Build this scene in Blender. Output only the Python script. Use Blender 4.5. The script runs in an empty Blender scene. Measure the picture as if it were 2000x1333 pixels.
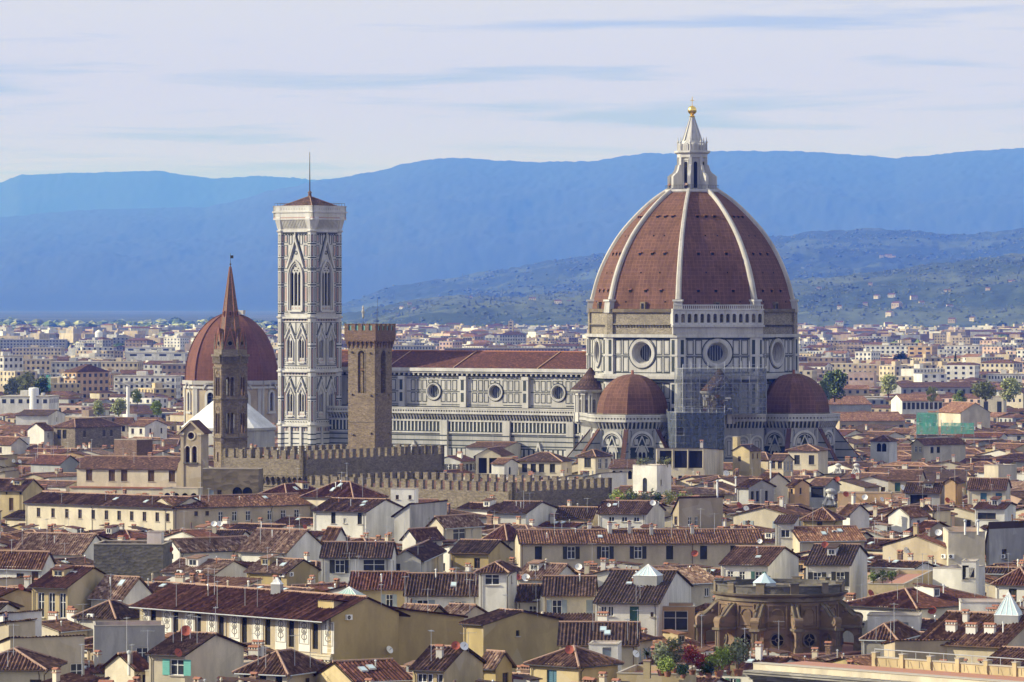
import bpy, math, random
from mathutils import Vector, Matrix, noise
from mathutils.geometry import tessellate_polygon
rad = math.radians
S = bpy.context.scene
col = S.collection
random.seed(11)
F, HOR, CH = 9000.0, 590.0, 57.0          # focal length in photo pixels, horizon row, camera height

# ---------------------------------------------------------------- camera
cam = bpy.data.cameras.new('camera')
camo = bpy.data.objects.new('camera', cam)
col.objects.link(camo)
camo.location = (0, 0, CH)
camo.rotation_euler = (rad(90), 0, 0)
cam.sensor_width = 36
cam.lens = F / 2000 * 36
cam.shift_y = -(666.5 - HOR) / 2000
cam.clip_start = 1
cam.clip_end = 80000
S.camera = camo
# ---------------------------------------------------------------- light
SUN_AZ, SUN_EL = -86.0, 26.0              # azimuth measured from the camera side, negative = left
sdir = Vector((math.sin(rad(SUN_AZ)) * math.cos(rad(SUN_EL)), -math.cos(rad(SUN_AZ)) * math.cos(rad(SUN_EL)), math.sin(rad(SUN_EL))))
sun = bpy.data.lights.new('sun', 'SUN')
sun.energy = 5.0
sun.angle = rad(0.5)
sun.color = (1.0, 0.945, 0.865)
suno = bpy.data.objects.new('sun', sun)
col.objects.link(suno)
suno.rotation_euler = sdir.to_track_quat('Z', 'Y').to_euler()
W = bpy.data.worlds.new('World')
S.world = W
W.use_nodes = True
nt = W.node_tree
nt.nodes.clear()
def N(t, ty, **kw):
    n = t.nodes.new(ty)
    for k, v in kw.items():
        if k in n.inputs: n.inputs[k].default_value = v
        else: setattr(n, k, v)
    return n
def ramp(t, fac, stops):
    n = t.nodes.new('ShaderNodeValToRGB')
    while len(n.color_ramp.elements) < len(stops): n.color_ramp.elements.new(0.5)
    for e, (p, c) in zip(n.color_ramp.elements, stops):
        e.position = p
        e.color = (c, c, c, 1) if isinstance(c, (int, float)) else (*c, 1)
    t.links.new(fac, n.inputs[0])
    return n
sky = N(nt, 'ShaderNodeTexSky', sky_type='NISHITA', sun_disc=False)
sky.sun_elevation = rad(SUN_EL)
sky.sun_rotation = math.atan2(sdir.x, sdir.y)
sky.altitude = 100
sky.dust_density = 1.0
tc = N(nt, 'ShaderNodeTexCoord')
mp = N(nt, 'ShaderNodeMapping')
mp.inputs['Scale'].default_value = (13, 13, 215)
mp.inputs['Location'].default_value = (3.1, 0.7, 2.2)
nt.links.new(tc.outputs['Generated'], mp.inputs[0])
nz = N(nt, 'ShaderNodeTexNoise', Scale=1.0, Detail=6.0, Roughness=0.55)
nz.inputs['Distortion'].default_value = 0.4
nt.links.new(mp.outputs[0], nz.inputs['Vector'])
cr = ramp(nt, nz.outputs[0], [(0.33, 0.0), (0.48, 1.0)])
mx = N(nt, 'ShaderNodeMix', data_type='RGBA')
nt.links.new(cr.outputs[0], mx.inputs[0])
SKS = 0.12
cl = N(nt, 'ShaderNodeVectorMath', operation='SCALE')
cl.inputs[3].default_value = SKS
nt.links.new(sky.outputs[0], cl.inputs[0])
bl = N(nt, 'ShaderNodeMix', data_type='RGBA')
bl.inputs[0].default_value = 0.9
nt.links.new(cl.outputs[0], bl.inputs[6])
bl.inputs[7].default_value = (0.34, 0.40, 0.86, 1)        # thin blue gaps seen through the veil
nt.links.new(bl.outputs[2], mx.inputs[6])
# the low veil cloud: seen through more air the nearer it is to the horizon, bluish white
sz0 = N(nt, 'ShaderNodeSeparateXYZ')
nt.links.new(tc.outputs['Generated'], sz0.inputs[0])
veil = ramp(nt, sz0.outputs[2], [(0.022, (0.49, 0.475, 1.5)), (0.050, (0.505, 0.505, 0.92)), (0.068, (0.54, 0.55, 0.74)), (0.25, (0.90, 0.90, 0.88))])
nt.links.new(veil.outputs[0], mx.inputs[7])
# the veil thins towards the zenith, where the clear sky shows
sx = N(nt, 'ShaderNodeSeparateXYZ')
nt.links.new(tc.outputs['Generated'], sx.inputs[0])
hz = ramp(nt, sx.outputs[2], [(0.08, 0.0), (0.45, 0.55)])
m2 = N(nt, 'ShaderNodeMix', data_type='RGBA')
nt.links.new(hz.outputs[0], m2.inputs[0])
nt.links.new(mx.outputs[2], m2.inputs[6])
nt.links.new(cl.outputs[0], m2.inputs[7])
bg = N(nt, 'ShaderNodeBackground', Strength=1.0)
nt.links.new(m2.outputs[2], bg.inputs[0])
ow = N(nt, 'ShaderNodeOutputWorld')
nt.links.new(bg.outputs[0], ow.inputs[0])
S.view_settings.view_transform = 'Standard'
S.view_settings.look = 'None'
S.view_settings.gamma = 1
S.view_settings.exposure = 0.36
S.render.engine = 'CYCLES'
S.cycles.use_denoising = True
S.cycles.max_bounces = 5
S.cycles.diffuse_bounces = 3
S.cycles.volume_bounces = 0
S.cycles.transparent_max_bounces = 8

# ---------------------------------------------------------------- materials
MATS = {}
def newmat(name, rough=0.9, metallic=0.0):
    m = bpy.data.materials.new(name)
    m.use_nodes = True
    t = m.node_tree
    b = t.nodes['Principled BSDF']
    b.inputs['Roughness'].default_value = rough
    b.inputs['Metallic'].default_value = metallic
    b.inputs['Specular IOR Level'].default_value = 0.25
    MATS[name] = m
    return m, t, b
def mixc(t, f, a, b_):
    n = N(t, 'ShaderNodeMix', data_type='RGBA')
    t.links.new(f, n.inputs[0])
    for i, c in ((6, a), (7, b_)):
        if isinstance(c, tuple): n.inputs[i].default_value = (*c, 1)
        else: t.links.new(c, n.inputs[i])
    return n.outputs[2]
def posnoise(t, scale, detail=4, vec=(1, 1, 1), rough=0.6):
    g = N(t, 'ShaderNodeNewGeometry')
    mpn = N(t, 'ShaderNodeMapping')
    mpn.inputs['Scale'].default_value = vec
    t.links.new(g.outputs['Position'], mpn.inputs[0])
    n = N(t, 'ShaderNodeTexNoise', Scale=scale, Detail=float(detail), Roughness=rough)
    t.links.new(mpn.outputs[0], n.inputs['Vector'])
    return n.outputs[0]
def bump(t, b, h, strength, dist):
    n = N(t, 'ShaderNodeBump', Strength=strength, Distance=dist)
    t.links.new(h, n.inputs['Height'])
    t.links.new(n.outputs[0], b.inputs['Normal'])
def k(c, f): return tuple(min(1.0, x * f) for x in c)
def plaster(name, c, stain=0.35, dirt=(0.20, 0.17, 0.14)):
    m, t, b = newmat(name, 0.92)
    n1 = ramp(t, posnoise(t, 0.28, 6, (1, 1, 0.45)), [(0.38, 0.0), (0.62, 1.0)]).outputs[0]
    n2 = ramp(t, posnoise(t, 0.55, 5, (1.2, 1.2, 0.22)), [(0.46, 0.0), (0.80, 0.9)]).outputs[0]
    n3 = posnoise(t, 3.5, 3)
    a = mixc(t, n1, k(c, 1.06), k(c, 0.74))
    mul = N(t, 'ShaderNodeMath', operation='MULTIPLY')
    mul.inputs[1].default_value = stain
    t.links.new(n2, mul.inputs[0])
    a = mixc(t, mul.outputs[0], a, dirt)
    f3 = ramp(t, n3, [(0.3, 0.0), (0.7, 0.22)]).outputs[0]
    a = mixc(t, f3, a, k(c, 0.62))
    # repaired patches with an edge of their own
    vg = N(t, 'ShaderNodeNewGeometry')
    vv = N(t, 'ShaderNodeTexVoronoi', Scale=0.33)
    t.links.new(vg.outputs['Position'], vv.inputs['Vector'])
    vs = N(t, 'ShaderNodeSeparateColor')
    t.links.new(vv.outputs['Color'], vs.inputs[0])
    pf = ramp(t, vs.outputs[0], [(0.80, 0.0), (0.82, 0.34)]).outputs[0]
    a = mixc(t, pf, a, k(c, 0.70))
    pf = ramp(t, vs.outputs[1], [(0.86, 0.0), (0.88, 0.30)]).outputs[0]
    a = mixc(t, pf, a, tuple(x * 0.6 + 0.22 for x in c))
    t.links.new(a, b.inputs['Base Color'])
    bump(t, b, n3, 0.25, 0.05)
    return m
def mid(a, b): return tuple((x + y) / 2 for x, y in zip(a, b))
def tiles(name, c1, c2, c3, pu=0.42, pv=0.40):
    m, t, b = newmat(name, 0.93)
    uv = N(t, 'ShaderNodeUVMap')
    sc = N(t, 'ShaderNodeVectorMath', operation='DIVIDE')
    sc.inputs[1].default_value = (pu, pv, 1)
    of = N(t, 'ShaderNodeVectorMath', operation='ADD')
    of.inputs[1].default_value = (pu / 2, 0, 0)
    t.links.new(uv.outputs[0], of.inputs[0])
    t.links.new(of.outputs[0], sc.inputs[0])
    fl = N(t, 'ShaderNodeVectorMath', operation='FLOOR')
    t.links.new(sc.outputs[0], fl.inputs[0])
    wn = N(t, 'ShaderNodeTexWhiteNoise', noise_dimensions='3D')
    t.links.new(fl.outputs[0], wn.inputs['Vector'])
    rc = ramp(t, wn.outputs[0], [(0.0, k(c1, .8)), (0.22, mid(c1, c2)), (0.55, c2), (0.85, mid(c2, c3)), (1.0, k(c3, 1.15))])
    big = ramp(t, posnoise(t, 0.35, 5), [(0.35, 0.0), (0.70, 0.75)]).outputs[0]
    a = mixc(t, big, rc.outputs[0], k(c1, 1.15))
    sp = ramp(t, posnoise(t, 2.2, 5), [(0.5, 0.0), (0.72, 0.55)]).outputs[0]
    a = mixc(t, sp, a, k(c1, 0.62))
    t.links.new(a, b.inputs['Base Color'])
    return m
def simple(name, c, rough=0.8, metallic=0.0, var=0.2, scale=1.5):
    m, t, b = newmat(name, rough, metallic)
    n = posnoise(t, scale, 4)
    a = mixc(t, n, k(c, 1 + var), k(c, 1 - var))
    t.links.new(a, b.inputs['Base Color'])
    return m
def stone(name, c, scale=1.2, dark=0.45):
    m, t, b = newmat(name, 0.95)
    g = N(t, 'ShaderNodeNewGeometry')
    v = N(t, 'ShaderNodeTexVoronoi', Scale=scale)
    mpn = N(t, 'ShaderNodeMapping')
    mpn.inputs['Scale'].default_value = (1, 1, 1.9)
    t.links.new(g.outputs['Position'], mpn.inputs[0])
    t.links.new(mpn.outputs[0], v.inputs['Vector'])
    sxx = N(t, 'ShaderNodeSeparateColor')
    t.links.new(v.outputs['Color'], sxx.inputs[0])
    a = mixc(t, sxx.outputs[0], k(c, 0.68), k(c, 1.30))
    n = ramp(t, posnoise(t, 0.35, 5), [(0.35, 0.0), (0.75, dark)]).outputs[0]
    a = mixc(t, n, a, k(c, 0.5))
    t.links.new(a, b.inputs['Base Color'])
    bump(t, b, v.outputs['Distance'], 0.5, 0.15)
    return m
# walls
WALL = {
 'white': (0.74, 0.71, 0.64), 'cream': (0.62, 0.545, 0.41), 'yellow': (0.53, 0.425, 0.24), 'ochre': (0.42, 0.325, 0.155),
 'grey': (0.36, 0.36, 0.35), 'tan': (0.44, 0.36, 0.25), 'beige': (0.54, 0.46, 0.33), 'peach': (0.56, 0.38, 0.21),
 'pale': (0.60, 0.57, 0.50), 'pink': (0.56, 0.40, 0.32), 'brown': (0.26, 0.20, 0.15)}
for n_, c_ in WALL.items(): plaster('plaster ' + n_, c_, 0.45 if n_ in ('grey', 'pale', 'tan') else 0.3)
plaster('stained plaster', (0.46, 0.44, 0.41), 0.75, (0.14, 0.135, 0.125))
TK = (.70, .68, .61)
TILE = {
 'rust': ((0.090, 0.046, 0.036), (0.195, 0.094, 0.064), (0.42, 0.25, 0.175)),
 'brown': ((0.072, 0.041, 0.035), (0.145, 0.073, 0.056), (0.30, 0.175, 0.13)),
 'dark': ((0.050, 0.033, 0.031), (0.095, 0.054, 0.045), (0.22, 0.135, 0.11)),
 'orange': ((0.16, 0.078, 0.054), (0.36, 0.18, 0.115), (0.62, 0.40, 0.28)),
 'red': ((0.080, 0.036, 0.031), (0.155, 0.060, 0.047), (0.28, 0.13, 0.10)),
 'pale': ((0.13, 0.078, 0.062), (0.36, 0.22, 0.17), (0.74, 0.56, 0.45))}  # orange and pale hold the brightness of sunlit roofs in their colour
for n_, c_ in TILE.items(): tiles('tiles ' + n_, *[tuple(a * b for a, b in zip(c, TK)) for c in c_])
simple('ridge mortar', (0.34, 0.22, 0.16), 0.95, 0, 0.35, 3)
simple('eave wood', (0.075, 0.052, 0.040), 0.95)
simple('eave pale', (0.40, 0.36, 0.30), 0.95)
stone('rubble stone', (0.19, 0.158, 0.118), 2.0)
stone('tower stone', (0.205, 0.16, 0.112), 2.0)
stone('brick stone', (0.175, 0.115, 0.085), 2.4)
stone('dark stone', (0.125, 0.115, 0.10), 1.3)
stone('old sandstone', (0.215, 0.15, 0.098), 0.5, 0.6)
stone('weathered stone', (0.185, 0.15, 0.105), 0.6, 0.8)
stone('grey cornice stone', (0.30, 0.28, 0.25), 0.5, 0.7)
stone('rough drum stone', (0.27, 0.235, 0.18), 2.4, 0.7)
def marble(name, c, dirt):
    m, t, b = newmat(name, 0.6)
    n = ramp(t, posnoise(t, 0.30, 6, (1, 1, 0.35)), [(0.34, 0.0), (0.72, 1.0)]).outputs[0]
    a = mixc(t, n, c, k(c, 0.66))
    n2 = ramp(t, posnoise(t, 1.1, 4, (1.5, 1.5, 0.12)), [(0.50, 0.0), (0.78, 0.6)]).outputs[0]
    a = mixc(t, n2, a, dirt)
    t.links.new(a, b.inputs['Base Color'])
    return m
marble('white marble', (0.47, 0.455, 0.425), (0.19, 0.18, 0.165))
marble('shaded marble', (0.335, 0.33, 0.32), (0.13, 0.13, 0.125))  # darker copy of the white marble: shade of the low walls put into the colour
marble('rib marble', (0.50, 0.47, 0.42), (0.22, 0.20, 0.175))
marble('roof marble', (0.80, 0.79, 0.76), (0.45, 0.44, 0.42))
marble('clean marble', (0.545, 0.53, 0.50), (0.36, 0.33, 0.28))
marble('grey marble', (0.44, 0.42, 0.39), (0.18, 0.17, 0.16))
simple('green marble', (0.032, 0.042, 0.040), 0.6, 0, 0.4)
simple('pink marble', (0.38, 0.25, 0.215), 0.6, 0, 0.25)
simple('dark opening', (0.012, 0.012, 0.014), 0.9)
simple('gold', (0.95, 0.66, 0.20), 0.28, 1.0, 0.08)
simple('lead', (0.40, 0.42, 0.43), 0.6, 0.0, 0.25, 0.6)
simple('copper green', (0.33, 0.50, 0.44), 0.6, 0.0, 0.25, 0.7)
simple('white paint', (0.78, 0.77, 0.73), 0.55, 0, 0.08)
simple('iron', (0.055, 0.05, 0.048), 0.6)
simple('galvanised', (0.45, 0.46, 0.47), 0.45, 0.5)
simple('brown wood', (0.12, 0.075, 0.045), 0.8, 0, 0.3)
simple('dark shutter', (0.040, 0.040, 0.036), 0.8)
simple('green shutter', (0.055, 0.13, 0.105), 0.7)
simple('teal shutter', (0.16, 0.44, 0.38), 0.7)
simple('grey shutter', (0.30, 0.34, 0.36), 0.7)
simple('blue shutter', (0.08, 0.17, 0.23), 0.7)
simple('teal panel', (0.17, 0.36, 0.31), 0.8, 0, 0.35, 0.8)
simple('terracotta', (0.29, 0.13, 0.082), 0.85)
simple('terrace paving', (0.40, 0.20, 0.14), 0.9)
simple('red dish paint', (0.33, 0.085, 0.055), 0.6)
simple('red cloth', (0.42, 0.045, 0.04), 0.9)
simple('blue cloth', (0.05, 0.075, 0.24), 0.9)
simple('dark cloth', (0.03, 0.03, 0.045), 0.9)
simple('pale cloth', (0.6, 0.58, 0.55), 0.9)
simple('skin', (0.50, 0.30, 0.21), 0.7, 0, 0.05)
simple('hair', (0.05, 0.03, 0.02), 0.7)
simple('bark', (0.10, 0.075, 0.05), 0.95)
simple('skylight glass', (0.50, 0.62, 0.64), 0.25, 0, 0.12)
simple('concrete', (0.44, 0.42, 0.39), 0.9)
simple('graffito grey', (0.20, 0.19, 0.175), 0.9)
simple('graffito white', (0.66, 0.63, 0.57), 0.9)
def glass(name, c):
    m, t, b = newmat(name, 0.3)
    b.inputs['Specular IOR Level'].default_value = 0.3
    n = posnoise(t, 1.3, 2)
    t.links.new(mixc(t, n, k(c, 0.5), k(c, 1.6)), b.inputs['Base Color'])
glass('window glass', (0.030, 0.034, 0.040))
glass('bright glass', (0.10, 0.13, 0.15))
def leaf(name, c):
    m, t, b = newmat(name, 0.7)
    g = N(t, 'ShaderNodeNewGeometry')
    a = mixc(t, g.outputs['Random Per Island'], k(c, 0.45), k(c, 1.55))
    t.links.new(a, b.inputs['Base Color'])
leaf('leaf green', (0.11, 0.15, 0.045))
leaf('leaf light', (0.22, 0.28, 0.06))
leaf('leaf dark', (0.030, 0.055, 0.022))
leaf('leaf olive', (0.17, 0.19, 0.11))
leaf('wood green', (0.055, 0.075, 0.030))
leaf('wood olive', (0.075, 0.09, 0.045))
leaf('leaf red', (0.15, 0.018, 0.022))
leaf('leaf spring', (0.31, 0.33, 0.14))
def net(name, c, dens):
    m, t, b = newmat(name, 0.9)
    b.inputs['Base Color'].default_value = (*c, 1)
    n = ramp(t, posnoise(t, 0.9, 6, (1, 1, 0.5)), [(0.35, dens - 0.35), (0.65, min(1, dens + 0.25))]).outputs[0]
    t.links.new(n, b.inputs['Alpha'])
net('grey scaffold net', (0.17, 0.18, 0.20), 0.50)
net('dark scaffold net', (0.095, 0.11, 0.135), 0.70)
net('green scaffold net', (0.11, 0.42, 0.32), 0.80)
# dome tiles: courses drawn on the surface coordinates
def dometile(name, c, line):
    m, t, b = newmat(name, 0.92)
    uv = N(t, 'ShaderNodeUVMap')
    br = N(t, 'ShaderNodeTexBrick')
    br.offset = 0.0
    br.inputs['Color1'].default_value = (*k(c, 0.86), 1)
    br.inputs['Color2'].default_value = (*k(c, 1.14), 1)
    br.inputs['Mortar'].default_value = (*line, 1)
    br.inputs['Scale'].default_value = 1.0
    br.inputs['Brick Width'].default_value = 1.05
    br.inputs['Row Height'].default_value = 1.05
    br.inputs['Mortar Size'].default_value = 0.10
    br.inputs['Mortar Smooth'].default_value = 0.6
    t.links.new(uv.outputs[0], br.inputs['Vector'])
    n = ramp(t, posnoise(t, 0.22, 6, (1, 1, 0.3)), [(0.38, 0.0), (0.74, 0.6)]).outputs[0]
    a = mixc(t, n, br.outputs[0], k(c, 0.42))
    n = ramp(t, posnoise(t, 0.7, 4, (1.3, 1.3, 0.06)), [(0.5, 0.0), (0.72, 0.5)]).outputs[0]
    a = mixc(t, n, a, k(c, 0.38))
    n = ramp(t, posnoise(t, 1.6, 5), [(0.45, 0.0), (0.75, 0.5)]).outputs[0]
    a = mixc(t, n, a, k(c, 0.6))
    t.links.new(a, b.inputs['Base Color'])
dometile('dome tiles', (0.142, 0.069, 0.045), (0.200, 0.108, 0.074))
dometile('chapel dome tiles', (0.165, 0.070, 0.045), (0.18, 0.085, 0.060))

# ---------------------------------------------------------------- mesh builder
class Fr:
    """a wall plane: u runs to the right seen from outside, z up, d outwards"""
    def __init__(s, o, a):
        a = rad(a)
        s.o = Vector(o)
        s.U = Vector((math.cos(a), math.sin(a), 0))
        s.N = Vector((math.sin(a), -math.cos(a), 0))
    def p(s, u, z, d=0.0): return s.o + s.U * u + s.N * d + Vector((0, 0, z))
class MB:
    def __init__(s): s.v, s.f, s.m, s.uv, s.mats, s.sm = [], [], [], [], [], []
    def mi(s, name):
        if name not in s.mats: s.mats.append(name)
        return s.mats.index(name)
    def face(s, pts, m, uv=None, smooth=False):
        i = len(s.v)
        s.v.extend(Vector(p) for p in pts)
        s.f.append(tuple(range(i, i + len(pts))))
        s.m.append(s.mi(m)); s.uv.append(uv); s.sm.append(smooth)
    def hexa(s, b, t, m):
        n = len(b)
        s.face(b[::-1], m); s.face(t, m)
        for i in range(n): s.face([b[i], b[(i + 1) % n], t[(i + 1) % n], t[i]], m)
    def box(s, fr, u0, u1, z0, z1, d0, d1, m):
        q = lambda z: [fr.p(u0, z, d1), fr.p(u1, z, d1), fr.p(u1, z, d0), fr.p(u0, z, d0)]
        s.hexa(q(z0), q(z1), m)
    def cube(s, x0, x1, y0, y1, z0, z1, m):
        q = lambda z: [(x0, y0, z), (x1, y0, z), (x1, y1, z), (x0, y1, z)]
        s.hexa(q(z0), q(z1), m)
    def prism(s, fr, pts, d0, d1, m, ms=None):
        s.face([fr.p(u, z, d1) for u, z in pts], m)
        n = len(pts)
        for i in range(n):
            a, b = pts[i], pts[(i + 1) % n]
            s.face([fr.p(*a, d0), fr.p(*b, d0), fr.p(*b, d1), fr.p(*a, d1)], ms or m)
    def wall(s, fr, outer, holes, d, m, depth=0.0, mr=None):
        if holes:
            loops = [[Vector((u, z, 0)) for u, z in outer]] + [[Vector((u, z, 0)) for u, z in h] for h in holes]
            flat = [p for l in loops for p in l]
            for tri in tessellate_polygon(loops): s.face([fr.p(flat[i].x, flat[i].y, d) for i in tri], m)
            if depth:
                for h in holes:
                    for i in range(len(h)):
                        a, b = h[i], h[(i + 1) % len(h)]
                        s.face([fr.p(*a, d), fr.p(*b, d), fr.p(*b, d - depth), fr.p(*a, d - depth)], mr or m)
        else: s.face([fr.p(u, z, d) for u, z in outer], m)
    def frame(s, fr, u0, u1, z0, z1, t, d0, d1, m):
        if m == 'green marble': t *= .74
        s.box(fr, u0, u1, z0, z0 + t, d0, d1, m); s.box(fr, u0, u1, z1 - t, z1, d0, d1, m)
        s.box(fr, u0, u0 + t, z0 + t, z1 - t, d0, d1, m); s.box(fr, u1 - t, u1, z0 + t, z1 - t, d0, d1, m)
    def ring(s, fr, cu, cz, r0, r1, d0, d1, m, n=32):
        A = [(math.cos(2 * math.pi * i / n), math.sin(2 * math.pi * i / n)) for i in range(n)]
        for i in range(n):
            (c0, s0), (c1, s1) = A[i], A[(i + 1) % n]
            P = lambda c, q, r, d: fr.p(cu + c * r, cz + q * r, d)
            s.face([P(c0, s0, r0, d1), P(c0, s0, r1, d1), P(c1, s1, r1, d1), P(c1, s1, r0, d1)], m)
            s.face([P(c0, s0, r1, d0), P(c1, s1, r1, d0), P(c1, s1, r1, d1), P(c0, s0, r1, d1)], m)
            s.face([P(c0, s0, r0, d0), P(c1, s1, r0, d0), P(c1, s1, r0, d1), P(c0, s0, r0, d1)], m)
    def strip(s, fr, pts, t, d0, d1, m):
        """a moulding of thickness t following a polyline of (u,z)"""
        for a, b in zip(pts, pts[1:]):
            du, dz = b[0] - a[0], b[1] - a[1]
            l = math.hypot(du, dz) or 1
            nx, nz_ = -dz / l * t / 2, du / l * t / 2
            q = lambda d: [fr.p(a[0] - nx, a[1] - nz_, d), fr.p(b[0] - nx, b[1] - nz_, d), fr.p(b[0] + nx, b[1] + nz_, d), fr.p(a[0] + nx, a[1] + nz_, d)]
            s.hexa(q(d0), q(d1), m)
    def tube(s, p0, p1, r0, r1, n, m, cap=True, smooth=True):
        p0, p1 = Vector(p0), Vector(p1)
        ax = (p1 - p0).normalized()
        x = ax.orthogonal().normalized(); y = ax.cross(x)
        c = [(math.cos(2 * math.pi * i / n), math.sin(2 * math.pi * i / n)) for i in range(n)]
        a = [p0 + (x * u + y * v) * r0 for u, v in c]; b = [p1 + (x * u + y * v) * r1 for u, v in c]
        for i in range(n): s.face([a[i], a[(i + 1) % n], b[(i + 1) % n], b[i]], m, None, smooth)
        if cap: s.face(a[::-1], m); s.face(b, m)
    def lathe(s, c, prof, n, m, ph=0.0, smooth=False, arc=None, uvk=None):
        c = Vector(c)
        a0, a1 = arc or (0, 360)
        ang = [rad(ph + a0 + (a1 - a0) * i / n) for i in range(n + 1)]
        # the angle is measured from -y towards +x
        P = lambda a, r, z: c + Vector((math.sin(a) * r, -math.cos(a) * r, z))
        v = 0
        for (r0, z0), (r1, z1) in zip(prof, prof[1:]):
            l = math.hypot(r1 - r0, z1 - z0)
            for i in range(n):
                q = [P(ang[i], r0, z0), P(ang[i + 1], r0, z0), P(ang[i + 1], r1, z1), P(ang[i], r1, z1)]
                uv = None
                if uvk:
                    w0, w1 = (q[1] - q[0]).length / 2, (q[2] - q[3]).length / 2
                    uv = [(-w0, v), (w0, v), (w1, v + l), (-w1, v + l)]
                if r1 < 1e-4: q = q[:3]; uv = uv[:3] if uv else None
                elif r0 < 1e-4: q = [q[0], q[2], q[3]]; uv = [uv[0], uv[2], uv[3]] if uv else None
                s.face(q, m, uv, smooth)
            v += l
    def ball(s, c, r, m, n=16, sq=1.0):
        s.lathe(c, [(r * math.sin(math.pi * i / n * 1.0) if 0 < i < n else 0, -r * sq * math.cos(math.pi * i / n)) for i in range(n + 1)], n * 2, m, 0, True)
    def build(s, name, parent=None, loc=None, merge=False):
        me = bpy.data.meshes.new(name)
        me.from_pydata([tuple(v) for v in s.v], [], s.f)
        for n in s.mats: me.materials.append(MATS[n])
        me.polygons.foreach_set('material_index', s.m)
        me.polygons.foreach_set('use_smooth', s.sm)
        if any(u for u in s.uv):
            ul = me.uv_layers.new(name='UVMap')
            i = 0
            for f, u in zip(s.f, s.uv):
                for j in range(len(f)):
                    ul.data[i].uv = u[j] if u else (0, 0)
                    i += 1
        if merge:
            import bmesh
            bm = bmesh.new(); bm.from_mesh(me)
            bmesh.ops.remove_doubles(bm, verts=bm.verts, dist=1e-4)
            bm.to_mesh(me); bm.free()
        me.update()
        o = bpy.data.objects.new(name, me)
        col.objects.link(o)
        if parent: o.parent = parent
        if loc: o.location = loc
        return o
def tag(o, label, cat, group=None):
    o['label'] = label; o['category'] = cat
    if group: o['group'] = group
    return o
def empty(name, loc, rot, label, cat, group=None):
    o = bpy.data.objects.new(name, None)
    o.empty_display_size = 1
    col.objects.link(o)
    o.location = loc; o.rotation_euler = (0, 0, rad(rot))
    return tag(o, label, cat, group)
def structure(o, kind='structure'):
    o['kind'] = kind
    return o
def copy_tree(o, parent=None):
    c = o.copy(); col.objects.link(c)
    if parent: c.parent = parent
    for ch in list(o.children): copy_tree(ch, c)
    return c
def P(px, py, Y): return Vector(((px - 1000) / F * Y, Y, CH - (py - HOR) / F * Y))
def px_of(v): return 1000 + F * v.x / v.y, HOR - F * (v.z - CH) / v.y
def arch(cu, z0, w, zs, kind='semi', n=10):
    r = w / 2
    pts = [(cu - r, z0), (cu + r, z0)]
    if kind == 'semi':
        pts += [(cu + r * math.cos(math.pi * i / n), zs + r * math.sin(math.pi * i / n)) for i in range(n + 1)]
    else:                                   # pointed: arcs centred on the far springing
        h = n // 2
        pts += [(cu - r + w * math.cos(rad(60) * i / h), zs + w * math.sin(rad(60) * i / h)) for i in range(h + 1)]
        pts += [(cu + r - w * math.cos(rad(60) * (h - i) / h), zs + w * math.sin(rad(60) * (h - i) / h)) for i in range(1, h + 1)]
    return pts
def rect(u0, u1, z0, z1): return [(u0, z0), (u1, z0), (u1, z1), (u0, z1)]

# ================================================================ setting: ground and hills
def gmat():
    m, t, b = newmat('city ground', 0.95)
    n = ramp(t, posnoise(t, 0.004, 6), [(0.40, (0.10, 0.095, 0.085)), (0.55, (0.085, 0.10, 0.050)), (0.68, (0.16, 0.145, 0.11))])
    t.links.new(n.outputs[0], b.inputs['Base Color'])
gmat()
def hillmat(name, wood, field, th, sc=0.0022):
    m, t, b = newmat(name, 0.95)
    n1 = posnoise(t, sc, 7, (1, 0.45, 2.0), 0.62)
    f = ramp(t, n1, [(th - 0.035, 0.0), (th + 0.035, 1.0)]).outputs[0]
    n2 = posnoise(t, 0.035, 4)
    w = mixc(t, n2, k(wood, 0.45), k(wood, 1.5))
    g = mixc(t, posnoise(t, 0.018, 4, (1, 0.6, 1)), k(field, 0.55), k(field, 1.35))
    t.links.new(mixc(t, f, w, g), b.inputs['Base Color'])
    bump(t, b, n2, 0.6, 6.0 if sc < 0.002 else 12.0)
hillmat('far wooded hill', (0.034, 0.044, 0.024), (0.040, 0.050, 0.026), 0.60, 0.0010)
hillmat('near hill', (0.026, 0.044, 0.020), (0.060, 0.085, 0.042), 0.56)
hillmat('olive hill', (0.034, 0.055, 0.024), (0.085, 0.108, 0.056), 0.50)
g = MB()
g.face([(-9000, -60, 0), (9000, -60, 0), (9000, 5200, 0), (-9000, 5200, 0)], 'city ground')
structure(g.build('ground'))
hillmat('plain fields', (0.048, 0.066, 0.040), (0.080, 0.094, 0.062), 0.52, 0.0016)
g = MB()
g.face([(-9000, 5200, 0), (9000, 5200, 0), (9000, 61000, 0), (-9000, 61000, 0)], 'plain fields')
structure(g.build('fields'))
HILLS = []
def interp(pts, x):
    if x <= pts[0][0]: return pts[0][1]
    for (a, b), (c, d) in zip(pts, pts[1:]):
        if x <= c:
            t = (x - a) / (c - a); t = t * t * (3 - 2 * t) * 0.5 + t * 0.5
            return b + (d - b) * t
    return pts[-1][1]
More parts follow.
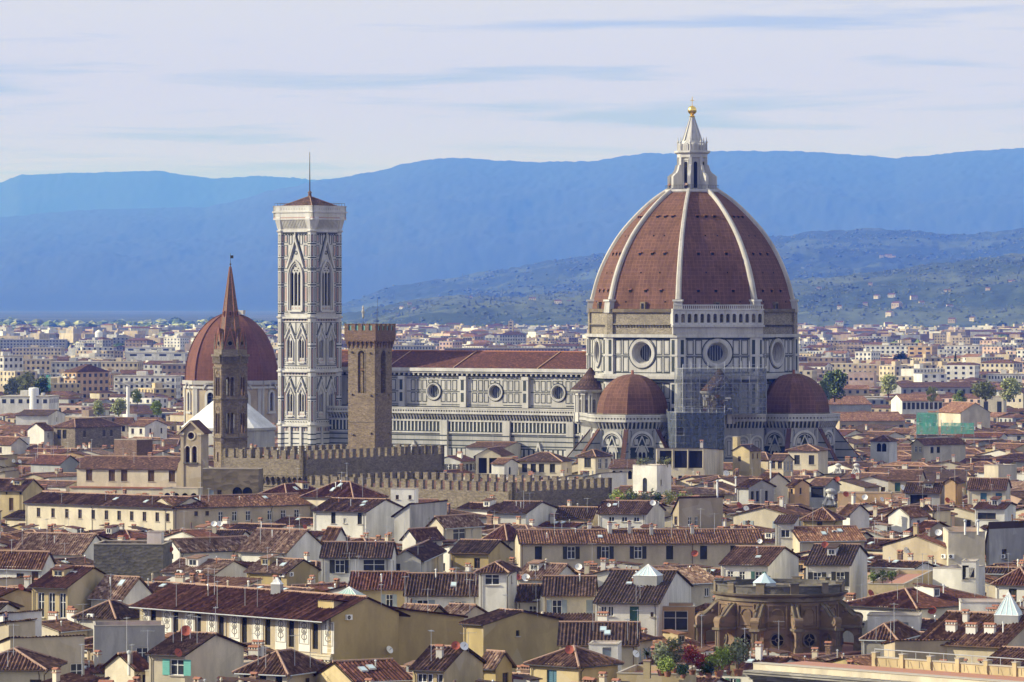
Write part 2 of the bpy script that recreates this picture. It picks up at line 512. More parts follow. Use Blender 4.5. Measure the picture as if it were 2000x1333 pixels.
def hill(name, pts, Yr, front, back, seed, amp, mat, step=8, rows=60, tree=5.0):
    V, Fc = [], []
    x0, x1 = pts[0][0], pts[-1][0]
    n = int((x1 - x0) / step)
    rr = [i / rows for i in range(rows + 1)] + [1 + (i + 1) / 6 for i in range(6)]
    def h(px, t):
        X = (px - 1000) / F * Yr
        zr = CH - (interp(pts, px) - HOR) / F * Yr
        y = Yr - front * (1 - t) if t <= 1 else Yr + back * (t - 1)
        if t <= 1:
            s = t ** 0.85
            base = zr * s
            sp = noise.fractal(Vector((X * 0.0008 + seed, y * 0.00036, seed)), 0.9, 2.0, 5) * amp * math.sin(math.pi * min(1, t)) * 1.0
            tr = noise.noise(Vector((X * 0.026, y * 0.015, seed))) * tree + noise.noise(Vector((X * 0.011, y * 0.01, seed + 4))) * tree
            z = base + sp * (1 - 0.55 * t) + tr * min(1, t * 3)
            if t < 0.06: z = z * (t / 0.06) - 4 * (1 - t / 0.06)
        else: z = zr * (1 - (t - 1) * 0.9)
        return X * (y / Yr), y, z
    for i in range(n + 1):
        for t in rr: V.append(h(x0 + i * step, t))
    m = len(rr)
    for i in range(n):
        for j in range(m - 1):
            a = i * m + j
            Fc.append((a, a + m, a + m + 1, a + 1))
    me = bpy.data.meshes.new(name)
    me.from_pydata(V, [], Fc)
    me.materials.append(MATS[mat])
    me.polygons.foreach_set('use_smooth', [True] * len(Fc))
    o = bpy.data.objects.new(name, me); col.objects.link(o)
    structure(o)
    HILLS.append(o)
    return h
hill('distant_mountains', [(-400, 372), (0, 357), (40, 342), (150, 338), (310, 334), (360, 342), (420, 349), (510, 344), (560, 347), (620, 352), (680, 346), (760, 380), (1000, 420)],
     57000, 8000, 2000, 3.1, 80, 'far wooded hill', 6, 30, 12)
hill('wooded_mountains', [(-300, 432), (0, 424), (200, 408), (400, 405), (430, 399), (560, 366), (640, 351), (720, 338), (800, 318), (850, 310), (900, 309), (960, 313), (1050, 317), (1150, 315), (1200, 308), (1260, 300),
     (1320, 300), (1390, 296), (1460, 295), (1550, 296), (1600, 298), (1680, 303), (1750, 309), (1820, 303), (1880, 296), (1960, 292), (2000, 289), (2400, 280)],
     44000, 15000, 6000, 7.7, 105, 'far wooded hill', 5, 60, 9)
hn = hill('middle_hills', [(560, 640), (680, 592), (760, 562), (850, 547), (950, 532), (1100, 506), (1170, 497), (1300, 480), (1420, 470), (1520, 462), (1600, 452), (1700, 447), (1780, 450), (1850, 459), (1910, 456), (1960, 450), (2000, 446), (2300, 425)],
     20500, 6400, 3200, 1.9, 118, 'near hill', 4, 70, 9)
ho = hill('olive_hills', [(600, 655), (680, 612), (800, 588), (900, 578), (1000, 580), (1100, 572), (1300, 560), (1500, 552), (1600, 545), (1700, 535), (1800, 522), (1900, 508), (2000, 494), (2300, 470)],
     12000, 3800, 1500, 5.3, 42, 'olive hill', 4, 60, 7)

# ================================================================ the cathedral
AC = -32.5
CC = Vector((352 / F * 1200, 1200, 0))
cat_ = empty('cathedral', CC, AC, 'marble cathedral with great ribbed brick dome and white lantern', 'cathedral')
def sl(mb, fr, pts, d0, d1, m):
    mb.prism(fr, pts, d0, d1, m)
    mb.face([fr.p(u, z, d0) for u, z in pts][::-1], m)
def D(th): return Vector((math.sin(rad(th)), -math.cos(rad(th)), 0))
RC = 27.3
AP = RC * math.cos(rad(22.5)); FW = 2 * RC * math.sin(rad(22.5))
def circ(cu, cz, r, n=32): return [(cu + r * math.cos(2 * math.pi * i / n), cz + r * math.sin(2 * math.pi * i / n)) for i in range(n)]
def oculus(fr, cu, cz, r0, r1, r2, dep, parent, n=32):
    mb = MB()
    mb.ring(fr, cu, cz, r1, r0, -0.1, 0.38, 'white marble', n)
    mb.ring(fr, cu, cz, r1 - 0.22, r1 + 0.02, -0.1, 0.18, 'clean marble', n)
    A = circ(cu, cz, r1, n); B = circ(cu, cz, r2, n)
    for i in range(n):
        j = (i + 1) % n
        mb.face([fr.p(*A[i], 0.1), fr.p(*A[j], 0.1), fr.p(*B[j], -dep), fr.p(*B[i], -dep)], 'white marble')
    for q in (0.33, 0.66):
        rr = r1 + (r2 - r1) * q
        mb.ring(fr, cu, cz, rr - 0.10, rr + 0.06, -dep * q - 0.2, -dep * q + 0.08, 'grey marble', n)
    o = mb.build('oculus', parent)
    gl = MB()
    gl.face([fr.p(*p, -dep + 0.02) for p in B], 'window glass')
    for i in range(-2, 3):
        gl.box(fr, cu + i * r2 * 0.33 - 0.05, cu + i * r2 * 0.33 + 0.05, cz - r2 * math.cos(i * .35), cz + r2 * math.cos(i * .35), -dep + 0.03, -dep + 0.1, 'lead')
    gl.build('glass', o)
# --- drum
mb = MB(); up = MB()
for kf in range(8):
    th = 45 * kf
    fr = Fr(D(th) * AP, th)
    h = FW / 2
    mb.wall(fr, rect(-h, h, 38.4, 48.2), [circ(0, 43.9, 3.0)], 0, 'white marble')
    mb.wall(fr, rect(-h, h, 0, 38.4), [], 0, 'white marble')
    # cornices
    mb.box(fr, -h - .6, h + .6, 37.3, 38.0, 0, 1.5, 'grey marble'); mb.box(fr, -h - .4, h + .4, 36.6, 37.3, 0, 0.9, 'green marble')
    mb.box(fr, -h - .5, h + .5, 38.0, 38.5, 0, 1.1, 'white marble')
    mb.box(fr, -h - .4, h + .4, 47.9, 48.7, 0, 1.0, 'white marble'); mb.box(fr, -h - .2, h + .2, 47.5, 47.75, 0, 0.3, 'green marble')
    for s in (-1, 1):                       # corner piers
        u0, u1 = sorted((s * (h - 1.9), s * (h + 0.2)))
        mb.box(fr, u0, u1, 0, 47.9, 0, 0.55, 'clean marble')
        for z0, z1 in ((39.2, 43.0), (43.6, 47.3), (31, 36), (25, 30)):
            mb.box(fr, s * (h - 1.05) - .42, s * (h - 1.05) + .42, z0, z1, 0.5, 0.60, 'green marble')
        mb.box(fr, u0, u1, 43.1, 43.45, 0, 0.72, 'clean marble')
    for z0, z1 in ((39.0, 42.95), (43.5, 47.3)):
        for u0 in (-8.1, -5.85, 4.05, 6.3):
            mb.frame(fr, u0, u0 + 1.8, z0, z1, 0.26, 0, 0.07, 'green marble')
            mb.box(fr, u0 + .5, u0 + 1.3, z0 + .5, z1 - .5, 0, 0.05, 'clean marble')
    mb.ring(fr, 0, 43.9, 3.95, 4.2, 0, 0.07, 'green marble')
    for z in (43.05, 38.75, 47.35):
        mb.box(fr, -h + 2, -4.15 if z == 43.05 else h - 2, z, z + .22, 0, 0.06, 'green marble')
    mb.box(fr, 4.15, h - 2, 43.05, 43.27, 0, 0.06, 'green marble')
    for u0 in (-7.9, -5.5, -3.0, -0.6, 1.8, 4.2, 6.6):
        for z0, z1 in ((27.5, 31.5), (32.3, 36.2)):
            mb.frame(fr, u0 - .3, u0 + 1.5, z0, z1, 0.26, 0, 0.07, 'green marble')
    # rough band below the tiles
    d = -0.35
    up.wall(fr, rect(-h, h, 48.6, 55.2), [], d, 'rough drum stone')
    up.box(fr, -h, h, 54.3, 55.2, d, 0.25, 'weathered stone'); up.box(fr, -h, h, 51.1, 51.4, d, d + .5, 'rough drum stone')
    if th != 45:
        for i in range(24): up.box(fr, -h + .6 + i * .86, -h + 1.0 + i * .86, 50.5, 51.1, d, d + .25, 'dark stone')  # dark boxes paint the shade of a row of holes
    for s in (-1, 1):
        u0, u1 = sorted((s * (h - 1.6), s * (h + 0.1)))
        up.box(fr, u0, u1, 48.6, 54.3, d, 0.2, 'rough drum stone')
mb.build('drum_wall', cat_); up.build('rough_stone_band', cat_)
for kf in range(8):
    if 45 * kf in (0, 45, 90, 315): oculus(Fr(D(45 * kf) * AP, 45 * kf), 0, 43.9, 3.75, 3.0, 2.05, 2.3, cat_)
    else: oculus(Fr(D(45 * kf) * AP, 45 * kf), 0, 43.9, 3.75, 3.0, 2.4, 1.0, cat_, 16)
# --- marble gallery on one face
fr = Fr(D(45) * AP, 45)
mb = MB()
W0 = FW + 2.8
mb.box(fr, -W0 / 2, W0 / 2, 48.7, 50.6, -0.3, 0.8, 'grey marble'); mb.box(fr, -W0 / 2 - .3, W0 / 2 + .3, 50.6, 51.1, -0.3, 1.5, 'white marble')
na = 14
cw = W0 / na
holes = []
for i in range(na):
    c = -W0 / 2 + cw * (i + .5)
    holes.append(arch(c, 51.7, cw * .58, 53.5))
mb.wall(fr, rect(-W0 / 2, W0 / 2, 51.1, 54.9), holes, 1.0, 'clean marble', 0.9, 'white marble')
mb.face([fr.p(-W0 / 2, 51.1, 0.1), fr.p(W0 / 2, 51.1, 0.1), fr.p(W0 / 2, 54.9, 0.1), fr.p(-W0 / 2, 54.9, 0.1)], 'dark stone')  # dark sheet paints the shade inside the arches
for s in (-1, 1): mb.box(fr, s * W0 / 2 - .02, s * W0 / 2 + .02, 51.1, 54.9, -2.5, 1.0, 'clean marble')
for i in range(na + 1): mb.box(fr, -W0 / 2 + cw * i - .13, -W0 / 2 + cw * i + .13, 51.3, 54.6, 1.0, 1.16, 'white marble')
mb.box(fr, -W0 / 2 - .2, W0 / 2 + .2, 54.9, 55.25, -0.4, 1.3, 'clean marble')
for i in range(44):
    u = -W0 / 2 + .2 + i * (W0 - .4) / 43
    mb.box(fr, u - .12, u + .12, 55.25, 56.05, 0.9, 1.1, 'clean marble')
mb.box(fr, -W0 / 2, W0 / 2, 56.05, 56.3, 0.8, 1.2, 'clean marble')
mb.build('arcaded_gallery', cat_)
# --- dome shell and ribs
PROF = [(26.75, 54.6), (26.3, 57.0), (25.75, 59.0), (25.0, 61.9), (23.6, 65.8), (21.5, 70.1), (18.85, 74.3), (16.2, 77.5), (13.0, 80.8), (9.75, 83.6), (6.2, 86.0)]
def dense(pr, n=4):
    out = []
    for i in range(len(pr) - 1):
        p0, p1, p2, p3 = pr[max(0, i - 1)], pr[i], pr[i + 1], pr[min(len(pr) - 1, i + 2)]
        for j in range(n):
            t = j / n
            out.append(tuple(0.5 * (2 * p1[q] + (p2[q] - p0[q]) * t + (2 * p0[q] - 5 * p1[q] + 4 * p2[q] - p3[q]) * t * t + (3 * p1[q] - p0[q] - 3 * p2[q] + p3[q]) * t ** 3) for q in (0, 1)))
    return out + [pr[-1]]
DP = dense(PROF)
mb = MB()
mb.lathe((0, 0, 0), DP, 8, 'dome tiles', 22.5, False, None, True)
dome = mb.build('dome', cat_)
def rz(z):
    for (a, b), (c, d) in zip(DP, DP[1:]):
        if b <= z <= d: return a + (c - a) * (z - b) / (d - b)
    return 6
hl = MB()
for kf in range(8):
    th = 45 * kf
    for z, sp in ((59.8, 4.6), (69.3, 3.7), (78.9, 2.25)):
        ap = rz(z) * math.cos(rad(22.5))
        fr = Fr(D(th) * ap, th)
        for i in (-1, 0, 1):
            hl.box(fr, i * sp - .34, i * sp + .34, z - .35, z + .35, -.6, .22, 'dark opening')
            hl.box(fr, i * sp - .45, i * sp + .45, z + .35, z + .5, -.6, .45, 'tiles')if False else hl.box(fr, i * sp - .5, i * sp + .5, z + .35, z + .52, -.8, .4, 'terracotta')
    for z, us in ((57.0, (-5.5, 6.2)), (64.5, (-2.2, 3.4)), (74.0, (-1.2, 2.0))):
        ap = rz(z) * math.cos(rad(22.5)); fr = Fr(D(th) * ap, th)
        for u in us: hl.box(fr, u - .16, u + .16, z - .2, z + .2, -.4, .12, 'dark opening')
    fr = Fr(D(th) * (rz(55.6) * math.cos(rad(22.5))), th)
    hl.box(fr, -.75, .75, 55.1, 57.0, -.8, .7, 'weathered stone'); hl.box(fr, -.36, .36, 55.2, 56.6, .6, .75, 'dark opening')
hl.build('vent_holes', dome)
for kf in range(8):
    th = 45 * kf + 22.5
    fr = Fr((0, 0, 0), th - 90)
    mb = MB()
    sec = []
    for (r, z), (r2, z2) in zip(DP, DP[1:] + [(DP[-1][0] * 2 - DP[-2][0], DP[-1][1] * 2 - DP[-2][1])]):
        if z < 57.2: continue
        t = Vector((r2 - r, z2 - z)).normalized(); nn = Vector((t.y, -t.x))
        w = 0.72 - 0.28 * (z - 57) / 29
        o_ = 0.75
        sec.append([fr.p(r - nn.x * .5, z - nn.y * .5, w), fr.p(r + nn.x * .45, z + nn.y * .45, w), fr.p(r + nn.x * o_, z + nn.y * o_, w * .55),
                    fr.p(r + nn.x * o_, z + nn.y * o_, -w * .55), fr.p(r + nn.x * .45, z + nn.y * .45, -w), fr.p(r - nn.x * .5, z - nn.y * .5, -w)])
    for a, b in zip(sec, sec[1:]):
        for i in range(5): mb.face([a[i], a[i + 1], b[i + 1], b[i]], 'rib marble')
    mb.face(sec[0], 'white marble')
    # pedestal of the rib
    q = lambda r0, r1, w, z: [fr.p(r0, z, w), fr.p(r1, z, w), fr.p(r1, z, -w), fr.p(r0, z, -w)]
    mb.hexa(q(25.3, 27.7, 1.15, 54.2), q(25.3, 27.4, 1.1, 57.1), 'white marble')
    mb.hexa(q(25.0, 27.8, 1.3, 57.1), q(25.0, 27.7, 1.3, 57.6), 'clean marble')
    mb.build('rib', dome)
# --- lantern
mb = MB()
mb.lathe((0, 0, 0), [(6.9, 85.2), (7.3, 85.7), (7.3, 86.2), (0, 86.2)], 8, 'clean marble', 22.5)
mb.lathe((0, 0, 0), [(3.5, 86.2), (3.5, 94.2), (4.0, 94.6), (4.0, 95.4), (4.75, 95.8), (4.75, 96.3), (3.4, 96.4), (3.4, 98.0), (2.9, 98.2)], 8, 'clean marble', 22.5)
mb.lathe((0, 0, 0), [(2.9, 98.0), (2.5, 98.9), (1.55, 101.9), (0.55, 105.1)], 8, 'white marble', 22.5)
mb.lathe((0, 0, 0), [(2.9, 98.0), (2.55, 99.0)], 16, 'clean marble')
for kf in range(8):
    th = 45 * kf
    fr = Fr(D(th) * (3.5 * math.cos(rad(22.5))), th)
    mb.prism(fr, arch(0, 86.6, 0.95, 93.0), -0.2, 0.05, 'dark opening')
    mb.frame(fr, -.75, .75, 86.3, 94.0, 0.18, 0, .16, 'clean marble')
    fr = Fr(D(th) * (3.4 * math.cos(rad(22.5))), th)
    mb.prism(fr, arch(0, 96.4, 1.5, 97.6), 0, 0.45, 'clean marble'); mb.prism(fr, arch(0, 96.5, .9, 97.5), 0, 0.5, 'grey marble')
    th += 22.5
    fr = Fr((0, 0, 0), th - 90)
    sl(mb, fr, [(3.2, 86.2), (6.3, 86.2), (6.3, 89.6), (5.9, 90.1), (5.2, 90.5), (4.7, 91.3), (4.4, 92.5), (3.2, 93.0)], -.34, .34, 'clean marble')
    mb.box(fr, 5.8, 6.45, 86.2, 89.7, -.42, .42, 'clean marble'); mb.box(fr, 4.3, 6.5, 89.5, 89.9, -.42, .42, 'white marble') if False else None
    mb.box(fr, 3.2, 3.95, 92.4, 94.6, -.4, .4, 'clean marble')
    c = D(th) * 3.75
    mb.tube(c + Vector((0, 0, 96.3)), c + Vector((0, 0, 98.3)), .26, .22, 6, 'white marble')
    mb.ball(c + Vector((0, 0, 98.6)), .32, 'clean marble', 6)
    mb.tube(c + Vector((0, 0, 98.8)), c + Vector((0, 0, 100.0)), .16, .02, 6, 'white marble')
    fr2 = Fr((0, 0, 0), th - 90)
    mb.hexa([fr2.p(2.45, 98.9, .14), fr2.p(2.75, 98.9, .14), fr2.p(2.75, 98.9, -.14), fr2.p(2.45, 98.9, -.14)],
            [fr2.p(.5, 105.1, .1), fr2.p(.65, 105.1, .1), fr2.p(.65, 105.1, -.1), fr2.p(.5, 105.1, -.1)], 'clean marble')
lan = mb.build('lantern', cat_)
mb = MB()
mb.lathe((0, 0, 0), [(.62, 105.0), (.75, 105.3), (.42, 105.7), (.5, 105.9)], 16, 'gold', 0, True)
mb.ball((0, 0, 106.9), 1.18, 'gold', 14)
mb.tube((0, 0, 108), (0, 0, 110.3), .11, .09, 8, 'gold')
mb.box(Fr((0, 0, 0), 32), -.5, .5, 109.35, 109.55, -.09, .09, 'gold')
mb.build('gilded_ball_and_cross', lan)
mb = MB()
for kf in range(8):
    fr = Fr(D(45 * kf) * (7.0 * math.cos(rad(22.5))), 45 * kf)
    for i in range(7): mb.tube(fr.p(-2.6 + i * .87, 86.2), fr.p(-2.6 + i * .87, 87.3), .03, .03, 4, 'iron')
    mb.box(fr, -2.7, 2.7, 87.25, 87.32, -.03, .03, 'iron')
mb.build('railing', lan)
# --- tribunes
def bands(mb, fr, u0, u1, zs, d=0.05, m='green marble'):
    for z in zs: mb.box(fr, u0, u1, z, z + .30, 0, d, m)
def gallery(mb, fr, u0, u1, z0, z1):
    """corbelled balustrade"""
    zc = z0 + (z1 - z0) * .52
    n = max(2, int((u1 - u0) / .95))
    w = (u1 - u0) / n
    for i in range(n):
        c = u0 + w * (i + .5)
        q = lambda z, d, hw: [fr.p(c - hw, z, d), fr.p(c + hw, z, d), fr.p(c + hw, z, -.1), fr.p(c - hw, z, -.1)]
        mb.hexa(q(z0, .12, .16), q(zc, 1.05, .22), 'white marble')
    mb.box(fr, u0, u1, z0 + .1, zc, 0, .06, 'green marble')
    mb.box(fr, u0 - .35, u1 + .35, zc, zc + .3, -.2, 1.3, 'white marble')
    n2 = max(3, int((u1 - u0) / .8)); w = (u1 - u0 + .6) / n2
    holes = [circ(u0 - .3 + w * (i + .5), (zc + .3 + z1 - .2) / 2, min(.27, (z1 - zc - .5) / 2 * .8), 8) for i in range(n2)]
    mb.wall(fr, rect(u0 - .3, u1 + .3, zc + .3, z1), holes, 1.2, 'white marble', .3)
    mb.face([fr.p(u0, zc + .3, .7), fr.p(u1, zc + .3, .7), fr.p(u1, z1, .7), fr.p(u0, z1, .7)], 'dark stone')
    mb.box(fr, u0 - .4, u1 + .4, z1, z1 + .22, .6, 1.32, 'clean marble')
def tribune(th, dist, rb, rd, zb, zd0, zt, sides):
    c = D(th) * dist
    mb = MB()
    ap = rb * math.cos(rad(22.5)); w = 2 * rb * math.sin(rad(22.5))
    for s in sides:
        a = th + s
        fr = Fr(c + D(a) * ap, a); h = w / 2
        mb.wall(fr, rect(-h, h, 0, zb), [], 0, 'shaded marble')
        bands(mb, fr, -h, h, [8, 9.3, 10.6, 11.9, 13.2, 14.5, 15.8, 17.1, 18.4, 19.6])
        mb.box(fr, -h, h, 20.2, 20.6, 0, .3, 'grey marble')
        gallery(mb, fr, -h - .2, h + .2, zb - 1.4, zb + 2.0)
        # blind arch with window
        pts = arch(0, 20.6, 5.4, 21.3, 'semi', 18)
        mb.prism(fr, arch(0, 17.5, 5.9, 21.2, 'semi', 18), 0, .05, 'green marble')
        mb.strip(fr, [p for p in arch(0, 20.6, 5.6, 21.2, 'semi', 18)[1:]] + [(-2.8, 20.6)], .62, 0, .42, 'clean marble')
        mb.strip(fr, arch(0, 20.6, 4.3, 21.2, 'semi', 16)[1:] + [(-2.15, 20.6)], .22, 0, .22, 'white marble')
        for u0 in (-1.9, 1.0): mb.box(fr, u0, u0 + .9, 20.9, 22.3, .04, .12, 'white marble')
        mb.prism(fr, arch(0, 10.5, 2.6, 18.6, 'pointed', 10), .05, .22, 'white marble')
        mb.strip(fr, [(-1.7, 19.0), (0, 23.0), (1.7, 19.0)], .25, .05, .35, 'clean marble')
        for u in (-.5, .5): mb.prism(fr, arch(u, 11, .78, 18.4, 'pointed', 8), .1, .25, 'dark opening')
        for s2 in (-1, 1):
            mb.box(fr, s2 * (h - .45) - .4, s2 * (h - .45) + .4, 0, zb - 1.4, 0, .3, 'white marble')
            mb.frame(fr, s2 * (h - 1.05) - .35, s2 * (h - 1.05) + .35, 21, 24.4, .16, 0, .08, 'green marble')
    # roof terrace
    mb.lathe(c, [(rb + .3, zb + .1), (rd - .5, zb + .5)], 8, 'weathered stone', th + 22.5)
    t = mb.build('tribune', cat_)
    d = MB()
    pr = [(rd * math.cos(rad(90 * i / 12)) ** .96 if i < 12 else 0, zd0 + (zt - zd0) * math.sin(rad(90 * i / 12))) for i in range(13)]
    d.lathe(c, [(rd + .1, zb)] + [(rd + .1, zd0)], 8, 'weathered stone', th + 22.5)
    d.lathe(c, pr, 8, 'dome tiles', th + 22.5, False, None, True)
    d.tube(c + Vector((0, 0, zt - .4)), c + Vector((0, 0, zt + 1.0)), .45, .3, 8, 'terracotta')
    d.build('half_dome', t)
    for s in sides:
        if s in (-90,): continue
        a = th + s - 22.5 if s > 0 else th + s + 22.5
        if s == 0: continue
    for a in (-67.5, -22.5, 22.5, 67.5):
        b = MB()
        fr = Fr(c, th + a - 90)
        sl(b, fr, [(rb - .5, 0), (rb + 8.6, 0), (rb + 8.6, 14.2), (rb + 7.6, 15.2), (rb - .2, 24.8), (rb - .5, 24.8)], -.55, .55, 'shaded marble')
        for z in (9, 11, 13, 15, 17, 19, 21): b.box(fr, rb, min(rb + 8.4, rb + 8.0 - (z - 14.5) * .78), z, z + .3, -.6, .6, 'green marble')
        e = Vector((rb - .3, 25.0)); f2 = Vector((rb + 8.0, 15.1))
        q = lambda v, o: [fr.p(v.x, v.y + o, .8), fr.p(v.x, v.y + o + .0, -.8)]
        b.hexa([fr.p(e.x, e.y, .6), fr.p(f2.x, f2.y, .6), fr.p(f2.x, f2.y, -.6), fr.p(e.x, e.y, -.6)], [fr.p(e.x, e.y + .3, .6), fr.p(f2.x, f2.y + .3, .6), fr.p(f2.x, f2.y + .3, -.6), fr.p(e.x, e.y + .3, -.6)], 'tiles brown')
        b.build('buttress', t)
tribune(0, 30.2, 10.6, 9.2, 26.2, 28.7, 38.6, (-90, -45, 0, 45, 90))
tribune(90, 30.2, 10.6, 9.2, 26.2, 28.7, 38.6, (-90, -45, 0, 45, 90))
# straight runs of the gallery between the tribunes (seen beside the scaffold)
mb = MB()
for th, off in ((45, 29.5), (-45, 29.5)):
    fr = Fr(D(th) * off, th)
    mb.wall(fr, rect(-11, 11, 0, 26.2), [], 0, 'shaded marble')
    bands(mb, fr, -11, 11, [8, 9.3, 10.6, 11.9, 13.2, 14.5, 15.8, 17.1, 18.4, 19.6])
    gallery(mb, fr, -11, 11, 24.8, 28.2)
    for i, cu in enumerate((-9.2, -5.6, -1.9, 1.9, 5.6, 9.2)):
        mb.strip(fr, arch(cu, 17.6, 2.9, 21.4, 'semi', 12)[1:] + [(cu - 1.45, 17.6)], .42, 0, .32, 'clean marble')
        mb.prism(fr, arch(cu, 17.6, 1.9, 21.2, 'semi', 12), 0, .1, 'grey marble'); mb.frame(fr, cu - .5, cu + .5, 17.9, 21.6, .14, .08, .16, 'green marble')
    mb.face([fr.p(-11, 27, 0), fr.p(11, 27, 0), fr.p(11, 28.4, -5), fr.p(-11, 28.4, -5)], 'weathered stone')
mb.build('sacristy_wall', cat_)
# small exedra with conical roof
for th in (-45, 45):
    c = D(th) * 27.2
    mb = MB()
    n = 14
    R0 = 4.6
    mb.lathe(c, [(R0 - .8, 26), (R0 - .8, 34.0)], 20, 'grey marble')
    for i in range(n):
        a = th - 90 + 180 * i / (n - 1)
        if i % 2 == 0:
            fr = Fr(c + D(a) * (R0 - .55), a)
            for u in (-.32, .32): mb.tube(fr.p(u, 28.4), fr.p(u, 32.9), .22, .2, 8, 'clean marble')
            mb.box(fr, -.7, .7, 26, 28.4, -.4, .35, 'clean marble'); mb.box(fr, -.65, .65, 32.9, 33.5, -.4, .32, 'clean marble')
        else:
            fr = Fr(c + D(a) * (R0 - .75), a)
            mb.prism(fr, arch(0, 28.2, 1.15, 31.6, 'semi', 10), -.1, .06, 'white marble')
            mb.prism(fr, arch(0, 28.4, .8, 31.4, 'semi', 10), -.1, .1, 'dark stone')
    mb.lathe(c, [(R0 + .1, 33.5), (R0 + .55, 34.0), (R0 + .55, 34.4)], 24, 'white marble')
    e = mb.build('exedra', cat_)
    r_ = MB()
    r_.lathe(c, [(R0 + .7, 34.3), (R0 * .62, 36.6), (R0 * .28, 38.6), (.2, 40.0)], 24, 'tiles dark', 0, False, None, True)
    r_.build('conical_roof', e)
# --- nave
mb = MB()
X0, X1 = -116.0, -23.0
fr = Fr((0, -10.3, 0), 0)
OX = [-34.6, -54.2, -73.8, -93.4]
mb.wall(fr, rect(X0, X1, 26, 38.0), [circ(x, 33.1, 1.95, 24) for x in OX], 0, 'white marble')
mb.wall(Fr((0, 10.3, 0), 180), rect(-X1, -X0, 26, 38.0), [], 0, 'white marble')
mb.wall(Fr((X0, 0, 0), -90), [(-10.3, 0), (10.3, 0), (10.3, 38), (0, 43.6), (-10.3, 38)], [], 0, 'white marble')
mb.box(fr, X0, X1, 37.2, 38.0, 0, .5, 'green marble'); mb.box(fr, X0, X1, 38.0, 38.5, -.5, 1.2, 'grey marble'); mb.box(fr, X0, X1, 38.5, 39.4, -.5, 1.55, 'clean marble')
for i in range(60): mb.box(fr, X0 + i * 1.55 + .4, X0 + i * 1.55 + .9, 37.4, 38.0, .5, 1.05, 'grey marble')
for x in OX:
    p = x + 9.8
    mb.box(fr, p - 1.0, p + .9, 29, 37.2, 0, .9, 'clean marble')
    for z0, z1 in ((30.4, 32.8), (33.5, 36.2)): mb.box(fr, p - .65, p + .25, z0, z1, .85, .95, 'green marble')
    mb.box(fr, p - 1.15, p + 1.05, 36.3, 37.2, 0, 1.1, 'clean marble')
    for z0, z1 in ((30.3, 32.8), (33.4, 36.2)):
        for q in (-7.4, -5.5, -3.7, 2.2, 4.0, 5.9):
            mb.frame(fr, x + q, x + q + 1.45, z0, z1, .24, 0, .07, 'green marble')
    for q in (-1.8, -.1): mb.frame(fr, x + q, x + q + 1.45, 35.3, 36.2, .22, 0, .07, 'green marble')
    mb.ring(fr, x, 33.1, 2.35, 2.55, 0, .07, 'green marble')
for z in (29.5, 33.0, 36.5): 
    for x in OX: mb.box(fr, x - 8.6, x - 2.4, z, z + .2, 0, .06, 'green marble'); mb.box(fr, x + 2.4, x + 8.6, z, z + .2, 0, .06, 'green marble')
mb.box(fr, X0, X1, 28.9, 29.2, 0, .3, 'green marble')
nave = mb.build('nave_wall', cat_)
for x in OX: oculus(fr, x, 33.1, 2.3, 1.95, 1.65, 1.0, nave, 24)
mb = MB()
for s in (-1, 1):
    q = [(X0, s * 11.6, 39.3), (X1, s * 11.6, 39.3), (X1, 0, 43.7), (X0, 0, 43.7)]
    L = X1 - X0
    mb.face(q, 'tiles red', [(0, 0), (L, 0), (L, 12.4), (0, 12.4)])
mb.tube((X0, 0, 43.75), (X1, 0, 43.75), .25, .25, 8, 'terracotta')
for x in (-40.5, -67.0, -88): mb.hexa([(x, -11.6, 39.35), (x + .3, -11.6, 39.35), (x + .3, 0, 43.75), (x, 0, 43.75)], [(x, -11.6, 39.6), (x + .3, -11.6, 39.6), (x + .3, 0, 43.98), (x, 0, 43.98)], 'ridge mortar')
mb.build('nave_roof', cat_)
mb = MB()
AX1 = -9.5
fr = Fr((0, -19.8, 0), 0)
mb.wall(fr, rect(X0, AX1, 0, 28.2), [], 0, 'shaded marble')
gallery(mb, fr, X0, AX1, 25.9, 28.9)
mb.box(fr, X0, AX1, 22.6, 25.7, 0, .04, 'green marble')
nn = 92
for i in range(nn):
    u = X0 + .6 + i * (AX1 - X0) / nn
    mb.box(fr, u, u + .34, 22.9, 25.5, 0, .22, 'clean marble')
mb.box(fr, X0, AX1, 25.4, 25.8, 0, .35, 'white marble'); mb.box(fr, X0, AX1, 22.3, 22.7, 0, .4, 'white marble')
bands(mb, fr, X0, AX1, [21.6, 20.3, 19.0, 15.6, 12.6, 11.3, 10, 8.7, 7.4, 6])
mb.box(fr, X0, AX1, 16.2, 18.6, 0, .04, 'green marble')
for i in range(70): mb.box(fr, X0 + .5 + i * 1.5, X0 + 1.45 + i * 1.5, 16.5, 18.3, 0, .12, 'white marble')
for x in OX:
    p = x + 9.8
    mb.box(fr, p - 1.1, p + 1.1, 0, 25.8, 0, .8, 'white marble')
    bands(mb, Fr((0, -20.6, 0), 0), p - 1.1, p + 1.1, [21.6, 20.3, 19.0, 15.6, 12.6])
    mb.strip(fr, [(x - 1.9, 13.5), (x, 20.2), (x + 1.9, 13.5)], .4, 0, .6, 'clean marble')
    mb.prism(fr, arch(x, 7, 1.9, 13.5, 'pointed', 10), 0, .15, 'dark opening')
mb.face([fr.p(X0, 27.6, 0), fr.p(AX1, 27.6, 0), (AX1, -10.3, 29.0), (X0, -10.3, 29.0)], 'weathered stone')
mb.wall(Fr((X0, 0, 0), -90), rect(-19.8, 19.8, 0, 28.2), [], 0, 'white marble')
mb.wall(Fr((0, 19.8, 0), 180), rect(-AX1, -X0, 0, 28.2), [], 0, 'white marble')
mb.build('aisle_wall', cat_)
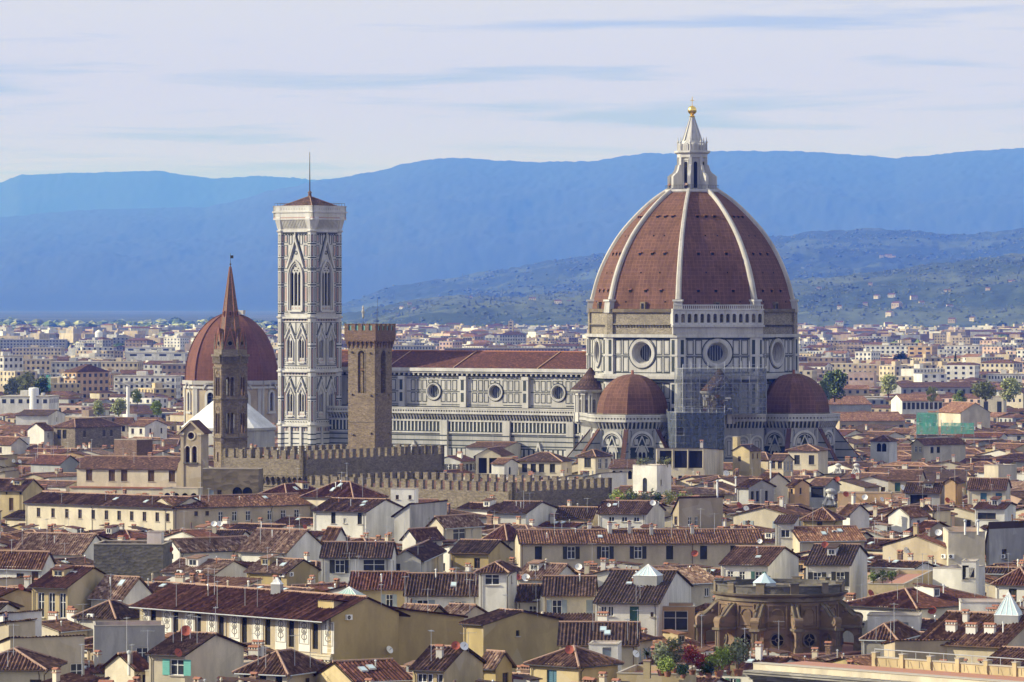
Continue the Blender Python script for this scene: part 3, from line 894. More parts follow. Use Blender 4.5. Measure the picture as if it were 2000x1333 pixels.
# --- restoration scaffold on the south-east side, seen in front of the apse
fr = Fr(D(45) * 28.0, 45)
sc = empty('scaffolding', CC + Matrix.Rotation(rad(AC), 3, 'Z') @ (D(45) * 36), AC + 45, 'grey netted scaffolding covering the apse below the great dome', 'scaffolding')
def scaff(x0, x1, y0, y1, z0, z1, netm):
    a = MB(); b = MB()
    nx = max(2, round((x1 - x0) / 2.2)); nz_ = max(2, round((z1 - z0) / 2.0))
    for i in range(nx + 1):
        for y in (y0, y1):
            x = x0 + (x1 - x0) * i / nx
            a.tube((x, y, z0), (x, y, z1 + random.uniform(.4, 1.8)), .07, .07, 5, 'galvanised')
    for j in range(nz_ + 1):
        z = z0 + (z1 - z0) * j / nz_
        a.cube(x0, x1, y0 + .05, y1 - .05, z, z + .06, 'galvanised')
        a.tube((x0, y0, z + 1), (x1, y0, z + 1), .05, .05, 4, 'galvanised')
    for i in range(nx):
        xa, xb = x0 + (x1 - x0) * i / nx, x0 + (x1 - x0) * (i + 1) / nx
        for j in range(nz_):
            if random.random() < .06: continue
            za, zb = z0 + (z1 - z0) * j / nz_, z0 + (z1 - z0) * (j + 1) / nz_
            o1, o2 = random.uniform(-.08, .08), random.uniform(-.08, .08)
            b.face([(xa, y0 - .12 + o1, za), (xb, y0 - .12 + o2, za), (xb, y0 - .12 + o1, zb), (xa, y0 - .12 + o2, zb)], netm)
    for x in (x0 - .1, x1 + .1): b.face([(x, y0, z0), (x, y1, z0), (x, y1, z1), (x, y0, z1)], netm)
    a.build('tubes', sc); b.build('netting', sc)
scaff(-12.6, 9.2, -2.5, 5.5, 28.6, 40.2, 'grey scaffold net')
scaff(-15.0, -2.4, -5.0, 4.0, 2, 29.2, 'dark scaffold net')
mb = MB()
for i in range(55):
    x, z = random.gauss(-3.6, 1.5), random.uniform(29, 38)
    mb.tube((x, -2.9, z), (x + random.uniform(-1, 1), -2.9 + random.uniform(-.6, .1), z + random.uniform(-.6, .9)), .05, .05, 4, random.choice(['concrete', 'galvanised', 'concrete', 'brown wood']))
for i in range(16):
    x, z = random.uniform(-7.5, -1), random.uniform(28.8, 33)
    mb.cube(x, x + random.uniform(.6, 1.6), -3.2, -2.8, z, z + random.uniform(.15, .9), random.choice(['concrete', 'brown wood', 'rubble stone']))
mb.build('stacked_planks', sc)

# ================================================================ the marble bell tower
BT = empty('bell_tower', P(605, HOR, 1240).xy.to_3d(), -38, 'tall square white and green marble bell tower with tiled cap', 'bell tower')
mb = MB()
h = 5.7
TH = 5.25
def bifora(mb, fr, cu, z0, zt):
    """pointed twin window with gable, openings already cut"""
    mb.strip(fr, [(cu - 1.15, z0 - .9)] + [(cu - 1.15, zt)] + [(cu, zt + 2.1)] + [(cu + 1.15, zt), (cu + 1.15, z0 - .9)], .24, 0, .32, 'clean marble')
    mb.strip(fr, [(cu - 1.65, zt + .9), (cu, zt + 4.3), (cu + 1.65, zt + .9)], .34, 0, .42, 'clean marble')
    mb.strip(fr, [(cu - 1.75, zt + 1.8), (cu, zt + 5.2), (cu + 1.75, zt + 1.8)], .26, 0, .10, 'green marble')
    mb.box(fr, cu - 1.2, cu + 1.2, z0 - 1.5, z0 - 1.2, 0, .5, 'clean marble')
    mb.box(fr, cu - .08, cu + .08, z0, zt - .2, -.2, .1, 'clean marble')
    for q in (-.6, 0, .6): mb.box(fr, cu + q - .13, cu + q + .13, z0 - .9, z0 - .5, 0, .05, 'pink marble')
for th in (0, 90, 180, 270):
    fr = Fr(D(th) * h, th)
    holes = []
    for zb in (24.0, 38.4):
        for cu in (-2.05, 2.05):
            for q in (-.47, .47): holes.append(arch(cu + q, zb + 3.6, .72, zb + 7.9, 'pointed', 8))
    for q in (-1.32, 0, 1.32): holes.append(arch(q, 56.0, 1.0, 64.2, 'pointed', 8))
    mb.wall(fr, rect(-h, h, 0, 77), holes, 0, 'clean marble', .34, 'grey marble')  # reveals in a darker marble, extra shade painted into the openings
    for zb in (24.0, 38.4):
        for cu in (-2.05, 2.05): bifora(mb, fr, cu, zb + 3.6, zb + 7.9)
        mb.frame(fr, -4.3, 4.3, zb + 1.4, zb + 13.2, .22, 0, .12, 'green marble')
        mb.box(fr, -.1, .1, zb + 1.6, zb + 13, 0, .1, 'green marble')
        for s in (-1, 1):
            for z0, z1, m in ((zb + 1.9, zb + 3.2, 'white marble'), (zb + 3.6, zb + 9.2, 'pink marble'), (zb + 9.8, zb + 12.7, 'white marble')):
                mb.frame(fr, s * 3.82 - .32, s * 3.82 + .32, z0, z1, .13, 0, .08, 'green marble'); mb.box(fr, s * 3.82 - .12, s * 3.82 + .12, z0 + .3, z1 - .3, 0, .06, m)
        n = 16
        for i in range(n): mb.box(fr, -4.2 + i * .53, -3.95 + i * .53, zb + 13.45, zb + 14.0, 0, .07, 'pink marble' if i % 2 else 'green marble')
        mb.box(fr, -h - .2, h + .2, zb + 14.1, zb + 14.55, 0, .7, 'clean marble'); mb.box(fr, -h - .1, h + .1, zb + 13.15, zb + 13.35, 0, .25, 'clean marble')
        for i in range(11): mb.box(fr, -4.6 + i * .92 - .08, -4.6 + i * .92 + .08, zb + .75, zb + .95, 0, .25, 'green marble')
    mb.box(fr, -h - .2, h + .2, 23.6, 24.1, 0, .7, 'clean marble')
    for i in range(18): mb.box(fr, -4.4 + i * .52, -4.15 + i * .52, 22.4, 23.3, 0, .07, 'pink marble' if i % 2 else 'green marble')
    for z in (21.6, 20.2, 18.9, 17.6): mb.box(fr, -h, h, z, z + .26, 0, .08, 'green marble')
    mb.box(fr, -h, h, 17.0, 17.4, 0, .4, 'clean marble')
    for i in range(6):
        u = -4.2 + i * 1.45
        mb.frame(fr, u, u + 1.1, 8, 16.4, .16, 0, .1, 'green marble'); mb.box(fr, u + .35, u + .75, 8.5, 15.8, 0, .05, 'pink marble')
    for u in (-1.9, 1.9): mb.box(fr, u - .35, u + .35, 0, 23.6, 0, .45, 'clean marble')
    # belfry storey
    mb.strip(fr, [(-2.5, 54.6), (-2.5, 63.7)] + arch(0, 54.6, 5.0, 63.8, 'pointed', 12)[2:][::-1] + [(2.5, 63.8), (2.5, 54.6)], .42, 0, .55, 'clean marble')
    mb.strip(fr, arch(0, 54.6, 4.0, 64.0, 'pointed', 12)[1:], .3, 0, .35, 'white marble'); mb.strip(fr, [(-2, 54.6), (-2, 64)], .3, 0, .35, 'white marble')
    for q in (-.66, .66): mb.box(fr, q - .10, q + .10, 56, 64.3, -.3, .12, 'clean marble')
    for (a, b) in ((-.9, 66.0), (0, 66.5), (.9, 66.0), (-.45, 65.4), (.45, 65.4)): mb.prism(fr, circ(a, b, .17, 8), 0, .14, 'dark opening')
    mb.strip(fr, [(-2.9, 66.2), (0, 74.0), (2.9, 66.2)], .5, 0, .6, 'clean marble')
    mb.strip(fr, [(-3.05, 67.6), (0, 75.3), (3.05, 67.6)], .35, 0, .10, 'green marble')
    mb.ring(fr, 0, 70.2, .35, .55, 0, .12, 'green marble', 12); mb.strip(fr, [(-1.5, 68.2), (0, 72.4), (1.5, 68.2)], .16, 0, .1, 'green marble')
    mb.box(fr, -.15, .15, 74, 75.6, 0, .5, 'clean marble')
    mb.box(fr, -2.4, 2.4, 54.3, 54.7, 0, .7, 'clean marble'); mb.box(fr, -1.9, 1.9, 54.9, 55.8, 0, .06, 'white marble')
    for q in (-1.2, 0, 1.2): mb.box(fr, q - .18, q + .18, 55.1, 55.5, .0, .1, 'pink marble')
    mb.box(fr, -4.3, -2.75, 53.6, 75.2, 0, .05, 'white marble'); mb.box(fr, 2.75, 4.3, 53.6, 75.2, 0, .05, 'white marble')
    for s in (-1, 1):
        for z0, z1 in ((54.2, 56.0), (56.8, 61.2), (61.9, 65.2), (65.9, 68.5), (69.2, 72.2), (72.9, 75.0)):
            mb.frame(fr, s * 3.5 - .62, s * 3.5 + .62, z0, z1, .17, 0.05, .14, 'green marble'); mb.box(fr, s * 3.5 - .22, s * 3.5 + .22, z0 + .4, z1 - .4, .05, .1, 'pink marble')
    for s in (-1, 1): mb.frame(fr, s * 1.85 - .55, s * 1.85 + .55, 72.4, 75.0, .16, 0, .12, 'green marble')
    mb.box(fr, -h - .1, h + .1, 75.3, 75.5, 0, .3, 'green marble'); mb.box(fr, -h - .2, h + .2, 75.7, 76.4, 0, .5, 'clean marble')
    for i in range(10): mb.box(fr, -4.4 + i * .98 - .12, -4.4 + i * .98 + .12, 74.95, 75.2, 0, .3, 'green marble')
    # corbelled top
    n = 24
    for i in range(n):
        c = -6.2 + i * 12.4 / (n - 1)
        q = lambda z, d, hw: [fr.p(c - hw, z, d), fr.p(c + hw, z, d), fr.p(c + hw, z, -.1), fr.p(c - hw, z, -.1)]
        mb.hexa(q(76.6, .3, .12), q(79.0, 1.15, .17), 'clean marble')
    mb.box(fr, -h - .5, h + .5, 76.4, 78.9, 0, .28, 'grey marble')
    e = h + 1.25
    mb.box(fr, -e, e, 79.0, 79.4, -.2, 1.3, 'clean marble'); mb.box(fr, -e, e, 79.4, 79.7, -.2, 1.2, 'pink marble')
    mb.box(fr, -e, e, 79.7, 80.9, .6, 1.25, 'clean marble'); mb.box(fr, -e - .15, e + .15, 80.9, 81.3, .5, 1.5, 'clean marble')
    mb.box(fr, -e, e, 81.3, 82.5, .75, 1.25, 'clean marble'); mb.box(fr, -e - .1, e + .1, 82.5, 82.75, .7, 1.35, 'clean marble')
    for i in range(14): mb.box(fr, -6 + i * .92 - .2, -6 + i * .92 + .2, 81.6, 82.2, 1.2, 1.28, 'grey marble')
# corner turrets
for a in (45, 135, 225, 315):
    c = D(a) * TH * math.sqrt(2)
    mb.lathe(c, [(1.22, 0), (1.22, 76.5), (2.0, 79.0), (2.0, 79.4), (1.9, 79.7), (1.9, 80.9), (2.15, 81.2), (1.9, 81.4), (1.9, 82.5), (2.0, 82.8), (0, 82.8)], 8, 'clean marble', 22.5)
    for z in (17.2, 24.0, 38.3, 52.8, 75.9): mb.lathe(c, [(1.2, z - .35), (1.6, z), (1.6, z + .3), (1.2, z + .4)], 8, 'clean marble', 22.5)
    for z in (21.6, 20.2, 18.9, 17.6, 61.55, 65.55, 68.85, 72.55, 56.4, 53.9, 66, 31, 45.2): mb.lathe(c, [(1.25, z - .16), (1.25, z + .16)], 8, 'green marble', 22.5)
    for kf in range(8):
        fr = Fr(c + D(45 * kf) * 1.22 * math.cos(rad(22.5)), 45 * kf)
        for z0, z1 in ((8, 16), (25, 30.5), (31.8, 37.0), (39.2, 44.6), (46, 51.5), (54.3, 56), (56.9, 61), (62, 65), (66.4, 68.4), (69.3, 72), (73, 75)):
            mb.box(fr, -.26, .26, z0, z1, 0, .03, 'green marble'); mb.box(fr, -.15, .15, z0 + .2, z1 - .2, 0, .045, 'pink marble' if kf % 2 else 'white marble')
mb.build('tower_body', BT)
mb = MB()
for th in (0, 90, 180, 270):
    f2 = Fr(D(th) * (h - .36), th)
    mb.face([f2.p(-h + .9, 20), f2.p(h - .9, 20), f2.p(h - .9, 76), f2.p(-h + .9, 76)], 'dark opening')  # near-black sheets paint the unlit inside behind the openings
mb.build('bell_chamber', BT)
mb = MB()
e = h + 1.0
for th in (0, 90, 180, 270):
    fr = Fr(D(th) * e, th)
    mb.face([fr.p(-e, 82.0), fr.p(e, 82.0), (0, 0, 85.4)], 'tiles brown', [(-e, 0), (e, 0), (0, 7.8)])
    a = fr.p(-e, 82.05)
    mb.tube(a, (0, 0, 85.5), .14, .12, 6, 'ridge mortar')
mb.tube((0, 0, 84.4), (0, 0, 86.3), .55, .45, 8, 'brick stone'); mb.tube((0, 0, 86.3), (0, 0, 86.9), .65, .2, 8, 'brick stone')
rf = mb.build('tower_roof', BT)
mb = MB(); mb.tube((0, 0, 86.6), (0, 0, 97.3), .17, .07, 6, 'iron')
mb.build('mast', rf)
mb = MB()
for th in (0, 90, 180, 270):
    fr = Fr(D(th) * (h + 1.0), th)
    for i in range(13): mb.tube(fr.p(-6.6 + i * 1.1, 82.7), fr.p(-6.6 + i * 1.1, 83.5), .035, .035, 4, 'iron')
    mb.box(fr, -6.7, 6.7, 83.45, 83.52, -.03, .03, 'iron')
mb.build('railing', BT)

# ================================================================ battlemented stone tower
def merlons(fr, u0, u1, z0, z1, d0, d1, m, parent, w=1.6, gap=1.25, gapm=None):
    n = max(2, round((u1 - u0 + gap) / (w + gap)))
    st = (u1 - u0 - w) / (n - 1)
    for i in range(n):
        b = MB()
        u = u0 + st * i
        b.box(fr, u, u + w, z0, z1, d0, d1, m); b.box(fr, u - .06, u + w + .06, z1, z1 + .12, d0 - .06, d1 + .06, m)
        b.build('merlon', parent)
        if gapm and i < n - 1:
            b = MB(); b.box(fr, u + w + .02, u + st - .02, z0, z1 - .25, (d0 + d1) / 2 - .1, (d0 + d1) / 2, gapm)
            b.build('gap_panel', parent)
c0 = P(732, HOR, 1000)
t0 = Vector((math.cos(rad(-31)), math.sin(rad(-31)), 0)); t1 = Vector((math.cos(rad(59)), math.sin(rad(59)), 0))
hw = 3.45
TW = empty('stone_tower', (c0 - t0 * hw + t1 * hw).xy.to_3d(), -31, 'slim rough brown stone tower with brick battlements and tall belfry arches', 'tower')
mb = MB()
for th in (0, 90, 180, 270):
    fr = Fr(D(th) * hw, th)
    hh = arch(0, 37.2, 1.9, 45.6, 'semi', 12)
    mb.wall(fr, rect(-hw, hw, 0, 49), [hh], 0, 'tower stone', 1.1, 'tower stone')
    mb.strip(fr, hh[1:], .28, 0, .07, 'rubble stone')
    mb.box(fr, -.95, .95, 42.0, 42.5, -.9, -.3, 'brown wood')
    for (u, z) in ((-2.5, 36.8), (2.3, 36.6), (-2.6, 46.0), (2.2, 45.8), (-2.2, 28.0), (2.4, 28.4), (-1.6, 23.8), (1.4, 24.2)):
        mb.box(fr, u - .28, u + .28, z, z + .25, 0, .4, 'rubble stone')
    mb.box(fr, -hw, hw, 30.8, 31.0, 0, .10, 'rubble stone')
    for i in range(7):
        c = -3.4 + i * 6.8 / 6
        q = lambda z, d, w_: [fr.p(c - w_, z, d), fr.p(c + w_, z, d), fr.p(c + w_, z, -.1), fr.p(c - w_, z, -.1)]
        mb.hexa(q(46.9, .06, .2), q(48.6, .55, .26), 'brick stone')
        if i < 6:
            mb.prism(fr, [(c + .2, 48.7)] + [(c + .567 - .37 * math.cos(math.pi * j / 6), 48.0 + .45 * math.sin(math.pi * j / 6)) for j in range(7)] + [(c + .94, 48.7)], .2, .54, 'brick stone')
    mb.box(fr, -hw - .58, hw + .58, 48.6, 50.8, 0, .60, 'brick stone')
mb.face([(-hw - .5, -hw - .5, 50.3), (hw + .5, -hw - .5, 50.3), (hw + .5, hw + .5, 50.3), (-hw - .5, hw + .5, 50.3)], 'brick stone')
for th in (0, 90):                       # inner piers seen through the arches
    pass
mb.build('shaft', TW)
for th in (0, 90, 180, 270): merlons(Fr(D(th) * hw, th), -hw - .58, hw + .58, 50.8, 52.1, .05, .60, 'brick stone', TW, 1.0, .72, 'teal panel')
mb = MB()
mb.tube((-1.8, 0, 50), (-1.8, 0, 54.0), .05, .04, 5, 'iron')
mb.lathe((-1.8, 0, 53.4), [(0, 0), (.25, .3), (.2, .9), (.34, 1.5), (.2, 2.0), (.26, 2.3), (.12, 2.7), (0, 2.9)], 8, 'clean marble', 0, True)
mb.build('weathervane', TW)
mb = MB()
mb.tube((1.0, 1, 50), (1.0, 1, 55.5), .05, .03, 5, 'iron'); mb.tube((2.6, -1, 50), (2.6, -1, 58), .05, .03, 5, 'iron')
mb.build('aerial', TW)

# ================================================================ hexagonal spired tower
SP = empty('spired_tower', P(450, HOR, 1080).xy.to_3d(), 2, 'slender hexagonal brown stone bell tower with pointed brick spire', 'bell tower')
R6 = 3.85; A6 = R6 * math.cos(rad(30))
mb = MB(); hood = MB()
for kf in range(6):
    th = 60 * kf
    fr = Fr(D(th) * A6, th)
    hs = R6 / 2
    holes = []
    for z0, zs in ((35.0, 39.0), (26.2, 30.6)):
        if kf % 3 == 0 or True:
            for q in (-.52, .52): holes.append(arch(q, z0, .82, zs, 'semi', 8))
    holes.append(arch(0, 19.6, .7, 21.6, 'semi', 8)) if kf == 5 else None
    mb.wall(fr, rect(-hs, hs, 0, 44.2), holes, 0, 'tower stone', .6, 'brick stone')
    for z0, zs in ((35.0, 39.0), (26.2, 30.6)):
        mb.tube(fr.p(0, z0, -.25), fr.p(0, zs, -.25), .11, .11, 6, 'clean marble')
        mb.strip(fr, arch(0, z0, 2.3, zs + .1, 'pointed', 10)[1:] + [(-1.15, z0)], .16, 0, .12, 'rubble stone')
        mb.ring(fr, 0, zs + 1.2, .15, .3, 0, .08, 'brick stone', 10)
    for z in (33.4, 24.4):
        mb.box(fr, -hs - .1, hs + .1, z + .8, z + 1.1, 0, .35, 'rubble stone')
        for i in range(8): mb.box(fr, -hs + .25 + i * .47 - .1, -hs + .25 + i * .47 + .1, z, z + .8, 0, .22, 'tower stone')
    mb.box(fr, -hs - .15, hs + .15, 44.2, 44.7, -.2, .7, 'rubble stone')
    for i in range(8):
        c = -hs + .25 + i * .47
        mb.box(fr, c - .12, c + .12, 42.6, 44.2, 0, .45, 'rubble stone'); 
    mb.box(fr, -hs - .1, hs + .1, 41.4, 41.7, 0, .3, 'rubble stone')
    for s in (-1, 1): mb.box(fr, s * (hs - .18) - .2, s * (hs - .18) + .2, 20, 42, 0, .14, 'tower stone')
    mb.box(fr, -hs, hs, 44.7, 45.9, -.5, .05, 'rubble stone')
    # gable dormer of the spire
    fr2 = Fr(D(th) * (A6 - .25), th)
    hood.wall(fr2, [(-1.35, 45.9), (1.35, 45.9), (0, 50.8)], [circ(0, 47.3, .55, 12)], 0, 'brick stone', .3, 'brick stone')
    hood.ring(fr2, 0, 47.3, .5, .72, 0, .1, 'rubble stone', 12)
    hood.prism(fr2, circ(0, 47.3, .55, 8), -.32, -.3, 'dark opening')
    hood.strip(fr2, [(-1.4, 45.9), (0, 51.0), (1.4, 45.9)], .22, -.1, .16, 'terracotta')
    top = fr2.p(0, 50.8, 0); inner = D(th) * .9 + Vector((0, 0, 50.6))
    for s in (-1, 1): hood.face([fr2.p(s * 1.35, 45.9), top, inner], 'brick stone')
    c = D(th + 30) * (R6 - .35)
    hood.tube(c + Vector((0, 0, 45.9)), c + Vector((0, 0, 47.6)), .4, .36, 6, 'rubble stone'); hood.tube(c + Vector((0, 0, 47.6)), c + Vector((0, 0, 50.0)), .38, .03, 6, 'brick stone')
mb.build('shaft', SP)
mb = MB()
mb.lathe((0, 0, 0), [(3.1, 45.5), (2.95, 46.4), (1.55, 56), (.25, 65.2), (0, 65.6)], 6, 'brick stone', 30)
for kf in range(6):
    a, b = D(60 * kf + 30) * 2.95, D(60 * kf + 30) * .25
    mb.tube(a + Vector((0, 0, 46.4)), b + Vector((0, 0, 65.2)), .13, .06, 5, 'terracotta')
    fr = Fr(D(60 * kf) * 1.75, 60 * kf)
    mb.box(fr, -.3, .3, 53.6, 54.9, -.5, .2, 'terracotta'); mb.box(fr, -.16, .16, 53.8, 54.7, .15, .25, 'dark opening')
spire = mb.build('spire', SP)
hood.build('gables', spire)
mb = MB(); mb.tube((0, 0, 65.2), (0, 0, 68.4), .07, .04, 5, 'iron'); mb.ball((0, 0, 65.8), .22, 'iron', 6)
mb.cube(.03, .7, -.02, .02, 67.2, 67.9, 'iron')
mb.build('vane', spire)
mb = MB()
for kf in range(6):
    th = 60 * kf; fr = Fr(D(th) * (A6 - .7), th)
    if kf in (0, 5, 1): continue
mb.lathe((0, 0, 0), [(.9, 0), (.9, 44)], 6, 'tower stone'); mb.build('core', SP)

# ================================================================ great octagonal chapel dome behind
CH_ = empty('domed_chapel', P(453, HOR, 1520).xy.to_3d(), -25, 'great dark red octagonal tiled dome on a tan drum with white pilasters', 'church')
mb = MB()
RD = 15.6
for kf in range(8):
    th = 45 * kf
    ap = RD * math.cos(rad(22.5)); w = RD * math.sin(rad(22.5))
    fr = Fr(D(th) * ap, th)
    hh = arch(0, 21.3, 3.2, 26.2, 'semi', 14)
    mb.wall(fr, rect(-w, w, 0, 31.0), [hh], 0, 'plaster tan', .8)
    gl = MB()
    gl.face([fr.p(*p, -.7) for p in hh], 'window glass')
    for j in range(4): gl.box(fr, -1.6, 1.6, 22.3 + j * 1.25, 22.38 + j * 1.25, -.68, -.62, 'lead')
    gl.box(fr, -.04, .04, 21.3, 27.7, -.68, -.62, 'lead')
    gl.build('window', CH_)
    mb.strip(fr, hh[1:] + [hh[0]], .85, 0, .5, 'clean marble'); mb.box(fr, -2.6, 2.6, 20.3, 21.0, 0, .7, 'clean marble')
    mb.strip(fr, [(-2.6, 28.4), (-1.3, 30.2), (1.3, 30.2), (2.6, 28.4)], .6, 0, .9, 'white marble')
    for s in (-1, 1): mb.box(fr, s * (w - .7) - .75, s * (w - .7) + .35, 0, 28.6, 0, .35, 'white marble')
    mb.box(fr, -w - .1, w + .1, 28.6, 29.3, 0, .55, 'clean marble'); mb.box(fr, -w - .2, w + .2, 29.9, 31.2, 0, .9, 'grey marble')
mb.build('drum', CH_)
mb = MB()
mb.lathe((0, 0, 0), [(RD + .3, 31.1)] + [((RD - .2) * math.cos(rad(82 * i / 14)), 31.3 + 22.0 * math.sin(rad(82 * i / 14))) for i in range(15)], 8, 'chapel dome tiles', 22.5, False, None, True)
dd = mb.build('dome', CH_)
mb = MB()
mb.lathe((0, 0, 0), [(3.0, 52.6), (3.1, 54.0), (2.5, 54.3), (.4, 55.6), (.3, 56.2), (0, 56.4)], 8, 'copper green', 22.5); mb.tube((0, 0, 56), (0, 0, 63), .06, .04, 5, 'iron')
mb.cube(1.5, 4.6, -.8, .8, 52.8, 54.2, 'concrete')
mb.build('lantern_stub', dd)
for a in (-67.5, -22.5, 22.5):
    mb = MB()
    pr = [((RD) * math.cos(rad(82 * i / 14)), 31.3 + 22.1 * math.sin(rad(82 * i / 14))) for i in range(15)]
    for (r, z), (r2, z2) in zip(pr, pr[1:]): mb.tube(D(a) * r + Vector((0, 0, z)), D(a) * r2 + Vector((0, 0, z2)), .16, .16, 5, 'chapel dome tiles')
    mb.build('rib', dd)
# ================================================================ white pyramid roof of the baptistery
BP = empty('baptistery', P(447, HOR, 1310).xy.to_3d(), -33, 'octagonal building under a plain white marble pyramid roof behind the spired tower', 'baptistery')
mb = MB()
mb.lathe((0, 0, 0), [(13.4, 0), (13.4, 20.5), (13.9, 20.7), (13.9, 21.4)], 8, 'grey marble', 22.5)
mb.build('wall', BP)
mb = MB(); mb.lathe((0, 0, 0), [(14.0, 21.4), (1.4, 31.4), (1.4, 33.5), (1.7, 33.6), (0, 35.6)], 8, 'roof marble', 22.5); mb.build('pyramid_roof', BP)

# ================================================================ battlemented stone palace, two blocks
def corner(xl, xc, xr, yc, z, a):
    """near corner, left and right face lengths for a block seen on its corner"""
    Y = F * (CH - z) / (yc - HOR)
    C = P(xc, yc, Y)
    ca, sa = math.cos(rad(a)), math.sin(rad(a))
    tl, tr = (xl - 1000) / F, (xr - 1000) / F
    wl = (C.x - tl * C.y) / (ca - tl * sa)
    wr = (tr * C.y - C.x) / (-sa - tr * ca)
    return C, wl, wr
def palace(xl, xc, xr, yc, z, a, label, litm, name='battlemented_palace', ar=None):  # the same stone on every face
    C, wl, wr = corner(xl, xc, xr, yc, z, a)
    ca, sa = math.cos(rad(a)), math.sin(rad(a))
    ctr = Vector((C.x - ca * wl / 2 - sa * wr / 2, C.y - sa * wl / 2 + ca * wr / 2, 0))
    o = empty(name, ctr, a, label, 'palace')
    b = MB()
    zt = z - 1.75
    for th, L, dep in ((0, wl, wr), (90, wr, wl), (180, wl, wr), (270, wr, wl)):
        fr = Fr(D(th) * (dep / 2), th)
        d = -.9
        b.wall(fr, rect(-L / 2 + .9, L / 2 - .9, 0, zt), [], d, litm)
        b.box(fr, -L / 2, L / 2, zt - 3.4, zt, -.9, 0, litm)
        b.box(fr, -L / 2, L / 2, zt - 3.5, zt - 3.25, -.9, .12, 'rubble stone')
        n = int(L / 1.5)
        for i in range(n + 1):
            c = -L / 2 + .15 + i * (L - .3) / n
            q = lambda zz, dd, w_: [fr.p(c - w_, zz, dd), fr.p(c + w_, zz, dd), fr.p(c + w_, zz, d), fr.p(c - w_, zz, d)]
            b.hexa(q(zt - 5.6, d + .15, .14), q(zt - 4.4, -.03, .2), 'rubble stone')
            if i < n:
                wv = (L - .3) / n
                b.prism(fr, [(c, zt - 3.4)] + [(c + wv / 2 - (wv / 2 - .16) * math.cos(math.pi * j / 8), zt - 4.5 + .75 * math.sin(math.pi * j / 8)) for j in range(9)] + [(c + wv, zt - 3.4)], -.5, -.03, litm)
        b.box(fr, -L / 2 + .9, L / 2 - .9, zt - 5.9, zt - 5.7, d, d + .25, 'rubble stone')
    b.face([(-wl / 2, -wr / 2, zt - .9), (wl / 2, -wr / 2, zt - .9), (wl / 2, wr / 2, zt - .9), (-wl / 2, wr / 2, zt - .9)], 'weathered stone')
    b.build('wall', o)
    for th, L, dep in ((0, wl, wr), (90, wr, wl), (180, wl, wr), (270, wr, wl)):
        merlons(Fr(D(th) * (dep / 2), th), -L / 2, L / 2, zt, z, -.65, 0, litm, o, 1.2, 1.15)
    # inner roof: low hipped tiles behind the parapet
    r = MB()
    x, y = wl / 2 - 3.0, wr / 2 - 3.0
    rr = min(x, y)
    zr0, zr1 = zt - .4, zt - .3 + rr * .10
    A = [(-x, -y, zr0), (x, -y, zr0), (x, y, zr0), (-x, y, zr0)]
    if x > y: Rg = [(-x + rr, 0, zr1), (x - rr, 0, zr1)]
    else: Rg = [(0, -y + rr, zr1), (0, y - rr, zr1)]
    def fc(p):
        e = (Vector(p[1]) - Vector(p[0])); l = e.length; e.normalize()
        uv = [((Vector(q) - Vector(p[0])).dot(e), (Vector(q) - Vector(p[0]) - e * (Vector(q) - Vector(p[0])).dot(e)).length) for q in p]
        r.face(p, 'tiles rust', uv)
    if x > y:
        fc([A[0], A[1], Rg[1], Rg[0]]); fc([A[2], A[3], Rg[0], Rg[1]]); fc([A[1], A[2], Rg[1]]); fc([A[3], A[0], Rg[0]])
    else:
        fc([A[1], A[2], Rg[1], Rg[0]]); fc([A[3], A[0], Rg[0], Rg[1]]); fc([A[0], A[1], Rg[0]]); fc([A[2], A[3], Rg[1]])
    r.build('roof', o)
    return o
palace(432, 592, 868, 882, 25.4, -38, 'taller battlemented stone palace block right under the slim stone tower', 'rubble stone')
palace(600, 1000, 1195, 944, 21.5, -40, 'long lower battlemented stone palace wing ending right by the white roof-garden turret', 'rubble stone', 'palace_wing')

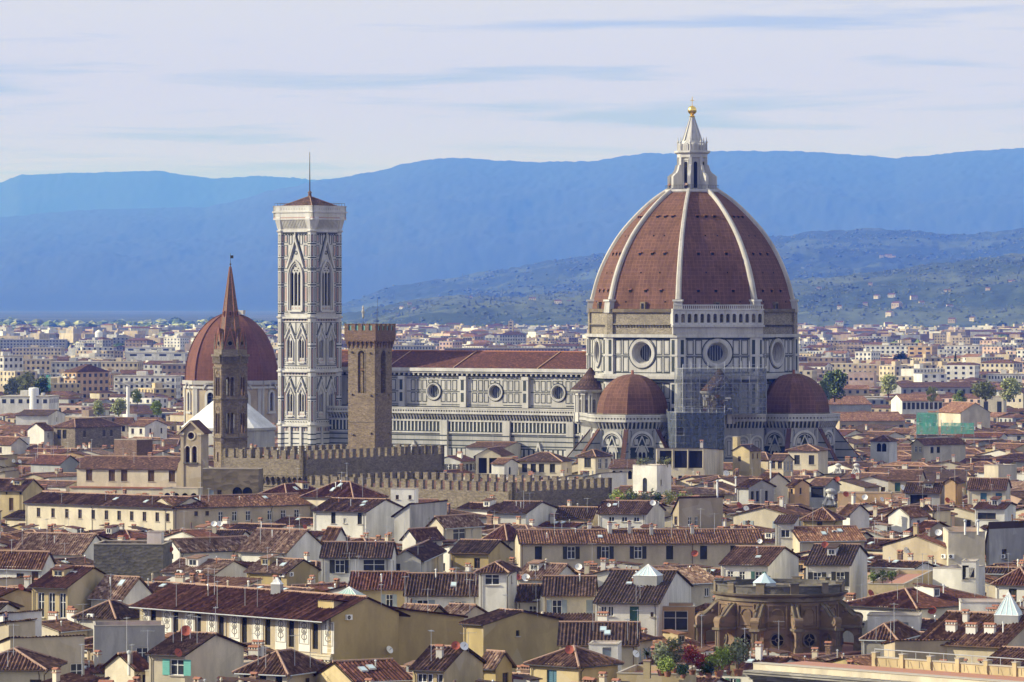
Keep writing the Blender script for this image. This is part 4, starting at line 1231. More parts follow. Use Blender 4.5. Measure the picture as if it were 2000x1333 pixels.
# ================================================================ houses
PROTECT = []      # (x0, x1, ytop, ybottom, Y) in photo pixels: what a filler in front must leave open
FOOT = []         # occupied footprints: (centre, half length, half depth, angle)
TODO = []         # things waiting for a label that singles them out
def slope(mb, A, B, C, Dd, tile, per=0.42, amp=0.10, corr=True, t=0.10, seed=0):
    """one roof plane: eave A-B, ridge Dd-C, covered with rows of barrel tiles"""
    A, B, C, Dd = map(Vector, (A, B, C, Dd))
    e = B - A; L = e.length; e.normalize()
    s = Dd - A; ud = s.dot(e); s = s - e * ud; V = s.length; s.normalize()
    uc = (C - A).dot(e)
    n = e.cross(s)
    if n.z < 0: n = -n
    ou = seed * 37.0
    mb.face([A - n * t, B - n * t, C - n * t, Dd - n * t], 'eave wood')
    if not corr:
        mb.face([A, B, C, Dd] if (C - Dd).length > 1e-3 else [A, B, C], tile, [(ou, 0), (ou + L, 0), (ou + uc, V), (ou + ud, V)][:4 if (C - Dd).length > 1e-3 else 3])
        mb.face([A - n * t, B - n * t, B, A], tile, [(ou, 0), (ou + L, 0), (ou + L, .1), (ou, .1)])
        return
    ns = max(4, int(L / per * 4))
    rows = max(1, int(V / 4.0))
    def vt(u):
        if ud > 1e-3 and u < ud: return V * u / ud
        if uc < L - 1e-3 and u > uc: return V * (L - u) / (L - uc)
        return V
    prev = None
    for i in range(ns + 1):
        u = L * i / ns
        ph = (u / per) % 1.0
        kc = math.floor(u / per + .5)
        jit = noise.cell(Vector((kc * 1.7 + ou, seed, 3.3)))
        hgt = amp * (.85 + .35 * jit) * math.cos(2 * math.pi * u / per) + .03 * jit - (.07 * math.sin(math.pi * u / L) if L > 7 else 0)
        v1 = vt(u)
        colm = []
        for r in range(rows + 1):
            v = v1 * r / rows
            w = noise.noise(Vector((u * .35 + ou, v * .4, seed))) * .11
            colm.append((A + e * u + s * v + n * (hgt + .06 + w), (ou + u, v)))
        low = A + e * u - n * t
        if prev:
            for r in range(rows):
                (a, ua), (b, ub), (c, uc_), (d, ud_) = prev[0][r], colm[r], colm[r + 1], prev[0][r + 1]
                if (a - d).length < 1e-3 and (b - c).length < 1e-3: continue
                mb.face([a, b, c, d], tile, [ua, ub, uc_, ud_])
            mb.face([prev[1], low, colm[0][0], prev[0][0][0]], tile, [prev[0][0][1], colm[0][1], colm[0][1], prev[0][0][1]])
        prev = (colm, low)
def ridge(mb, a, b, r=.15, m='ridge mortar'):
    a, b = Vector(a) + Vector((0, 0, .06)), Vector(b) + Vector((0, 0, .06))
    mb.tube(a, b, r, r, 6, m)
WST = {
 'plain': ('brown wood', 'window glass', None), 'white': ('white paint', 'window glass', None), 'brown': ('brown wood', 'dark opening', None),
 'open': ('white paint', 'window glass', 'dark shutter'), 'openg': ('white paint', 'window glass', 'green shutter'), 'opent': ('white paint', 'window glass', 'teal shutter'),
 'openw': ('white paint', 'window glass', 'grey shutter'), 'openb': ('white paint', 'window glass', 'blue shutter'),
 'shut': ('dark shutter', 'dark shutter', None), 'shutg': ('green shutter', 'green shutter', None), 'shutw': ('grey shutter', 'grey shutter', None), 'shutb': ('blue shutter', 'blue shutter', None),
 'dark': ('dark opening', 'dark opening', None), 'shutbr': ('brown wood', 'brown wood', None)}
def window(fr, u, z, w, hh, st, parent, dep, simple_=False, archd=False):
    frm, gl, sh = WST[st]
    b = MB()
    d = -dep
    if archd: b.prism(fr, arch(u, z, w, z + hh - w / 2, 'semi', 10), d, d + .03, gl)
    else: b.box(fr, u - w / 2, u + w / 2, z, z + hh, d - .02, d + .02, gl)
    closed = st.startswith('shut')
    if not simple_ and not archd and gl != 'dark opening':
        f = .09
        b.frame(fr, u - w / 2, u + w / 2, z, z + hh, f, d + .02, d + .09, frm)
        b.box(fr, u - f / 2, u + f / 2, z + f, z + hh - f, d + .02, d + .08, frm)
        if not closed:
            if hh > 1.3: b.box(fr, u - w / 2 + f, u + w / 2 - f, z + hh * .62, z + hh * .62 + .07, d + .02, d + .07, frm)
        else:
            for i in range(int(hh / .22)): b.box(fr, u - w / 2 + f, u + w / 2 - f, z + .12 + i * .22, z + .17 + i * .22, d + .02, d + .055, frm)
        b.box(fr, u - w / 2 - .12, u + w / 2 + .12, z - .12, z, -.05, .14, 'eave pale')
    o = b.build('window', parent)
    if sh and not simple_:
        for s in (-1, 1):
            b = MB()
            u0, u1 = sorted((u + s * (w / 2 + .02), u + s * (w / 2 + .02 + w * .52)))
            b.box(fr, u0, u1, z, z + hh, .03, .08, sh)
            for i in range(int(hh / .25)): b.box(fr, u0 + .07, u1 - .07, z + .1 + i * .25, z + .17 + i * .25, .08, .10, sh)
            b.build('shutter', o)
    return o
def chimney(parent, x, y, z, hgt=1.3, m='plaster pale', kind=0, ang=0):
    b = MB()
    w, d = (.34, .26) if kind != 2 else (.65, .3)
    if kind == 1:
        b.tube((x, y, z - .8), (x, y, z + hgt), .13, .13, 8, m); b.tube((x, y, z + hgt), (x, y, z + hgt + .25), .2, .12, 8, m)
        return b.build('flue_pipe', parent)
    b.cube(x - w, x + w, y - d, y + d, z - 1.0, z + hgt, m)
    b.cube(x - w - .08, x + w + .08, y - d - .08, y + d + .08, z + hgt, z + hgt + .10, 'ridge mortar')
    for i in range(2 if kind == 0 else 4):
        n_ = 2 if kind == 0 else 4
        xx = x - w + .1 + i * (2 * w - .2) / (n_ - 1)
        b.cube(xx - .08, xx + .08, y - d, y + d, z + hgt + .10, z + hgt + .36, m)
    b.hexa([(x - w - .1, y - d - .1, z + hgt + .36), (x + w + .1, y - d - .1, z + hgt + .36), (x + w + .1, y + d + .1, z + hgt + .36), (x - w - .1, y + d + .1, z + hgt + .36)],
           [(x - w - .1, y - .04, z + hgt + .58), (x + w + .1, y - .04, z + hgt + .58), (x + w + .1, y + .04, z + hgt + .58), (x - w - .1, y + .04, z + hgt + .58)], 'terracotta')
    return b.build('chimney', parent)
def trim(o, r, roof, hx, hy, ze, zr, pitch, over, wm, tm, seed):
    """gutters and downpipes, dormers and roof windows"""
    g = random.Random(seed * 7 + 1)
    gm = g.choice(['iron', 'eave wood', 'brown wood', 'iron', 'lead'])
    b = MB(); d = MB()
    zg = ze - pitch * over - .02
    if roof in ('L', 'H', 'SL'):
        y = -hy - over - .05
        b.tube((-hx - .2, y, zg), (hx + .2, y, zg), .075, .075, 6, gm)
        for sx in ((-1,) if hx < 4 else (-1, .9) if hx < 9 else (-1, -.1, .9)):
            x = sx * hx + (.35 if sx < 0 else 0)
            d.tube((x, y, zg), (x, -hy - .09, zg - .5), .05, .05, 5, gm); d.tube((x, -hy - .09, zg - .5), (x, -hy - .09, max(0, zg - 12)), .05, .05, 5, gm); d.build('downpipe', o); d = MB()
    if roof in ('R', 'H', 'SR'):
        x = hx + over + .05
        b.tube((x, -hy - .2, zg), (x, hy + .2, zg), .075, .075, 6, gm)
        for sy in ((-1,) if hy < 5 else (-1, .4)):
            y = sy * hy + .35
            d.tube((x, y, zg), (hx + .09, y, zg - .5), .05, .05, 5, gm); d.tube((hx + .09, y, zg - .5), (hx + .09, y, max(0, zg - 12)), .05, .05, 5, gm); d.build('downpipe', o); d = MB()
    if b.f: b.build('gutter', r)
    if roof not in ('L', 'R', 'H') or min(hx, hy) < 2.6: return
    ax = 'y' if (roof == 'L' or (roof == 'H' and hx >= hy)) else 'x'
    lim = hx if ax == 'y' else hy
    inset = min(hx, hy) if roof == 'H' else .8
    def pt(s, q, up=0.0):              # s along the eave, q out from the ridge on the seen slope
        x, y = (s, -q) if ax == 'y' else (q, s)
        return Vector((x, y, zr(x, y) + .06 + up))
    hh = hy if ax == 'y' else hx
    free = lim - inset - 1
    if free <= .5: return
    if g.random() < .30 and hh > 3.0:
        s = g.uniform(-free, free); w = g.uniform(.6, 1.0); q = hh * .55; ht = g.uniform(.9, 1.3)
        m = MB()
        A = [pt(s - w, q), pt(s + w, q)]
        top = A[0].z + ht
        f = [Vector((a.x, a.y, a.z - .2)) for a in A]; tp = [Vector((a.x, a.y, top)) for a in A]
        bk = [pt(s - w, q - ht / max(pitch, .05) * .9 if ht / max(pitch, .05) * .9 < q else 0), pt(s + w, q - ht / max(pitch, .05) * .9 if ht / max(pitch, .05) * .9 < q else 0)]
        m.face([f[0], f[1], tp[1], tp[0]], wm); m.face([f[0], tp[0], Vector((bk[0].x, bk[0].y, top)), bk[0]], wm); m.face([f[1], tp[1], Vector((bk[1].x, bk[1].y, top)), bk[1]], wm)
        out = (A[0] - pt(s - w, 0)); out.z = 0; out.normalize(); sd = (A[1] - A[0]).normalized()
        e0, e1 = tp[0] + out * .3 - sd * .2, tp[1] + out * .3 + sd * .2
        b0, b1 = Vector((bk[0].x, bk[0].y, top + .35)) - sd * .2, Vector((bk[1].x, bk[1].y, top + .35)) + sd * .2
        m.hexa([e0, e1, b1, b0], [p + Vector((0, 0, .12)) for p in (e0, e1, b1, b0)], tm)
        mid = (f[0] + f[1]) / 2
        dm = m.build('dormer', r)
        m = MB()
        P4 = [mid + sd * q2 * w * .6 + out * .03 + Vector((0, 0, .35 + z * (ht - .35))) for q2, z in ((-1, 0), (1, 0), (1, 1), (-1, 1))]
        m.face(P4, 'window glass'); m.tube(P4[0], P4[1], .04, .04, 4, 'white paint'); m.tube(P4[2], P4[3], .04, .04, 4, 'white paint'); m.tube((P4[0] + P4[1]) / 2, (P4[2] + P4[3]) / 2, .03, .03, 4, 'white paint')
        m.build('window', dm)
    for _ in range(g.choice((0, 0, 1, 1, 2))):
        s = g.uniform(-free, free); q = hh * g.uniform(.35, .7)
        m = MB()
        lo = [pt(s - .4, q, .08), pt(s + .4, q, .08), pt(s + .4, q - 1.0, .08), pt(s - .4, q - 1.0, .08)]
        m.hexa(lo, [p + Vector((0, 0, .14)) for p in lo], 'galvanised')
        c_ = sum(lo, Vector()) / 4
        m.face([c_ + (p - c_) * .82 + Vector((0, 0, .15)) for p in lo], 'skylight glass')
        m.build('roof_window', r)
    for _ in range(g.choice((0, 1, 1, 2))):
        s = g.uniform(-free, free); p = pt(s, hh * g.uniform(.15, .6))
        m = MB(); h_ = g.uniform(.5, 1.1)
        m.tube(p - Vector((0, 0, .3)), p + Vector((0, 0, h_)), .085, .085, 7, g.choice(['galvanised', 'terracotta', 'white paint', 'concrete'])); m.tube(p + Vector((0, 0, h_)), p + Vector((0, 0, h_ + .16)), .16, .08, 7, 'galvanised')
        m.build('vent_pipe', r)
HN = [0]
def build_house(name, label, cat, ctr, a, wl, wr, ze, roof, rise, wall, tile, winL, winR, chim, group=None, over=.5, og=.25, corr=True, far=False, frame=True, extra=None, zb=0.0, wfront=None):
    """local x runs along the left face (front, normal -y), local y along the right face (normal +x)"""
    HN[0] += 1
    seed = HN[0]
    o = empty(name, ctr, a, label, cat, group)
    hx, hy = wl / 2, wr / 2
    wm = wall if wall in MATS else 'plaster ' + wall
    tm = 'tiles ' + tile if tile in TILE else tile
    half = {'L': hy, 'R': hx, 'H': min(hx, hy), 'SL': wr, 'SB': wr, 'SR': wl, 'SX': wl, 'F': 1}[roof]
    if rise is None: rise = half * (.24 if roof in 'LRH' else .2)
    pitch = rise / half
    def zr(x, y):
        if roof == 'L': return ze + rise - abs(y) * pitch
        if roof == 'R': return ze + rise - abs(x) * pitch
        if roof == 'H': return ze + min(hx - abs(x), hy - abs(y)) * pitch
        if roof == 'SL': return ze + (y + hy) * pitch
        if roof == 'SB': return ze + (hy - y) * pitch
        if roof == 'SR': return ze + (hx - x) * pitch
        if roof == 'SX': return ze + (x + hx) * pitch
        return ze - .5
    b = MB()
    frames = {'front': (Fr((0, -hy, 0), 0), hx), 'right': (Fr((hx, 0, 0), 90), hy), 'back': (Fr((0, hy, 0), 180), hx), 'left': (Fr((-hx, 0, 0), 270), hy)}
    pr = {}
    for kf, (fr, hw_) in frames.items():
        top = [(hw_, zr(*(fr.p(hw_ * .9999, 0).xy * .9999)))]
        ends = [fr.p(-hw_, 0), fr.p(hw_, 0)]
        zl, zr_ = zr(ends[0].x, ends[0].y), zr(ends[1].x, ends[1].y)
        if roof == 'F': zl = zr_ = ze
        if roof == 'H': zl = zr_ = ze
        out = [(-hw_, zb), (hw_, zb), (hw_, zr_)]
        if (roof == 'R' and kf in ('front', 'back')) or (roof == 'L' and kf in ('left', 'right')): out.append((0, ze + rise))
        out.append((-hw_, zl))
        pr[kf] = out
    dep = .22
    made = []
    for kf, spec in (('front', winL), ('right', winR)):
        fr, hw_ = frames[kf]
        holes = []
        for sp in (spec or []):
            pos, st, w, hh, drop = sp[:5]
            ar_ = len(sp) > 5 and sp[5] == 'arch'
            if isinstance(pos, int): pos = [(i + .5) / pos for i in range(pos)]
            for p in pos:
                u = -hw_ + p * 2 * hw_
                if w / 2 + .15 > hw_: continue
                u = max(-hw_ + w / 2 + .12, min(hw_ - w / 2 - .12, u))
                z = ze - drop - hh
                made.append((fr, u, z, w, hh, st, ar_))
                if not far: holes.append(arch(u, z, w, z + hh - w / 2, 'semi', 10) if ar_ else rect(u - w / 2, u + w / 2, z, z + hh))
        b.wall(fr, pr[kf], holes, 0, wfront if wfront and kf == 'front' else wm, dep, wm)
        if frame and not far:
            for sp in (spec or []):
                pass
    for kf in ('back', 'left'): b.wall(frames[kf][0], pr[kf], [], 0, wm)
    if roof == 'F':
        b.face([(-hx, -hy, ze - .5), (hx, -hy, ze - .5), (hx, hy, ze - .5), (-hx, hy, ze - .5)], 'terrace paving')
        t_ = .22
        for kf, (fr, hw_) in frames.items(): b.box(fr, -hw_ - .02, hw_ + .02, ze, ze + .12, -t_, .06, 'eave pale'); b.wall(fr, rect(-hw_, hw_, ze - .5, ze), [], -t_, wm)
    b.build('wall', o)
    for (fr, u, z, w, hh, st, ar_) in made:
        window(fr, u, z, w, hh, st, o, dep if not far else -.02, far, ar_)
    r = None
    if roof != 'F':
        m = MB()
        ov = over
        S_ = lambda A, B, C, Dd: slope(m, A, B, C, Dd, tm, corr=corr, seed=seed % 97)
        if roof == 'L':
            X = hx + og; y = hy + ov; z0 = ze - pitch * ov + .04; z1 = ze + rise + .04
            S_((-X, -y, z0), (X, -y, z0), (X, 0, z1), (-X, 0, z1)); S_((X, y, z0), (-X, y, z0), (-X, 0, z1), (X, 0, z1))
            ridge(m, (-X, 0, z1), (X, 0, z1))
        elif roof == 'R':
            Yv = hy + og; x = hx + ov; z0 = ze - pitch * ov + .04; z1 = ze + rise + .04
            S_((x, -Yv, z0), (x, Yv, z0), (0, Yv, z1), (0, -Yv, z1)); S_((-x, Yv, z0), (-x, -Yv, z0), (0, -Yv, z1), (0, Yv, z1))
            ridge(m, (0, -Yv, z1), (0, Yv, z1))
        elif roof == 'H':
            x, y = hx + ov, hy + ov; z0 = ze - pitch * ov + .04
            q = min(x, y); z1 = z0 + pitch * q
            if x >= y: R0, R1 = (-x + q, 0, z1), (x - q, 0, z1)
            else: R0, R1 = (0, -y + q, z1), (0, y - q, z1)
            A = [(-x, -y, z0), (x, -y, z0), (x, y, z0), (-x, y, z0)]
            if x >= y: S_(A[0], A[1], R1, R0); S_(A[1], A[2], R1, R1); S_(A[2], A[3], R0, R1); S_(A[3], A[0], R0, R0)
            else: S_(A[0], A[1], R0, R0); S_(A[1], A[2], R1, R0); S_(A[2], A[3], R1, R1); S_(A[3], A[0], R0, R1)
            if abs(x - y) > .05: ridge(m, R0, R1)
            for aa, rr in zip(A, (R0, R1, R1, R0) if x >= y else (R0, R0, R1, R1)): ridge(m, aa, rr)
        else:
            if roof == 'SL': q = [(-hx - og, -hy - ov), (hx + og, -hy - ov), (hx + og, hy + .2), (-hx - og, hy + .2)]
            elif roof == 'SB': q = [(hx + og, hy + ov), (-hx - og, hy + ov), (-hx - og, -hy - .2), (hx + og, -hy - .2)]
            elif roof == 'SR': q = [(hx + ov, -hy - og), (hx + ov, hy + og), (-hx - .2, hy + og), (-hx - .2, -hy - og)]
            else: q = [(-hx - ov, hy + og), (-hx - ov, -hy - og), (hx + .2, -hy - og), (hx + .2, hy + og)]
            S_(*[(x, y, zr(x, y) + .05) for x, y in q])
        r = m.build('roof', o)
        if corr: trim(o, r, roof, hx, hy, ze, zr, pitch, over, wm, tm, seed)
    for ch in (chim or []):
        fx, fy = ch[0], ch[1]
        x, y = (fx * 2 - 1) * hx, (fy * 2 - 1) * hy
        chimney(r or o, x, y, zr(x, y), *(ch[2:]))
    if extra: extra(o, frames, ze, hx, hy, zr)
    FOOT.append((Vector(ctr).xy, hx + .5, hy + .5, a))
    return o
def H(label, xl, xc, xr, yc, ze, a, roof='L', rise=None, wall='cream', tile='brown', wl=None, wr=None, ch=None, dl=None, dr=None, Y=None, vb=24, name='house', cat='house', group=None, far=None, **kw):
    if Y: ze = CH - (yc - HOR) / F * Y
    Y = F * (CH - ze) / (yc - HOR)
    if rise and roof in 'LRH': rise *= .74
    C = P(xc, yc, Y)
    ca, sa = math.cos(rad(a)), math.sin(rad(a))
    tl = (xl - 1000) / F if xl is not None else None
    LL = (C.x - tl * C.y) / (ca - tl * sa) if dl is None else dl
    if dr is None:
        tr = (xr - 1000) / F
        LR = (tr * C.y - C.x) / (-sa - tr * ca)
    else: LR = dr
    ctr = Vector((C.x - ca * LL / 2 - sa * LR / 2, C.y - sa * LL / 2 + ca * LR / 2, 0))
    if not (0.5 < LL < 140 and 0.5 < LR < 140): print('SIZE', label, LL, LR)
    if far is None: far = Y > 1450
    o = build_house(name, label, cat, ctr, a, LL, LR, ze, roof, rise, wall, tile, wl, wr, ch, group, corr=Y < 980, far=far, **kw)
    xs = [px_of(ctr + Matrix.Rotation(rad(a), 3, 'Z') @ Vector((sx * LL / 2, sy * LR / 2, ze)))[0] for sx in (-1, 1) for sy in (-1, 1)]
    PROTECT.append((min(xs), max(xs), yc, yc + vb, Y))
    Rm = Matrix.Rotation(rad(a), 3, 'Z')
    for p0, p1 in (((-LL / 2, -LR / 2), (LL / 2, -LR / 2)), ((LL / 2, -LR / 2), (LL / 2, LR / 2))):
        for i in range(4):
            q = [ctr + Rm @ Vector((p0[0] + (p1[0] - p0[0]) * t, p0[1] + (p1[1] - p0[1]) * t, ze)) for t in (i / 4, (i + 1) / 4)]
            (ax, ay), (bx, by) = px_of(q[0]), px_of(q[1])
            PROTECT.append((min(ax, bx), max(ax, bx), min(ay, by), (ay + by) / 2 + vb * .85, min(q[0].y, q[1].y)))
    return o

# ---- houses placed one by one (photo columns of left end, near corner, right end; eave row; eave height)
W_ = lambda n, st, w=1.0, h=1.6, d=.9, *r: [(n, st, w, h, d, *r)]
# -- row under the towers, left
H('rough tan stone house with a low hipped brown roof above the long loggia roof', 105, 147, 237, 834, 20, -38, 'H', 2.9, 'rubble stone', 'brown', W_([.25, .5], 'dark', 1.6, 2.6, 1.0) + W_([.55], 'dark', 1.1, 1.4, 6.5), W_([.2, .62, .78], 'plain', 1.2, 2.0, 1.2) + W_([.3, .55], 'plain', 1.2, 1.8, 6), vb=44)
H('short flat-topped rubble stone tower stump beside the tan stone house', 223, 267, 298, 860, 20, -36, 'F', None, 'brick stone', 'brown', vb=34, cat='tower stump', name='tower_stump')
H('white gabled house with rusty roof left of the tan stone house', 54, 86, 104, 840, 19, -38, 'R', 2.6, 'white', 'rust', None, W_(1, 'white'), vb=24)
H('white gabled house with small windows right of the tan stone house', 251, 283, 326, 832, 19, -30, 'L', 2.2, 'white', 'rust', W_(2, 'plain'), W_(2, 'plain'), vb=24)
H('narrow white house with dark roof behind the tan stone house', 94, 94, 127, 812, 19, -6, 'L', 2, 'white', 'dark', None, W_(1, 'plain'), dl=11, vb=16)
H('cream house with three pointed windows left of the white tent-like pyramid roof', 224, 258, 262, 826, 19, -6, 'L', 2, 'cream', 'brown', W_(3, 'dark', 1.0, 2.0, .8, 'arch'), None, vb=18)
H('low flat white rooftop block among brown roofs, far left', 0, 38, 58, 856, 18, -20, 'F', None, 'white', 'brown', vb=10)
H('pale house with rusty gabled roof at the left edge behind the arcade', -20, 22, 52, 868, 18, -38, 'L', 2.4, 'pale', 'rust', W_(1, 'plain'), None, vb=22)
H('dark red roofed low house under the tan stone house', 60, 118, 155, 906, 17, -35, 'L', 2.6, 'grey', 'red', None, None, vb=20)
# -- loggia house and its neighbours
def loggia_extra(o, fr, ze, hx, hy, zr):
    f, hw_ = fr['front']
    b = MB()
    b.box(f, -hw_ - .8, hw_ + .4, ze - 4.4, ze - 4.1, 0, 2.6, 'terracotta'); b.box(f, -hw_ - .8, hw_ + .3, 0, ze - 4.4, 0, 2.3, 'plaster cream')
    b.build('terrace_wall', o)
H('long cream house with deep brown roof and tall brown windows left of the bell gable', 150, 352, 356, 916, 20, -16, 'L', 3.2, 'cream', 'brown', W_([.12, .34, .46, .72, .92], 'shutbr', 1.5, 2.5, .4), None, dr=11, vb=58, extra=loggia_extra)
def bellgable():
    Y = 960
    o = empty('bell_gable', P(379, HOR, Y).xy.to_3d(), -18, 'tall tan stone bell gable with two arches and an oculus', 'bell gable')
    z = lambda y: CH - (y - HOR) / F * Y
    b = MB()
    fr = Fr((0, -1.6, 0), 0)
    w = 1.85
    hl_ = [arch(-.78, z(905), .95, z(876), 'semi', 10), arch(.78, z(905), .95, z(876), 'semi', 10), circ(0, z(851), .72, 14)]
    b.wall(fr, [(-2.0, 0), (2.0, 0), (2.0, z(843)), (0, z(826)), (-2.0, z(843))], hl_, 0, 'plaster tan', 1.2, 'brick stone')
    b.face([fr.p(-2, z(910), -1.25), fr.p(2, z(910), -1.25), fr.p(2, z(835), -1.25), fr.p(-2, z(835), -1.25)], 'brick stone')
    for q in (-.78, .78): b.strip(fr, arch(q, z(905), 1.25, z(876), 'semi', 10)[1:], .2, 0, .14, 'plaster cream')
    b.ring(fr, 0, z(851), .72, 1.0, 0, .14, 'plaster cream', 14); b.box(fr, -.14, .14, z(905), z(876), 0, .2, 'plaster cream')
    for s in (-1, 1):
        b.box(fr, s * 1.95 - .34, s * 1.95 + .34, 0, z(845), -2.6, .2, 'plaster tan'); b.box(fr, s * 1.95 - .5, s * 1.95 + .5, z(850), z(845), -2.6, .4, 'plaster cream')
    b.wall(Fr((2.2, 0, 0), 90), rect(-1.6, 2.6, 0, z(845)), [], 0, 'plaster tan'); b.wall(Fr((-2.2, 0, 0), 270), rect(-2.6, 1.6, 0, z(845)), [], 0, 'plaster tan')
    for s in (-1, 1): sl(b, fr, [(s * 2.2, 0), (s * 3.6, 0), (s * 3.4, z(925)), (s * 2.9, z(905)), (s * 2.2, z(896))], -2.2, -.2, 'plaster tan')
    b.wall(Fr((0, 2.6, 0), 180), rect(-2.2, 2.2, 0, z(845)), [], 0, 'plaster tan')
    b.box(fr, -1.6, 1.6, z(906), z(903), -.6, .5, 'dark stone')
    b.build('wall', o)
    m = MB()
    for s in (-1, 1):
        q = [(s * 3.0, -2.1, z(848)), (s * 3.0, 2.8, z(848)), (0, 2.8, z(823)), (0, -2.1, z(823))]
        m.hexa(q, [(x, y, zz + .22) for x, y, zz in q], 'tiles brown')
    m.strip(Fr((0, -2.1, 0), 0), [(-3.0, z(848)), (0, z(823)), (3.0, z(848))], .35, -.2, .12, 'plaster tan')
    m.build('roof', o)
    for q in (-.78, .78):
        m = MB(); m.lathe((q, -.8, z(893)), [(.34, 0), (.26, .25), (.2, .6), (0, .75)], 12, 'iron', 0, True); m.build('bell', o)
    PROTECT.append((340, 412, 820, 940, Y)); FOOT.append((P(379, HOR, Y).xy, 4.5, 4, 0))
bellgable()
H('cream terrace block with four round arches below the bell gable', 318, 387, 398, 955, 18.6, -12, 'F', None, 'cream', 'brown', W_(4, 'dark', 1.35, 1.7, .9, 'arch'), None, dr=6, vb=20)
H('stained grey arcaded terrace block with dark doorways right of the bell gable', 396, 505, 514, 917, None, -8, 'F', None, 'weathered stone', 'dark', W_([.62, .8], 'dark', 2.0, 3.0, 3.6, 'arch') + W_([.15], 'shutw', 1.0, 2.2, 4.2) + W_([.3], 'plain', .9, 1.6, 4.2), None, vb=62, Y=925)  # dark wall colour carries both its stains and the shade lying on it
H('long cream wing with a row of narrow dark windows, left of the taller grey-cream wing', 50, 338, 345, 992, 18, -38, 'L', 2.4, 'cream', 'brown', W_([.09, .19, .285, .375, .465, .555, .64, .725, .81, .895], 'plain', .95, 1.75, 1.0) + W_([.965], 'plain', .9, 1.6, 1.1), None, dr=10, vb=34)
H('long greyish cream wing with tall paned windows running to the white house', 338, 340, 606, 992, 18, -57, 'R', 2.4, 'beige', 'rust', None, W_([.16, .24], 'plain', .8, .9, .8) + W_([.34, .44, .54, .70, .80, .90], 'white', 1.1, 1.9, 1.0), dl=10, vb=34)
H('yellow house end with one tall brown window at the left edge', -70, 45, 60, 958, 18.5, -20, 'L', 2.8, 'yellow', 'brown', W_([.8], 'shutbr', 1.0, 2.6, 1.6) + W_([.72, .96], 'dark', .4, .5, .4), None, dr=9, vb=56)
H('low lean-to of dark tiles in front of the long cream wing', 10, 340, 352, 1024, 14, -38, 'SL', 1.2, 'cream', 'dark', W_([.1], 'plain', 1.1, 1.4, 2.0), None, dr=4, vb=14)
H('rusty hipped roof house rising behind the long greyish wing', 505, 560, 640, 968, 19.5, -38, 'H', 2.6, 'cream', 'red', None, None, vb=12)
H('broad red roofed house behind the white house with grey gable', 592, 690, 752, 972, 19.5, -38, 'H', 3.6, 'cream', 'red', None, None, vb=10)
H('white house with two slit windows and a grey shaded gable below the lower battlements', 612, 715, 788, 1000, 18.5, -24, 'L', 2.6, 'white', 'brown', W_([.38, .88], 'shut', .9, 2.1, .2) + W_([.6], 'white', .6, .9, 1.3), None, vb=54)
H('grey stained firewall block stepping right of the white house', 770, 800, 873, 1008, 19, -24, 'SX', 2.0, 'stained plaster', 'brown', None, W_([.5], 'white', .9, 1.6, .6), vb=36)
H('small flat white rooftop cabin in front of the lower battlements', 763, 809, 814, 956, 22, -10, 'F', None, 'white', 'brown', W_([.28, .82], 'plain', .6, .8, 1.1), None, dr=4, vb=22)
H('cream rooftop cabin with a wide window and striped rusty roof', 836, 866, 941, 1028, 19.5, -38, 'R', 2.0, 'cream', 'pale', W_([.25, .75], 'plain', .6, 1.0, 1.3), W_([.42], 'bright' if False else 'white', 3.4, 1.9, .6), vb=40)
H('white gable with a glazed strip roof left of the cream rooftop cabin', 786, 812, 864, 1052, 18.4, -38, 'R', 1.9, 'white', 'rust', None, W_([.75], 'dark', .8, 1.2, .8, 'arch'), vb=20)
H('ochre walled house under a dark roof right below the cream rooftop cabin', 880, 954, 997, 1080, 17.6, -20, 'L', 2.2, 'ochre', 'dark', W_([.7], 'plain'), None, vb=24)
H('dark red hipped roof between the rooftop cabin and the long cream house', 948, 990, 1030, 1052, 18, -38, 'H', 2.8, 'beige', 'red', None, None, vb=8)
# -- centre, under the nave
H('low white house with terracotta roof in front of the nave', 910, 986, 1028, 874, 19.5, -14, 'L', 1.2, 'white', 'brown', W_([.25, .62], 'plain', 1.1, 1.3, 2.4), None, vb=18)
H('open-sided cream belvedere with pillars and rusty gable below the nave', 929, 978, 1001, 890, 21, -12, 'R', 2.2, 'cream', 'rust', W_([.28, .7], 'dark', 2.0, 3.6, .6), W_([.5], 'shutw', 1.0, 2.0, 2), vb=38)
H('white arched house joined to the belvedere', 960, 985, 1012, 906, 19.6, -24, 'L', 1.4, 'white', 'rust', None, W_([.4], 'dark', 1.2, 2.2, .8, 'arch'), vb=30)
H('cream house with dark hipped roof and four dark windows above the lower battlements', 1011, 1096, 1117, 901, 20, -18, 'H', 2.4, 'cream', 'dark', W_([.16, .36, .55, .8], 'shut', 1.3, 2.0, .7), W_([.6], 'plain', .7, 1.0, 1.8), vb=34)
H('cream rooftop turret with wide paired windows and small hipped roof', 1129, 1163, 1193, 891, 21.5, -36, 'H', 1.7, 'cream', 'dark', W_([.55], 'shut', 1.9, 2.2, .5), W_([.3, .72], 'white', 1.3, 2.3, .7), vb=44)
H('cream house with two arched windows between the turret and the white tower', 1190, 1236, 1240, 914, 19.4, -8, 'SL', 1.6, 'cream', 'brown', W_([.2, .5, .88], 'dark', .9, 1.9, .7, 'arch'), None, dr=7, vb=24)
H('tall white turret with an arched niche and plants on its flat top', 1236, 1283, 1311, 910, 22.6, -33, 'F', None, 'white', 'brown', W_([.5], 'white', 1.1, 3.0, 2.6, 'arch') + W_([.5], 'dark', 1.2, 1.3, 6.9, 'arch'), W_([.3], 'plain', .5, 1.2, 3), vb=60)
